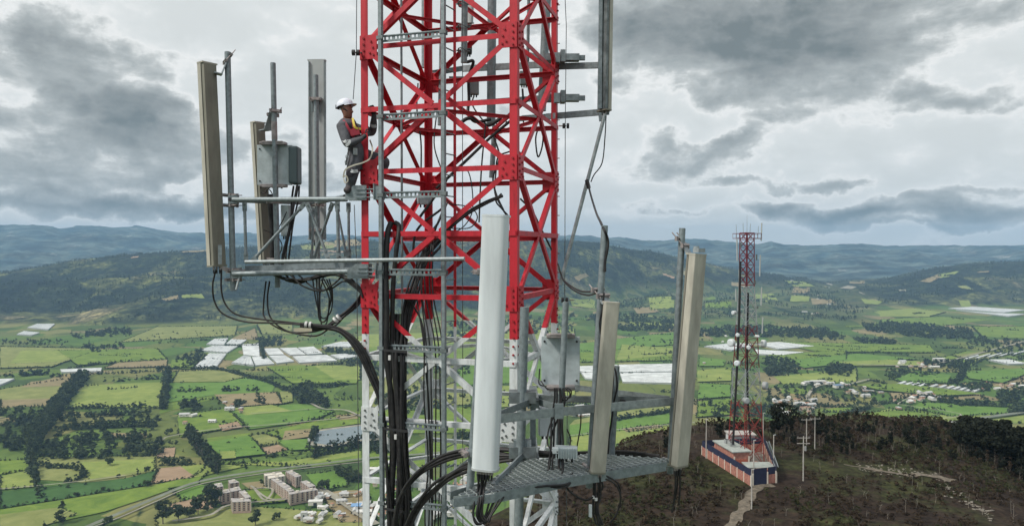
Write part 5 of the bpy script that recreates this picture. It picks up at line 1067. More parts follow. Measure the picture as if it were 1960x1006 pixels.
def tilt_arm(root, a, b, r, spread=.12):
    """scissor tilt bracket between antenna back a and pole point b"""
    d = b-a; s_ = d.cross(UPV).normalized(); mb = MB(); m_ = (a+b)/2-UPV*spread
    for k in (-1, 1):
        o_ = s_*k*.035; mb.bar(a+o_, m_+o_, .014, .075, s_); mb.bar(m_+o_, b+o_, .014, .075, s_)
    mb.cyl(m_-s_*.05, m_+s_*.05, .014, 8); mb.cyl(a-s_*.05, a+s_*.05, .014, 8); mb.cyl(b-s_*.05, b+s_*.05, .014, 8)
    mb.build('tilt_bracket', M['galv_light'], root); clampb(b, r, d, root)
# ---- left frame poles
d1, d2, d3 = 11.6, 12.02, 13.2
P1 = (P(435.5, 100, d1), P(446.5, 556, d1)); P2 = (P(522.5, 121, d2), P(531.5, 550, d2)); P3 = (P(604.5, 144, d3), P(609, 550, d3))
pole('mounting_pole', *P1, .047, 'leftmost grey mounting pole with a tilt bracket at its top'); pole('mounting_pole', *P2, .044, 'grey mounting pole carrying the left radio unit'); pole('mounting_pole', *P3, .044, 'grey mounting pole in front of the pale antenna back, third from left')
# brown-taped middle length of the second pole
mb = MB(); a = P2[0].lerp(P2[1], .26); b = P2[0].lerp(P2[1], .34); mb.cyl(b, a, .047, 14); M['brown'] = mat('brown_tape', (.12, .095, .085), .7); 
root, ax, f, x = antenna(P(395.5, 121, 11.5), P(414.5, 510, 11.5), .26, .17, (-.84, .54), 'tall beige panel antenna at the far left, leaning outwards', ports=3)
tilt_arm(root, P(411, 140, 11.5), P(436, 112, 11.6), .047, .14)
mb = MB(); mb.bar(P(421, 512, 11.5), P(444, 517, 11.6), .05, .06); mb.build('lower_bracket', M['bracket'], root); clampb(P(445.5, 518, 11.6), .047, Vector((1, .1, 0)), root)
mb = MB(); mb.box(P(421, 487, 11.38), (.055, .01, .30), .6); mb.build('label_plate', M['galv_light'], root)
root, ax, f, x = antenna(P(492.5, 234, 12.5), P(508.5, 500, 12.5), .22, .15, (-.84, .54), 'shorter beige panel antenna half hidden behind the left radio unit', ports=3)
tilt_arm(root, P(503, 250, 12.4), P(524, 216, 12.02), .044, .13)
mb = MB(); mb.bar(P(512, 496, 12.45), P(530, 498, 12.02), .05, .06); mb.build('lower_bracket', M['bracket'], root)
root, ax, f, x = antenna(P(607, 115, 13.42), P(607.5, 459, 13.42), .32, .12, (.05, 1), 'pale grey antenna seen from the back behind the third pole', m='grey_rad', back='grey_rad', seam=False, ports=2)
for py in (190, 440):
    mb = MB(); q = P(605.5, py, 13.3); mb.box(q, (.20, .1, .05)); mb.box(q-Vector((.07, 0, .12)), (.02, .06, .22)); mb.box(q+Vector((.07, 0, -.12)), (.02, .06, .22)); mb.build('mount_bracket', M['galv'], root); clampb(P(605, py, 13.2), .044, Vector((0, 1, 0)), root)
mb = MB()
for s_ in (-1, 1): mb.bar(P(607+s_*15.5, 118, 13.35), P(607.5+s_*15.5, 457, 13.35), .03, .02); 
mb.build('edge_rail', M['galv'], root)
# ---- radio units
def radio(c, wd, ht, dp, face, label, dark=True, body_off=.0, polept=None, group='remote radio units'):
    f = Vector((face[0], face[1], 0)).normalized(); x = Vector((-f.y, f.x, 0)); rz = math.atan2(x.y, x.x); root = thing('radio_unit', c-UPV*ht/2, label, 'radio unit', group)
    mb = MB(); mb.box(c-f*(-.0), (wd, .018, ht), rz)
    mb.build('mounting_plate', M['rru'], root, .006)
    mb = MB()
    for sx in (-.42, .42):
        for sz in (-.40, .40): q = c+x*wd*sx+UPV*ht*sz; mb.cyl(q, q+f*.022, .014, 8)
    mb.build('plate_hole', M['blackhole'], root)
    mb = MB(); mb.box(c-f*(dp/2+.02)+x*body_off, (wd*.92, dp, ht*.94), rz); mb.build('casing', M['rru'], root, .02)
    mb = MB()
    for i in range(9): q = c-f*(dp+.03)+x*(body_off+wd*.92*((i+.5)/9-.5)); mb.box(q, (.012, .05, ht*.86), rz)
    mb.build('cooling_fin', M['rru_dark'], root)
    for s_ in (-1, 1):
        mb = MB(); q = c+f*.03+UPV*s_*(ht/2+.015); mb.box(q+f*.03, (wd*.74, .14, .05), rz); mb.box(q+f*.085+UPV*s_*.02, (wd*.6, .04, .035), rz); mb.build('clamp_bracket', M['bracket'], root, .012)
        mb = MB()
        for sx in (-.28, .28): mb.cyl(q+x*wd*sx+f*.05, q+x*wd*sx+f*.09, .012, 6)
        mb.build('bracket_bolt', M['bolt_grey'], root)
    for i in range(4): q = c-f*(dp/2)+x*(body_off+wd*(.12*i-.2))-UPV*(ht*.47); mb = MB(); mb.cyl(q, q-UPV*.07, .016, 8); mb.build('connector', M['black'], root)
    return root
radio(P(526, 316, 12.12), .58, .66, .12, (-.0, -1), 'blue grey radio unit on the second left pole, dark side casing showing', group=None)
mb = MB(); c = P(565, 317, 12.2); mb.box(c, (.155, .30, .62), .05); side = mb.build('side_unit', M['rru_dark'], None, .03); tag(side, 'dark ribbed side unit attached right of the left radio unit', 'radio unit')
pole('pole_sleeve', a, b, .047, 'brown taped sleeve on the second left pole just above the radio unit', 'sleeve', 'bracket')
# ---- left support frame
fr = thing('support_frame', P(690, 520, 11.2), 'grey tubular antenna frame reaching left from the tower leg', 'support frame')
def tubep(name, a, b, r, par, m='galv', flat=True):
    mb = MB(); d = (b-a).normalized(); mb.cyl(a, b, r, 12)
    return mb.build(name, M[m], par)
uA, uB = P(446, 382, 11.5), P(664, 381, 11.05)
tubep('upper_tube', uA, uB, .038, fr); tubep('upper_tube', P(660, 376, 11.45), P(608, 388, 13.2), .035, fr); tubep('outer_tube', P(440, 383, 11.66), P(606, 389, 13.3), .035, fr)
tubep('lower_tube', P(446, 524, 11.5), P(690, 519, 11.05), .040, fr); tubep('outer_tube', P(446, 524, 11.66), P(609, 514, 13.3), .038, fr); tubep('lower_tube', P(690, 515, 11.5), P(609, 512, 13.2), .035, fr)
tubep('long_pipe', P(470, 501, 11.3), P(889, 495, 10.35), .030, fr, 'galv_light')
mb = MB(); mb.bar(P(470, 514, 11.75), P(700, 505, 11.3), .03, .09, (0, 0, 1)); mb.bar(P(520, 508, 12.3), P(690, 505, 11.6), .03, .08); mb.build('channel', M['galv'], fr)
mb = MB(); ctr = P(520, 520, 12.0); mb.prism(ctr-UPV*.02, ctr+UPV*.0, [(.75*math.cos(i/24*6.283), .32*math.sin(i/24*6.283)) for i in range(24)], (0, 1, 0)); mb.build('floor_plate', M['galv_dark'], fr)
mb = MB()
for i in range(12): t = i/11; mb.bar(P(460, 521, 11.55).lerp(P(685, 517, 11.1), t), P(470, 516, 11.95).lerp(P(690, 513, 11.5), t), .03, .02)
mb.build('grating', M['galv'], fr)
def strut(a, b, da, db, r=.024, par=fr, m='galv'):
    a = P(*a, da); b = P(*b, db); d = (b-a).normalized(); mb = MB(); mb.cyl(a+d*.10, b-d*.10, r, 10)
    s_ = d.cross(Vector((0, 1, 0))).normalized()
    for q, e in ((a, d), (b, -d)):
        mb.prism(q-e*.02, q+e*.13, [(-.035, -.006), (.035, -.006), (.035, .006), (-.035, .006)], (0, 1, 0)); mb.cyl(q+e*.02-Vector((0, .03, 0)), q+e*.02+Vector((0, .012, 0)), .014, 6)
    return mb.build('strut', M[m], par)
strut((468, 388), (471, 500), 11.6, 11.6); strut((583, 390), (482, 500), 11.4, 11.5); strut((588, 390), (628, 494), 11.4, 11.3); strut((636, 390), (599, 498), 11.5, 12.0, .024); strut((646, 388), (648, 494), 11.3, 11.3, .026); strut((644, 390), (664, 494), 11.5, 11.6, .018); strut((667, 390), (668, 492), 11.7, 11.7, .022); strut((600, 400), (597, 496), 12.6, 12.6, .022)
strut((700, 500), (648, 494), 11.3, 11.3, .02)
def legclamp(px, py, d, s=1):
    mb = MB(); c = P(px, py, d)
    pr = [(-.17, -.10), (.16, -.10), (.16, .12), (-.04, .12), (-.17, .03)]; e = Vector((1, -.15, 0)).normalized(); o_ = Vector((-.15, -1, 0)).normalized()
    for oo in (.0, -.16):
        f0 = [c+e*a*s+UPV*b+o_*oo for a, b in pr]; k = [q+o_*.012 for q in f0]; n = 5
        mb.add(f0+k, [tuple(range(n)), tuple(range(n, 2*n))[::-1]]+[(j, n+j, n+(j+1) % n, (j+1) % n) for j in range(n)])
    for z in (-.06, .0, .06): mb.bar(c+e*.0+UPV*z+o_*.02, c+e*.15*s+UPV*z+o_*.02, .02, .014, o_); mb.cyl(c+e*.1*s+UPV*z, c+e*.42+UPV*z, .009, 6)
    mb.box(c+e*.36+Vector((0, 0, 0)), (.12, .14, .2), -.15)
    mb.box(c+e*.30+Vector((0, 0, .02)), (.015, .18, .24), -.15)
    return mb.build('leg_clamp', M['galv'], fr)
legclamp(682, 370, 10.98); legclamp(686, 520, 10.98)
for (px, py, d) in ((440, 382, 11.6), (446, 524, 11.6)):
    for dz in (.07, -.09): clampb(P(px, py, d)+UPV*dz, .047, Vector((1, -.3, 0)), fr)
    mb = MB(); c = P(px+7, py, d-.05); mb.box(c, (.14, .12, .13), .1); mb.cyl(c-Vector((.03, .07, 0)), c-Vector((.03, .06, 0)), .03, 12, None, 1); mb.build('end_block', [M['galv'], M['blackhole']], fr)
clampb(P(524, 386, 12.02), .044, Vector((1, -.6, 0)), fr); clampb(P(530, 517, 12.02), .044, Vector((1, -.6, 0)), fr); clampb(P(606, 392, 13.2), .044, Vector((1, -.6, 0)), fr); clampb(P(608, 515, 13.2), .044, Vector((1, -.6, 0)), fr)
mb = MB(); mb.bar(P(458, 530, 11.5), P(452, 554, 11.45), .03, .02); mb.build('loose_strap', M['galv_light'], fr)
# ---- lower right platform
DB1, DB2 = 7.8, 9.1
fr2 = thing('antenna_platform', P(1000, 888, 9.2), 'triangular grating platform with rails on the lower right of the tower', 'platform')
zg = -2.60
def onz(px, py): r = pdir(px, py); return r*(zg/r.z)
tri = [onz(868, 952), onz(948, 943), onz(1085, 914), onz(1275, 884), onz(1285, 878), onz(1130, 868), onz(1010, 880), onz(985, 893)]
gm = bpy.data.materials.new('expanded_grating'); gm.use_nodes = True; t_ = gm.node_tree; b_ = t_.nodes['Principled BSDF']; b_.inputs['Base Color'].default_value = (.36, .40, .41, 1); b_.inputs['Metallic'].default_value = .4; b_.inputs['Roughness'].default_value = .5
mb = MB()
def clip_line(p_, d, poly):
    ts = []
    n = len(poly)
    for i in range(n):
        a, b = poly[i], poly[(i+1) % n]; e = b-a; den = d.x*e.y-d.y*e.x
        if abs(den) < 1e-9: continue
        t = ((a.x-p_.x)*e.y-(a.y-p_.y)*e.x)/den; u_ = ((a.x-p_.x)*d.y-(a.y-p_.y)*d.x)/den
        if 0 <= u_ < 1: ts.append(t)
    ts.sort(); return [(ts[k], ts[k+1]) for k in range(0, len(ts)-1, 2)]
dx = (tri[3]-tri[0]).normalized(); dy = Vector((-dx.y, dx.x, 0))
for k in range(-10, 40):
    for t0, t1 in clip_line(tri[0]+dy*k*.064, dx, tri): mb.bar(tri[0]+dy*k*.064+dx*t0, tri[0]+dy*k*.064+dx*t1, .006, .028)
for k in range(0, 60):
    for t0, t1 in clip_line(tri[0]+dx*k*.085-dy*2, dy, tri): mb.bar(tri[0]+dx*k*.085-dy*2+dy*t0+UPV*.002, tri[0]+dx*k*.085-dy*2+dy*t1+UPV*.002, .008, .022)
mb.build('grating', gm, fr2)
def beam(name, a, b, h=.09, w_=.05, par=fr2, m='galv'):
    mb = MB(); mb.L(a+UPV*0, b+UPV*0, w_, .008, (0, 0, 1), 1, -1); mb.bar(a, b, .010, h); return mb.build(name, M[m], par)
lo = -UPV*.05
beam('edge_beam', tri[0]+lo, tri[1]+lo); beam('edge_beam', tri[1]+lo, tri[2]+lo, .11); beam('edge_beam', tri[2]+lo, tri[3]+lo, .11); beam('edge_beam', onz(862, 938)+lo, onz(975, 905)+lo, .08); beam('edge_beam', tri[7]+lo, tri[6]+lo); beam('edge_beam', tri[6]+lo, tri[5]+lo); beam('edge_beam', tri[5]+lo, tri[4]+lo)
beam('cross_beam', onz(948, 930)+UPV*.03, onz(1000, 876)+UPV*.03, .07); beam('cross_beam', onz(1085, 905)+lo, onz(1085, 872)+lo, .07)
zr = -1.82
def onr(px, py): r = pdir(px, py); return r*(zr/r.z)
r0, r1 = P(952, 800, 8.05), P(1292, 766, 9.12); mid_ = P(1070, 786, 8.45)
beam('front_rail', r0, mid_, .085, .06, fr2, 'galv_light'); beam('front_rail', mid_, r1, .085, .06, fr2, 'galv_light')
beam('rear_rail', P(955, 792, 8.2), P(1022, 765, 9.25), .07); beam('rear_rail', P(1022, 765, 9.25), P(1105, 790, 8.6), .07); beam('rear_rail', P(1030, 762, 9.7), P(1282, 764, 9.2), .075, .05, fr2, 'galv_dark'); beam('rear_rail', P(1085, 738, 10.5), P(1282, 762, 9.3), .06, .05, fr2, 'galv_dark')
mb = MB(); mb.bar(P(1020, 760, 9.25), P(1020, 885, 9.25), .12, .07, (1, 0, 0)); mb.build('post', M['galv'], fr2)
for py in (758, 862):
    mb = MB(); mb.box(P(1000, py, 9.15), (.34, .2, .14)); mb.build('leg_clamp', M['galv_dark'], fr2); mb = MB(); mb.box(P(1022, py, 9.6), (.10, 1.0, .10)); mb.build('leg_arm', M['galv_dark'], fr2)
mb = MB(); mb.box(P(1000, 866, 9.12), (.22, .08, .34)); mb.build('leg_clamp', M['galv'], fr2)
mb = MB(); mb.box(P(1070, 786, 8.42), (.10, .05, .17)); mb.build('rail_joint', M['galv'], fr2)
# poles of the lower platform
pole('mounting_pole', P(1004, 588, 9.1), P(991.5, 1030, 9.1), .058, 'thickest grey mounting pole, in front of the red and white tower leg'); pole('mounting_pole', P(1083, 578, 8.75), P(1068, 905, 8.75), .038, 'grey mounting pole running through the lower radio unit')
pole('mounting_pole', P(925, 560, 7.95), P(897, 972, 7.95), .043, 'grey mounting pole behind the big white antenna'); pole('mounting_pole', P(1157.5, 432, 8.7), P(1127.5, 932, 8.7), .040, 'grey mounting pole left of the slim beige antenna'); pole('mounting_pole', P(1306, 437, 9.15), P(1282.5, 905, 9.15), .040, 'rightmost grey mounting pole beside the long beige antenna')
pole('mounting_pole', P(1180, 700, 9.3), P(1170, 888, 9.3), .040, 'short grey pole hidden behind the slim beige antenna')
root, ax, f, x = antenna(P(949, 411, 7.7), P(928.5, 898, 7.7), .285, .17, (-.20, -1), 'big white panel antenna in front of the tower leg', m='white_rad', front_r=.075, seam=False, ports=6, back='grey_rad')
for t, py in ((.2, 520), (.86, 866)): mb = MB(); mb.bar(P(930-.05*(py-520), py, 7.78), P(918-.06*(py-520), py, 7.95), .06, .08); mb.build('mount_bracket', M['galv'], root); clampb(P(922-.068*(py-520), py, 7.95), .043, Vector((1, .3, 0)), root)
clampb(P(904, 865, 7.95), .043, Vector((1, .1, 0)), root)
root, ax, f, x = antenna(P(1170, 577, 8.45), P(1143, 904, 8.45), .178, .11, (.22, -1), 'slim beige panel antenna between the two right poles', front_r=.02, seam=True, ports=4)
tilt_arm(root, P(1170, 583, 8.55), P(1150, 560, 8.7), .040, .05); mb = MB(); mb.bar(P(1150, 893, 8.5), P(1130, 893, 8.7), .05, .06); mb.build('lower_bracket', M['galv'], root); clampb(P(1130, 893, 8.7), .04, Vector((1, .2, 0)), root)
root, ax, f, x = antenna(P(1333, 485, 8.95), P(1298, 891, 8.95), .225, .145, (.62, -.78), 'long beige panel antenna at the far right of the platform', front_r=.015, seam=True, ports=4)
tilt_arm(root, P(1330, 492, 9.05), P(1306, 463, 9.15), .040, .04); mb = MB(); mb.bar(P(1300, 880, 9.05), P(1284, 884, 9.15), .05, .06); mb.build('lower_bracket', M['galv'], root); clampb(P(1284, 882, 9.15), .04, Vector((1, .2, 0)), root)
mb = MB(); mb.box(P(1338, 479, 8.95), (.12, .09, .05), .6); mb.cyl(P(1333, 479, 8.95), P(1333, 471, 8.95), .035, 10); mb.build('top_bracket', M['galv_light'], root)
radio(P(1073, 690, 8.95), .47, .60, .10, (-.05, -1), 'pale grey radio unit on the lower platform pole', group=None)
# small boxes on that pole
def sbox(px, py, d, w_, dp, h, rz, label, m='rru', fins=0):
    c = P(px, py, d); r_ = thing('junction_box', c-UPV*h/2, label, 'junction box'); mb = MB(); mb.box(c, (w_, dp, h), rz); mb.build('casing', M[m], r_, .012)
    mm = Matrix.Rotation(rz, 3, 'Z')
    if fins:
        mb = MB()
        for i in range(fins): mb.box(c+mm @ Vector((w_*((i+.5)/fins-.5), -dp/2-.012, 0)), (.010, .03, h*.9), rz)
        mb.build('cooling_fin', M[m], r_)
    else: mb = MB(); mb.box(c+mm @ Vector((w_*.3, -dp/2-.004, -h*.1)), (.02, .01, h*.12), rz); mb.build('latch', M['black'], r_)
    for i in range(3): q = c+mm @ Vector((w_*(.25*i-.25), 0, -h/2)); mb = MB(); mb.cyl(q, q-UPV*.05, .014, 8); mb.build('cable_gland', M['black'], r_)
    return r_
sbox(1046, 805, 9.3, .20, .14, .36, .1, 'white junction box behind the lower platform pole', 'white_rad'); sbox(1084, 864, 8.5, .26, .12, .13, -.1, 'small finned box above the platform grating', 'rru', 9); sbox(1063, 861, 8.45, .07, .07, .07, 0, 'tiny white socket beside the finned box', 'white_rad')
sbox(547, 422, 12.2, .14, .1, .52, 0, 'tall slim box behind the left frame struts', 'rru')
# ---- upper right mounts on the far legs
fr3 = thing('support_frame', P(1066, 215, 12.7), 'grey angle steel antenna frame on the upper far side of the tower', 'support frame')
beam('arm', P(1066, 127, 12.8), P(1162, 124, 12.4), .10, .06, fr3); beam('arm', P(1045, 223, 12.8), P(1166, 213, 12.4), .10, .06, fr3); beam('arm', P(885, 131, 14.0), P(1062, 122, 13.6), .11, .07, fr3, 'galv_light'); beam('arm', P(885, 198, 14.2), P(1050, 186, 13.8), .09, .06, fr3)
beam('arm', P(820, 140, 14.0), P(900, 128, 14.6), .08, .06, fr3, 'galv_dark'); beam('arm', P(1066, 120, 12.9), P(1000, 100, 15.0), .08, .06, fr3, 'galv_dark'); beam('arm', P(860, 150, 13.8), P(900, 150, 14.6), .07, .06, fr3, 'galv_dark')
for py in (111, 188):
    mb = MB(); mb.box(P(1095, py, 12.6), (.24, .16, .11)); mb.box(P(1077, py-2, 12.62), (.08, .2, .20)); mb.box(P(1112, py, 12.6), (.14, .06, .08)); mb.box(P(1066, py, 12.55), (.10, .10, .16)); mb.build('leg_clamp', M['galv'], fr3); mb = MB(); mb.box(P(1050, py, 13.0), (.2, .2, .12)); mb.build('clamp_block', M['galv'], fr3)
mb = MB()
for i in range(14): t = i/13; mb.bar(P(985, 232, 13.3).lerp(P(1052, 226, 13.0), t), P(1000, 222, 14.3).lerp(P(1060, 218, 14.0), t), .03, .015)
for i in range(5): t = i/4; mb.bar(P(985, 232, 13.3).lerp(P(1000, 222, 14.3), t), P(1052, 226, 13.0).lerp(P(1060, 218, 14.0), t), .02, .02)
mb.build('grating', M['galv_dark'], fr3)
for (x0, y0, x1, y1, d, r_, lab) in [(942, -30, 940, 236, 13.9, .085, 'thick grey pole crossing behind the top of the tower'), (947, 240, 941, 340, 13.6, .05, 'grey pole hanging inside the tower above the white antenna'), (890, -30, 888, 120, 12.6, .055, 'pale clamped pole inside the top of the tower'), (849, -30, 843, 240, 13.4, .052, 'grey pole just right of the rear left leg'), (1048, -30, 1037, 212, 13.9, .082, 'broad grey panel pole near the rear right leg'), (1012, 0, 1010, 118, 13.9, .03, 'thin dark pole near the front right leg'), (812, -20, 812, 130, 13.9, .05, 'grey pole partly behind the rear left leg')]:
    pole('mounting_pole', P(x0, y0, d), P(x1, y1, d), r_, lab, 'pole', 'galv' if 'thin' not in lab else 'galv_dark')
root, ax, f, x = antenna(P(1161, -45, 12.35), P(1157, 213, 12.35), .245, .14, (.78, .55), 'beige and grey panel antenna cut off by the top right edge of the frame', m='beige', back='galv_dark', ports=2)
mb = MB(); mb.bar(P(1150, -40, 12.3), P(1148, 208, 12.3), .06, .05, (0, 1, 0)); mb.build('back_rail', M['galv'], root)
antenna(P(902, -40, 14.4), P(898, 45, 14.4), .16, .1, (-.4, -1), 'pale antenna panel peeping behind the top of the tower', m='grey_rad', ports=4, seam=False)
for (px, py, d, w_, h, lab) in [(907, 166, 13.8, .19, .30, 'small grey box hanging in the upper tower'), (895, 95, 13.5, .16, .16, 'dark knobbly filter unit in the upper tower'), (1003, 150, 14.2, .17, .26, 'small grey box right of the front leg near the top'), (833, 150, 13.6, .2, .2, 'grey clamp box behind the rear left leg'), (812, 383, 13.1, .26, .16, 'grey clamp box low behind the rear left leg'), (818, 208, 13.6, .2, .16, 'grey clamp box above the centre gusset')]:
    sbox(px, py, d, w_, .14, h, .1, lab, 'rru' if 'dark' not in lab else 'rru_dark', 5)
# insulators on the clamped pole
r_ = thing('pole_clamps', P(890, 120, 12.6), 'row of wire clamps round the pale pole at the top of the tower', 'clamps')
for py in (8, 52, 97): mb = MB(); c = P(888, py, 12.6); mb.tube([c+Vector((.10*math.cos(a), .10*math.sin(a), .03*math.sin(a*2))) for a in [i/12*6.283 for i in range(13)]], .012, 5); mb.cyl(c-Vector((.13, 0, 0)), c+Vector((.13, 0, .03)), .014, 6); mb.build('wire_clamp', M['galv_dark'], r_)
# diagonal stay pipe with dangling cables
mb = MB(); mb.cyl(P(1158, 218, 12.3), P(1072, 545, 12.3), .032, 10); tag(mb.build('stay_pipe', M['galv_light']), 'long slanting grey pipe right of the tower', 'pipe')
mb = MB(); mb.bar(P(1148, 216, 12.35), P(1150, 232, 12.35), .06, .05, (1, 0, 0)); mb.build('stub', M['galv'], fr3)
# ------------------------------------------------------------------ cables
def cables(label, specs, name='cable_bundle', group=None, m='cable'):
    specs = [([pts[0]]+[(x+random.gauss(0, 1.3), y+random.gauss(0, 1.6), d+random.gauss(0, .012)) for x, y, d in pts[1:-1]]+[pts[-1]], rad) for pts, rad in specs]
    loc = P(*specs[0][0][-1]); r_ = thing(name, loc, label, 'cables', group)
    for pts, rad in specs:
        mb = MB(); mb.tube(smooth_path([P(*q) for q in pts], 7), rad, 7); mb.build('cable', M[m], r_)
    return r_
def shift(pts, dx, dy=0, dd=0): return [(x+dx, y+dy, d+dd) for x, y, d in pts]
main = [(749, 425, 10.95), (741, 450, 10.9), (737, 520, 10.88), (739, 600, 10.86), (742, 680, 10.84), (747, 760, 10.82), (752, 850, 10.8), (750, 940, 10.8), (748, 1030, 10.8)]
sp = [(main, .044), (shift([(749, 425, 10.95), (757, 432, 10.93), (752, 470, 10.9), (747, 540, 10.9), (744, 640, 10.88), (741, 750, 10.85), (744, 850, 10.85), (741, 940, 10.85), (740, 1030, 10.85)], 6), .036)]
for dx, r0_ in ((3, .030), (10, .032), (18, .030), (24, .022)):
    sp.append(([(752+dx, 600, 10.97), (750+dx, 640, 10.93), (749+dx, 660, 10.9), (750+dx, 700, 10.85), (756+dx*.7, 790, 10.8), (757+dx*.8, 880, 10.75), (758+dx, 960, 10.74), (754+dx, 1035, 10.74)], r0_))
cables('thick black feeder cables hooped at the top, left side of the cable ladder', sp)
sp = []
for k in range(6):
    o = k*5.5; pts_ = [(962, 374+k*.8, 11.2), (935, 384+k*1.2, 11.3), (898, 404+k*1.6, 11.5), (862, 430+k*2.6, 11.6), (826+o*.5, 458+k*3, 11.5), (800+o*.6, 500, 11.35), (784+o*.7, 545, 11.2), (769+o*.6, 600, 11.1), (764+o*.55, 660, 11.0), (763+o*.5, 740, 10.95), (764+o*.45, 830, 10.9), (768+o*.5, 930, 10.85), (772+o*.8, 1030, 10.85)]; sp.append((pts_ if k < 3 else pts_[3:], .017+.004*(k % 2)))
cables('black feeder cables sweeping down from the top of the white antenna into the tower', sp)
sp = []
for k, (xa, xb, xc) in enumerate([(792, 812, 818), (800, 819, 824), (806, 826, 829), (812, 836, 835), (820, 842, 842), (828, 848, 846)]):
    sp.append(([(858-k*2, 385+k*3, 11.6), (840-k*1.5, 425+k*3, 11.4), (xa+12-k*2, 475, 11.0), (xa+6-k, 560, 10.95), (xb-3, 660, 10.8), (xb, 760, 10.75), (xc, 880, 10.75), (xc-2, 960, 10.75), (xc-4, 1030, 10.75)], .011))
sp.append(([(776, 570, 11.1), (792, 585, 11.05), (808, 625, 11), (814, 690, 10.9), (822, 800, 10.85), (828, 1030, 10.85)], .014))
cables('thin black cables hanging beside the right rail of the cable ladder', sp)
sp = [([(414, 514, 11.5), (409, 545, 11.5), (412, 575, 11.5), (430, 600, 11.45), (470, 614, 11.4), (530, 618, 11.3), (580, 621, 11.2)], .014), ([(424, 514, 11.5), (422, 550, 11.5), (430, 583, 11.5), (448, 600, 11.45), (490, 611, 11.4), (560, 618, 11.3), (600, 622, 11.2)], .014)]
cables('two black cables looping down from the leftmost beige antenna', sp)
sp = [([(509, 538, 12.3), (504, 580, 12.2), (508, 612, 12.1), (540, 632, 11.9), (590, 641, 11.7), (620, 636, 11.5), (645, 612, 11.3)], .014), ([(516, 538, 12.3), (513, 575, 12.2), (520, 610, 12.1), (550, 630, 11.9), (590, 637, 11.7), (618, 630, 11.5)], .014)]
cables('two black cables looping down from the second left antenna', sp)
sp = []
for k in range(4):
    o = k*4; sp.append(([(575, 619+k*1.5, 11.2), (610, 620+o*.6, 11.15), (650, 628+o*.8, 11.1), (690-o*.6, 660+o, 11.0), (716-o*.7, 712+o, 10.95), (731-o*.4, 770, 10.9), (738-o*.2, 850, 10.82), (741+o*.6, 940, 10.78), (744+o*.8, 1030, 10.78)], .022))
cables('bundle of black cables arching from the left antennas down to the ladder', sp)
r_ = thing('tape_bands', P(588, 621, 11.1), 'white tape bands round the arching cable bundles left of the tower', 'tape bands')
for (x0, y0, x1, y1, rr) in [(584, 620, 588, 620.5, .048), (592, 621, 596, 621.5, .050), (641, 613, 644, 610, .052), (647, 608, 650, 605.5, .052)]: mb = MB(); mb.cyl(P(x0, y0, 11.15), P(x1, y1, 11.15), rr, 12); mb.build('tape_band', M['tape'], r_)
sp = []
for k in range(4): o = k*4; sp.append(([(693, 560+k*3, 11.3), (684, 575+o*.7, 11.25), (662, 595+o*.9, 11.2), (643, 609+o*.8, 11.18), (622, 625+o*.4, 11.2), (598, 628+o*.3, 11.25)], .017))
cables('black cable bundle slanting from the red gusset down to the tape bands', sp)
sp = []
for k in range(5):
    o = k*3; sp.append(([(500+k*14, 520, 11.9), (540+k*8, 532+o, 11.7), (590+o, 536-o*.4, 11.5), (640, 527-k*2, 11.4), (668, 533+k*2, 11.2), (688, 548+k*3, 11.1), (694, 570, 11.05)], .014))
for k in range(4): sp.append(([(598+k*7, 530, 11.6), (603+k*3, 570, 11.55), (612+k*1.5, 604+k*4, 11.5), (622+k*1.5, 610+k*2, 11.5), (634-k*1.5, 590-k*4, 11.48), (638-k*2.5, 560, 11.45), (630-k*5, 534, 11.4)], .011))
sp.append(([(556, 526, 11.6), (580, 548, 11.5), (612, 556, 11.45), (640, 545, 11.4), (655, 528, 11.4)], .014)); sp.append(([(572, 526, 11.6), (600, 552, 11.5), (630, 554, 11.45), (660, 540, 11.3), (690, 556, 11.2)], .013))
cables('tangle of black cables under the left antenna frame', sp)
sp = [([(569, 356, 12.5), (567, 375, 12.3), (560, 400, 12.1), (553, 440, 12.1), (545, 490, 12.1), (540, 515, 12.0)], .026), ([(562, 356, 12.5), (558, 385, 12.4), (556, 430, 12.3), (548, 480, 12.3), (548, 510, 12.2)], .018), ([(573, 356, 12.5), (572, 385, 12.3), (563, 430, 12.1), (552, 500, 12.05)], .015), ([(500, 356, 12.4), (496, 366, 12.4), (506, 371, 12.4), (514, 362, 12.4), (520, 380, 12.35), (519, 430, 12.3), (524, 480, 12.3)], .009), ([(544, 402, 12.2), (540, 430, 12.2), (533, 450, 12.2), (540, 470, 12.2), (528, 500, 12.2)], .009), ([(505, 440, 12.1), (525, 445, 12.1), (540, 425, 12.1), (549, 405, 12.1)], .008), ([(516, 372, 12.28), (520, 440, 12.28), (522, 510, 12.28)], .045)]
cables('black cables dropping from the left radio unit to the frame floor', sp)
sp = []
for k in range(3): o = k*4; sp.append(([(748+o, 1030, 10.6), (760+o, 960, 10.5), (792+o, 910+o*.6, 10.3), (840, 878+o, 10.1), (890, 862+o, 9.9), (940, 857+o, 9.8), (990, 862+o*.8, 9.7), (1080, 868+o*.5, 9.7), (1180, 866+o*.5, 9.6), (1262, 872+o*.3, 9.4)], .024))
cables('upper black cable bundle curving from the riser to the right platform', sp)
sp = []
for k in range(4): o = k*4; sp.append(([(765+o, 1035, 10.5), (790+o, 975, 10.2), (828+o, 930+o*.5, 9.9), (868, 902+o, 9.6), (900, 884+o*1.2, 9.4), (950, 872+o, 9.3), (985, 872+o*.6, 9.2)], .022))
cables('lower black cable bundle curving from the riser to the right platform', sp)
sp = []
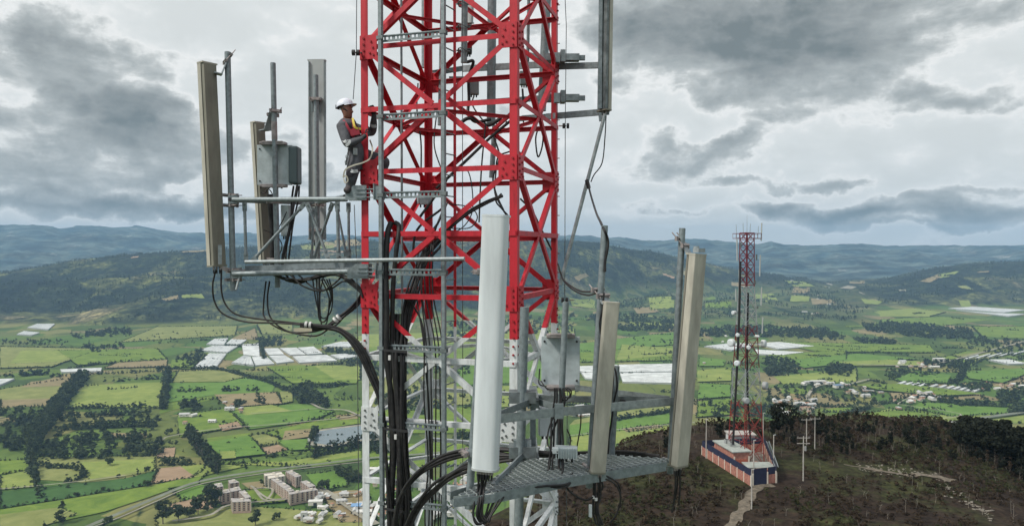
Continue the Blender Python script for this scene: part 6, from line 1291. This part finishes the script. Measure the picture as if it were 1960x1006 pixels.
for k in range(6): o = k*4; sp.append(([(914+o, 905, 7.72), (914+o*.7, 930, 7.75), (910+o*.8, 955, 7.7), (904+o, 985, 7.65), (915+o, 1003-k, 7.65), (930+o*.6, 985, 7.7), (944+o, 950, 7.8), (975+o, 938, 7.95), (1040, 930+k, 8.1), (1085, 925+k, 8.25), (1096, 905, 8.4)][:(7 if k % 2 else 11)], .012))
cables('black jumper cables looping under the big white antenna', sp)
sp = []
for k in range(4): o = k*4; sp.append(([(1136+o, 910, 8.45), (1137+o, 945, 8.45), (1136+o*.8, 975, 8.42), (1142+o, 1004, 8.4)], .012))
sp += [([(1150, 912, 8.5), (1175, 925, 8.5), (1187, 950, 8.5), (1180, 980, 8.5), (1168, 1000, 8.5)], .011), ([(1158, 908, 8.5), (1182, 922, 8.5), (1190, 945, 8.5), (1186, 970, 8.5)], .011), ([(1078, 920, 8.3), (1092, 942, 8.35), (1118, 953, 8.4), (1140, 948, 8.42)], .013), ([(1150, 915, 8.5), (1152, 935, 8.5), (1136, 948, 8.45)], .011)]
cables('black jumper cables hanging under the slim beige antenna', sp)
sp = [([(1293, 897, 8.95), (1293, 930, 8.93), (1289, 960, 8.93), (1286, 980, 8.93)], .013), ([(1300, 897, 8.95), (1301, 930, 8.95), (1299, 966, 8.95)], .012), ([(1297, 897, 8.95), (1297, 925, 8.95), (1292, 955, 8.95)], .010)]
cables('short black cable tails under the far right antenna', sp)
r_ = thing('cable_tags', P(1137, 960, 8.4), 'white tape and a white plug on the cables under the slim beige antenna', 'cable tags')
mb = MB(); mb.cyl(P(1130, 965, 8.35), P(1130, 988, 8.35), .02, 10); mb.build('plug', M['white_rad'], r_); mb = MB(); mb.cyl(P(1136, 948, 8.42), P(1136, 953, 8.42), .018, 8); mb.cyl(P(1141, 952, 8.42), P(1141, 957, 8.42), .018, 8); mb.build('tape_band', M['tape'], r_)
sp = []
for k, x0_ in enumerate((1062, 1066, 1072, 1078, 1070)): sp.append(([(x0_, 742, 8.7), (x0_-2+k*2, 765, 8.68), (x0_-6+k*1.5, 800, 8.68), (x0_-8+k*3, 850, 8.65), (x0_-10+k*3, 885, 8.6), (x0_-12+k*4, 905, 8.55)], .012))
sp += [([(1085, 742, 8.7), (1094, 748, 8.7), (1091, 760, 8.7), (1078, 760, 8.7), (1073, 770, 8.68)], .008), ([(1082, 742, 8.7), (1090, 752, 8.7), (1086, 765, 8.7), (1074, 764, 8.7)], .008), ([(1050, 740, 8.9), (1035, 735, 8.9), (1033, 722, 8.9), (1033, 705, 8.9)], .008), ([(1060, 745, 8.8), (1045, 742, 8.8), (1035, 728, 8.85)], .008), ([(1078, 875, 8.5), (1078, 900, 8.45), (1066, 922, 8.35), (1050, 930, 8.3)], .012), ([(1085, 820, 8.6), (1092, 840, 8.6), (1088, 860, 8.55)], .008), ([(1062, 790, 8.7), (1050, 820, 8.7), (1048, 845, 8.65), (1054, 860, 8.6)], .010), ([(1068, 800, 8.7), (1056, 835, 8.7), (1054, 880, 8.6), (1048, 910, 8.5)], .012)]
cables('black cables clustered on the pole under the lower radio unit', sp)
sp = [([(1168, 700, 9.2), (1174, 715, 9.2), (1172, 740, 9.2), (1170, 760, 9.2), (1166, 800, 9.2), (1163, 850, 9.2), (1161, 886, 9.2)], .016), ([(1173, 700, 9.2), (1180, 712, 9.2), (1181, 740, 9.2), (1176, 765, 9.2), (1172, 800, 9.2), (1165, 840, 9.2)], .012), ([(1186, 765, 9.2), (1196, 766, 9.2), (1200, 775, 9.2), (1193, 781, 9.2), (1190, 770, 9.2)], .012), ([(1112, 790, 8.6), (1110, 815, 8.6), (1106, 840, 8.6), (1103, 862, 8.6)], .008)]
cables('black cables taped to the short pole behind the slim beige antenna', sp)
sp = [([(1068, 505, 12.4), (1075, 530, 12.0), (1090, 546, 11.2), (1112, 556, 10.2), (1140, 558, 9.0), (1147, 557, 8.75)], .014), ([(1070, 515, 12.4), (1080, 538, 12.0), (1100, 553, 11.0), (1125, 561, 9.8), (1144, 559, 8.8)], .013)]
cables('two black cables swinging from the rear leg to the right pole', sp)
sp = [([(1160, 222, 12.2), (1158, 260, 12.2), (1150, 310, 12.2), (1138, 335, 12.2), (1131, 348, 12.2)], .010), ([(1125, 346, 12.15), (1131, 370, 11.8), (1143, 405, 10.5), (1152, 432, 8.8), (1162, 460, 8.65), (1161, 500, 8.65), (1158, 520, 8.65)], .016), ([(1123, 345, 12.15), (1127, 360, 12.1)], .035), ([(1156, 560, 8.62), (1154, 590, 8.62), (1149, 620, 8.62), (1152, 650, 8.62)], .011)]
cables('black cable tied to the slanting pipe and dropping to the right pole', sp)
sp = [([(845, 400, 11.9), (800, 440, 11.5), (790, 500, 11.3)], .02), ([(852, 345, 12.0), (895, 303, 12.3), (940, 262, 12.6), (985, 225, 12.8)], .026), ([(835, 360, 11.9), (852, 345, 12.0), (800, 420, 11.7)][::-1], .022), ([(975, 290, 12.4), (955, 300, 12.5), (947, 330, 12.5), (948, 370, 12.3), (960, 395, 12.1), (968, 410, 12)], .014), ([(930, 235, 12.8), (925, 300, 12.7), (920, 350, 12.6), (917, 425, 12.3)], .014), ([(945, 262, 12.6), (955, 300, 12.5), (945, 340, 12.4), (950, 372, 12.3), (965, 405, 12)], .016), ([(960, 370, 12), (950, 385, 12), (962, 400, 12), (972, 412, 12)], .014), ([(1030, 245, 13), (1026, 270, 13), (1030, 300, 13), (1036, 280, 13), (1040, 255, 13)], .014), ([(996, 380, 12.6), (1020, 405, 12.5), (1038, 440, 12.5), (1056, 478, 12.5)], .016), ([(838, 200, 13.2), (830, 270, 13), (840, 315, 12.6), (846, 320, 12)], .012), ([(800, 160, 13.2), (797, 210, 13), (805, 270, 13), (806, 330, 13)], .014), ([(870, 320, 12.8), (895, 330, 12.8), (905, 400, 12.8), (880, 436, 12.6), (850, 440, 12)], .010), ([(860, 390, 12), (900, 398, 12.2), (915, 415, 12.4), (900, 435, 12.4), (865, 437, 12)], .010)]  # the straight slanting run is a dark brace drawn as a black cable
cables('loose black cables and a dark brace drawn as cable inside the upper tower', sp)
sp = [([(885, 100, 13.4), (892, 118, 13.4), (905, 120, 13.4), (898, 150, 13.5), (897, 190, 13.5), (893, 215, 13.4), (910, 232, 13.3), (940, 228, 13.3)], .03), ([(880, 236, 13.2), (900, 226, 13.2), (930, 240, 13.2), (960, 226, 13.2)], .035), ([(1000, 170, 13.9), (1002, 200, 13.9)], .02), ([(908, 180, 13.5), (906, 205, 13.4), (930, 238, 13.3)], .014), ([(948, 232, 13.2), (960, 250, 13.2), (970, 232, 13.2)], .012), ([(1000, 228, 13.3), (1008, 242, 13.3), (1016, 228, 13.3)], .012)]
cables('black jumper cables round the rear platform at the top of the tower', sp)
r_ = thing('cable_clamps', onface(748, -1, .2), 'dark clamp bars holding the thick cables against the cable ladder', 'clamps')
for py in (668, 817, 970):
    z = (476-py)/1400*10.85; a = onface(733, z, .24); b = onface(778, z, .30); mb = MB(); mb.bar(a, b, .035, .012, OUTF); mb.build('clamp_bar', M['black'], r_)
    if py in (668, 817): mb = MB(); q = onface(744+py % 23, z-.1, .27); mb.box(q, (.035, .02, .07), -.3); mb.build('cable_tag', M['tape'], r_)
# safety lines with rollers
M['wire'] = mat('steel_wire', (.10, .11, .12), .5, .5)
def wire(label, pts, rollers):
    r_ = thing('safety_line', P(*pts[-1]), label, 'safety line'); mb = MB(); mb.tube([P(*q) for q in pts], .0065, 5); mb.build('wire', M['wire'], r_)
    for (x, y, d, tx) in rollers:
        c = P(x, y, d); mb = MB()
        for s_ in (-.035, .035): mb.cyl(c+Vector((s_-.02, 0, 0)), c+Vector((s_+.02, 0, 0)), .045, 12)
        mb.build('roller', M['black'], r_); mb = MB(); mb.cyl(c, P(tx, y, d+.1), .012, 6); mb.build('roller_arm', M['bracket'], r_)
wire('thin steel safety line running down left of the front leg to the helmet', [(683, -60, 11.0), (682, 101, 11.0), (676, 190, 11.0)], [(681, 101, 11.0, 695)])
wire('thin steel safety line hanging right of the rear leg', [(1079, -60, 12.4), (1084, 50, 12.4), (1082, 240, 12.4), (1081, 572, 12.4)], [(1083, 241, 12.4, 1070), (1081, 574, 12.4, 1098)])
wire('thin steel line left of the front leg below the worker', [(678, 392, 11.1), (683, 520, 11.1), (687, 1030, 11.1)], []); wire('thin steel line seen through the middle of the tower', [(885, -60, 12.0), (886, 1040, 12.0)], []); wire('thin steel line right of the rear leg low down', [(1086, 745, 11.8), (1084, 1030, 11.8)], [])
# ------------------------------------------------------------------ the worker
M['cover'] = mat('grey_coverall', (.085, .088, .105), .85, 0, .3, 14, bump=.3, bscale=22); M['skin'] = mat('skin', (.24, .105, .075), .55); M['glove'] = mat('dark_glove', (.022, .022, .028), .7); M['boot'] = mat('dark_boot', (.06, .05, .055), .7, 0, .3, 20)
M['helmet'] = mat('white_helmet', (.70, .73, .84), .3); M['harness_red'] = mat('red_harness', (.28, .015, .035), .7); M['yellow'] = mat('yellow_strap', (.62, .47, .06), .6); M['reflect'] = mat('reflective_band', (.42, .44, .46), .5); M['strapd'] = mat('dark_strap', (.03, .03, .035), .7); M['rope'] = mat('pale_rope', (.42, .40, .34), .8); M['pad'] = mat('dark_pad', (.05, .045, .06), .8)
def skin_mesh(nodes, edges, root=0, sub=2):
    me = bpy.data.meshes.new('skel'); me.from_pydata([n[0] for n in nodes], edges, []); o = bpy.data.objects.new('skel', me); COL.objects.link(o)
    o.modifiers.new('skin', 'SKIN'); 
    if not me.skin_vertices: me.skin_vertices.new()
    for v, n in zip(me.skin_vertices[0].data, nodes): r_ = n[1]; v.radius = r_ if isinstance(r_, tuple) else (r_, r_)
    me.skin_vertices[0].data[root].use_root = True
    s_ = o.modifiers.new('sub', 'SUBSURF'); s_.levels = sub; s_.render_levels = sub
    bpy.context.view_layer.update(); dg = bpy.context.evaluated_depsgraph_get(); m2 = bpy.data.meshes.new_from_object(o.evaluated_get(dg)); bpy.data.objects.remove(o); 
    return [v.co.copy() for v in m2.vertices], [tuple(p_.vertices) for p_ in m2.polygons]
W = 11.2
J = {'pel': P(688, 294, W), 'waist': P(682, 277, W), 'chest': P(672, 252, W), 'upch': P(665, 235, W), 'neck': P(665, 226, W-.01), 'skull0': P(666, 219, W-.02), 'skull': P(662, 206, W-.02), 'top': P(660, 196, W-.02),
     'nsh': P(655, 243, W-.14), 'nel': P(665, 277, W-.28), 'nwr': P(693, 265, W-.34), 'nha': P(701, 257, W-.34),
     'fsh': P(677, 240, W+.15), 'fel': P(714, 255, W+.14), 'fwr': P(716, 220, W-.02), 'fha': P(714, 209, W-.06),
     'nhip': P(684, 300, W-.09), 'nkn': P(674, 331, W-.22), 'nan': P(670, 359, W-.16), 'nto': P(661, 367, W-.26),
     'fhip': P(696, 300, W+.09), 'fkn': P(742, 308, W+.06), 'fan': P(722, 346, W+.18), 'fto': P(732, 352, W+.1)}
nd = [(J['pel'], (.155, .135)), (J['waist'], (.145, .13)), (J['chest'], (.175, .14)), (J['upch'], (.15, .115)), (J['neck'], .068), (J['skull0'], (.075, .085)), (J['skull'], (.098, .105)), (J['top'], (.08, .088)),
      (J['nsh'], .098), (J['nsh'].lerp(J['nel'], .5), .085), (J['nel'], .070), (J['nel'].lerp(J['nwr'], .4), .066), (J['nwr'], .036), (J['nha'], (.045, .026)),
      (J['fsh'], .095), (J['fsh'].lerp(J['fel'], .5), .08), (J['fel'], .072), (J['fel'].lerp(J['fwr'], .4), .066), (J['fwr'], .036), (J['fha'], (.045, .026)),
      (J['nhip'], .13), (J['nhip'].lerp(J['nkn'], .5), .125), (J['nkn'], .10), (J['nkn'].lerp(J['nan'], .4), .095), (J['nan'], .065), (J['nto'], (.055, .045)),
      (J['fhip'], .125), (J['fhip'].lerp(J['fkn'], .5), .11), (J['fkn'], .09), (J['fkn'].lerp(J['fan'], .4), .068), (J['fan'], .048), (J['fto'], (.045, .035))]
ed = [(0, 1), (1, 2), (2, 3), (3, 4), (4, 5), (5, 6), (6, 7), (3, 8), (8, 9), (9, 10), (10, 11), (11, 12), (12, 13), (3, 14), (14, 15), (15, 16), (16, 17), (17, 18), (18, 19), (0, 20), (20, 21), (21, 22), (22, 23), (23, 24), (24, 25), (0, 26), (26, 27), (27, 28), (28, 29), (29, 30), (30, 31)]
wk = thing('person', J['nto'], 'climbing worker in white helmet and grey coverall gripping the red tower leg', 'person')
vs, fs = skin_mesh(nd, ed)
body = MB(); body.add(vs, fs, 0, True)
def seg_d(p_, a, b): t = max(0, min(1, (p_-a).dot(b-a)/(b-a).length_squared)); return (p_-a.lerp(b, t)).length
for i, f_ in enumerate(fs):
    c = sum((vs[j] for j in f_), Vector())/len(f_); mi = 0
    if c.z > J['neck'].z-.02 and abs(c.x-J['skull'].x) < .16 and abs(c.y-J['skull'].y) < .14: mi = 1
    if min((c-J['nha']).length, (c-J['fha']).length) < .08: mi = 2
    if seg_d(c, J['nan'], J['nto']) < .075 and c.z < J['nan'].z+.03: mi = 3
    if seg_d(c, J['fan'], J['fto']) < .075 and c.z < J['fan'].z+.03: mi = 3
    body.m[i] = mi
# fingers, rooted inside the palms, curled round what they hold
def fingers(palm, fwd, side, curl, thumb):
    for k, l_ in enumerate((.070, .080, .076, .060)):
        o_ = palm+side*((k-1.5)*.020)+fwd*.02; a = o_+fwd*l_*.45; b = a+(fwd*.35+curl*.9).normalized()*l_*.38; c = b+(curl-fwd*.5).normalized()*l_*.32
        body.tube([o_, a, b, c], [.0115, .0105, .0095, .007], 6, 2)
    a = palm+side*.04*thumb; b = a+(side*thumb*.7+fwd*.5).normalized()*.035; c = b+(fwd*.6+curl*.7).normalized()*.03; body.tube([palm+side*.02*thumb, a, b, c], [.014, .013, .012, .009], 6, 2)
fingers(J['nha'], Vector((1, .0, .25)).normalized(), Vector((-.2, 0, 1)).normalized(), Vector((0, 1, 0)), 1); fingers(J['fha'], Vector((-.5, -.3, .75)).normalized(), Vector((.8, 0, .5)).normalized(), Vector((-.6, -.2, -.6)).normalized(), -1)
# face: nose, chin, brow, lips, ear
hd = J['skull']; fd = Vector((.93, -.22, .22)).normalized(); upd = (UPV-fd*fd.z).normalized(); sd_ = fd.cross(upd)
body.ball(hd+fd*.092-upd*.022, .017, (1, .8, 1.3), 1, 8, 6); body.ball(hd+fd*.075-upd*.085, .030, (1, 1, .8), 1, 8, 6); body.ball(hd+fd*.080+upd*.012, .028, (.6, 1.5, .5), 1, 8, 6); body.ball(hd+fd*.088-upd*.055, .016, (.7, 1.4, .5), 1, 8, 6)
for s_ in (-1, 1): body.ball(hd+sd_*s_*.082-upd*.02-fd*.005, .024, (.8, .4, 1.2), 1, 8, 6); body.ball(hd+fd*.082+sd_*s_*.030-upd*.003, .010, (1, 1, .7), 2, 6, 5)
body.build('body', [M['cover'], M['skin'], M['glove'], M['boot']], wk)
# helmet
hc = hd+upd*.028-fd*.008; mb = MB(); n = 20; rings = []
for i in range(9):
    th = R(90-i*11.2); r_ = math.sin(math.pi/2-th) if False else math.cos(R(i*11.2)); rings.append([hc+fd*(.135*r_*math.cos(a))+sd_*(.112*r_*math.sin(a))+upd*(.118*math.sin(R(i*11.2))) for a in [j/n*6.283 for j in range(n)]])
vs_ = [q for rg in rings for q in rg]; mb.add(vs_, [(i*n+j, i*n+(j+1) % n, (i+1)*n+(j+1) % n, (i+1)*n+j) for i in range(8) for j in range(n)], 0, True); mb.add(rings[-1], [tuple(range(n))], 0, True); hm = mb.build('helmet', M['helmet'], wk)
mb = MB(); br = []
for k in range(15): a = R(-75+k*150/14); br.append((hc+fd*(.130*math.cos(a))+sd_*(.110*math.sin(a))-upd*.002, hc+fd*(.130*math.cos(a)+.058*max(0, math.cos(a)))+sd_*(.115*math.sin(a))-upd*.014))
for (a, b), (c, d) in zip(br[:-1], br[1:]): mb.quad([a, b, d, c]); mb.quad([a-upd*.006, c-upd*.006, d-upd*.006, b-upd*.006]); mb.quad([b, b-upd*.006, d-upd*.006, d])
mb.build('brim', M['helmet'], hm); mb = MB(); mb.bar(hc-fd*.12+upd*.05, hc-fd*.135-upd*.01, .05, .02, sd_); mb.tube([hc+fd*.128*math.cos(a)+sd_*.110*math.sin(a)-upd*.012 for a in [R(80+k*20) for k in range(11)]], .008, 5); mb.build('headband', M['glove'], hm)
mb = MB(); mb.tube(smooth_path([hc+sd_*(-.1)-fd*.03, hd+sd_*(-.09)+fd*.02-upd*.05, hd+fd*.065-upd*.112, hd+sd_*(.09)+fd*.02-upd*.05, hc+sd_*.1-fd*.03], 4), .007, 5); mb.build('chin_strap', M['strapd'], hm)
# harness and straps
def strap(name, pts, w_, m, par=wk, th=.006):
    p_ = smooth_path([P(*q) for q in pts], 5); mb = MB()
    for a, b in zip(p_[:-1], p_[1:]): mb.bar(a, b, w_, th, (0, -1, .1))
    return mb.build(name, M[m], par)
strap('shoulder_strap', [(656, 231, 11.04), (662, 239, 10.99), (669, 251, 10.99), (678, 262, 11.02)], .055, 'harness_red'); strap('shoulder_strap', [(667, 232, 11.1), (677, 240, 11.05), (682, 254, 11.05)], .055, 'harness_red')
mb = MB(); mb.prism(P(678, 246, 11.0), P(681, 259, 11.0), [(-.06, -.02), (.06, -.02), (.07, .02), (-.07, .02)], (0, -1, 0)); mb.build('chest_pad', M['harness_red'], wk)
strap('collar', [(657, 229, 11.12), (664, 232, 11.06), (671, 231, 11.1)], .03, 'cover')
strap('lanyard', [(675, 226, 11.02), (677, 236, 10.98), (680, 244, 10.97), (691, 247, 11.0)], .032, 'yellow'); strap('waist_belt', [(667, 283, 11.08), (676, 288, 11.03), (690, 290, 11.06)], .06, 'strapd'); strap('leg_strap', [(672, 315, 11.0), (684, 320, 10.98), (694, 322, 11.05)], .04, 'strapd')
for (a, b, c) in [((656, 266, 10.93), (661, 271, 10.86), (669, 270, 10.88)), ((669, 325, 10.92), (676, 328, 10.87), (685, 327, 10.92))]: strap('reflective_band', [a, b, c], .05, 'reflect')
strap('reflective_band', [(662, 279, 10.86), (667, 275, 10.84), (671, 268, 10.85)], .045, 'reflect'); strap('reflective_band', [(710, 237, 11.22), (715, 243, 11.2), (720, 240, 11.22)], .05, 'reflect')
mb = MB(); mb.box(P(656, 260, 10.98), (.075, .012, .08), -.5); mb.build('arm_patch', M['reflect'], wk)
strap('positioning_rope', [(657, 340, 10.9), (661, 325, 10.88), (675, 317, 10.85), (695, 311, 10.85), (708, 303, 10.95), (713, 285, 11.05), (708, 268, 11.2)], .022, 'rope')
mb = MB()
for (x, y, r_) in [(679, 290, .03), (664, 300, .028), (662, 310, .022)]: c = P(x, y, 10.9); mb.tube([c+Vector((r_*.6*math.cos(a), 0, r_*math.sin(a))) for a in [i/10*6.283 for i in range(11)]], .006, 5)
mb.build('carabiner', M['galv_light'], wk)
strap('tool_strap', [(668, 285, 10.95), (665, 300, 10.9), (662, 316, 10.9)], .025, 'strapd'); strap('tool_strap', [(672, 287, 10.95), (669, 305, 10.9), (665, 320, 10.9)], .02, 'strapd')
mb = MB(); mb.box(P(680, 290, 10.98), (.06, .04, .10), .3); mb.build('tool_pouch', M['reflect'], wk)
strap('hanging_rope', [(657, 340, 10.9), (662, 336, 10.88), (666, 345, 10.88), (661, 350, 10.88), (658, 342, 10.9)], .018, 'rope')
mb = MB(); mb.ball(J['nkn']+Vector((-.01, -.05, .01)), .07, (1, .6, 1.3), 0, 10, 8); mb.build('knee_pad', M['pad'], wk)
# ------------------------------------------------------------------ haze
hz_ = bpy.data.materials.new('haze_air'); hz_.use_nodes = True; t_ = hz_.node_tree; t_.nodes.clear(); o_ = t_.nodes.new('ShaderNodeOutputMaterial'); v_ = t_.nodes.new('ShaderNodeVolumePrincipled')
v_.inputs['Color'].default_value = (.40, .66, .95, 1); v_.inputs['Density'].default_value = 5.8e-5; v_.inputs['Anisotropy'].default_value = 0.0; t_.links.new(v_.outputs[0], o_.inputs['Volume'])
mb = MB(); mb.box((0, 0, (520-424)/2), (34000, 34000, 520+424)); o = mb.build('haze', hz_); tag(o, kind='stuff', label='thin bluish haze filling the valley air', cat='haze')
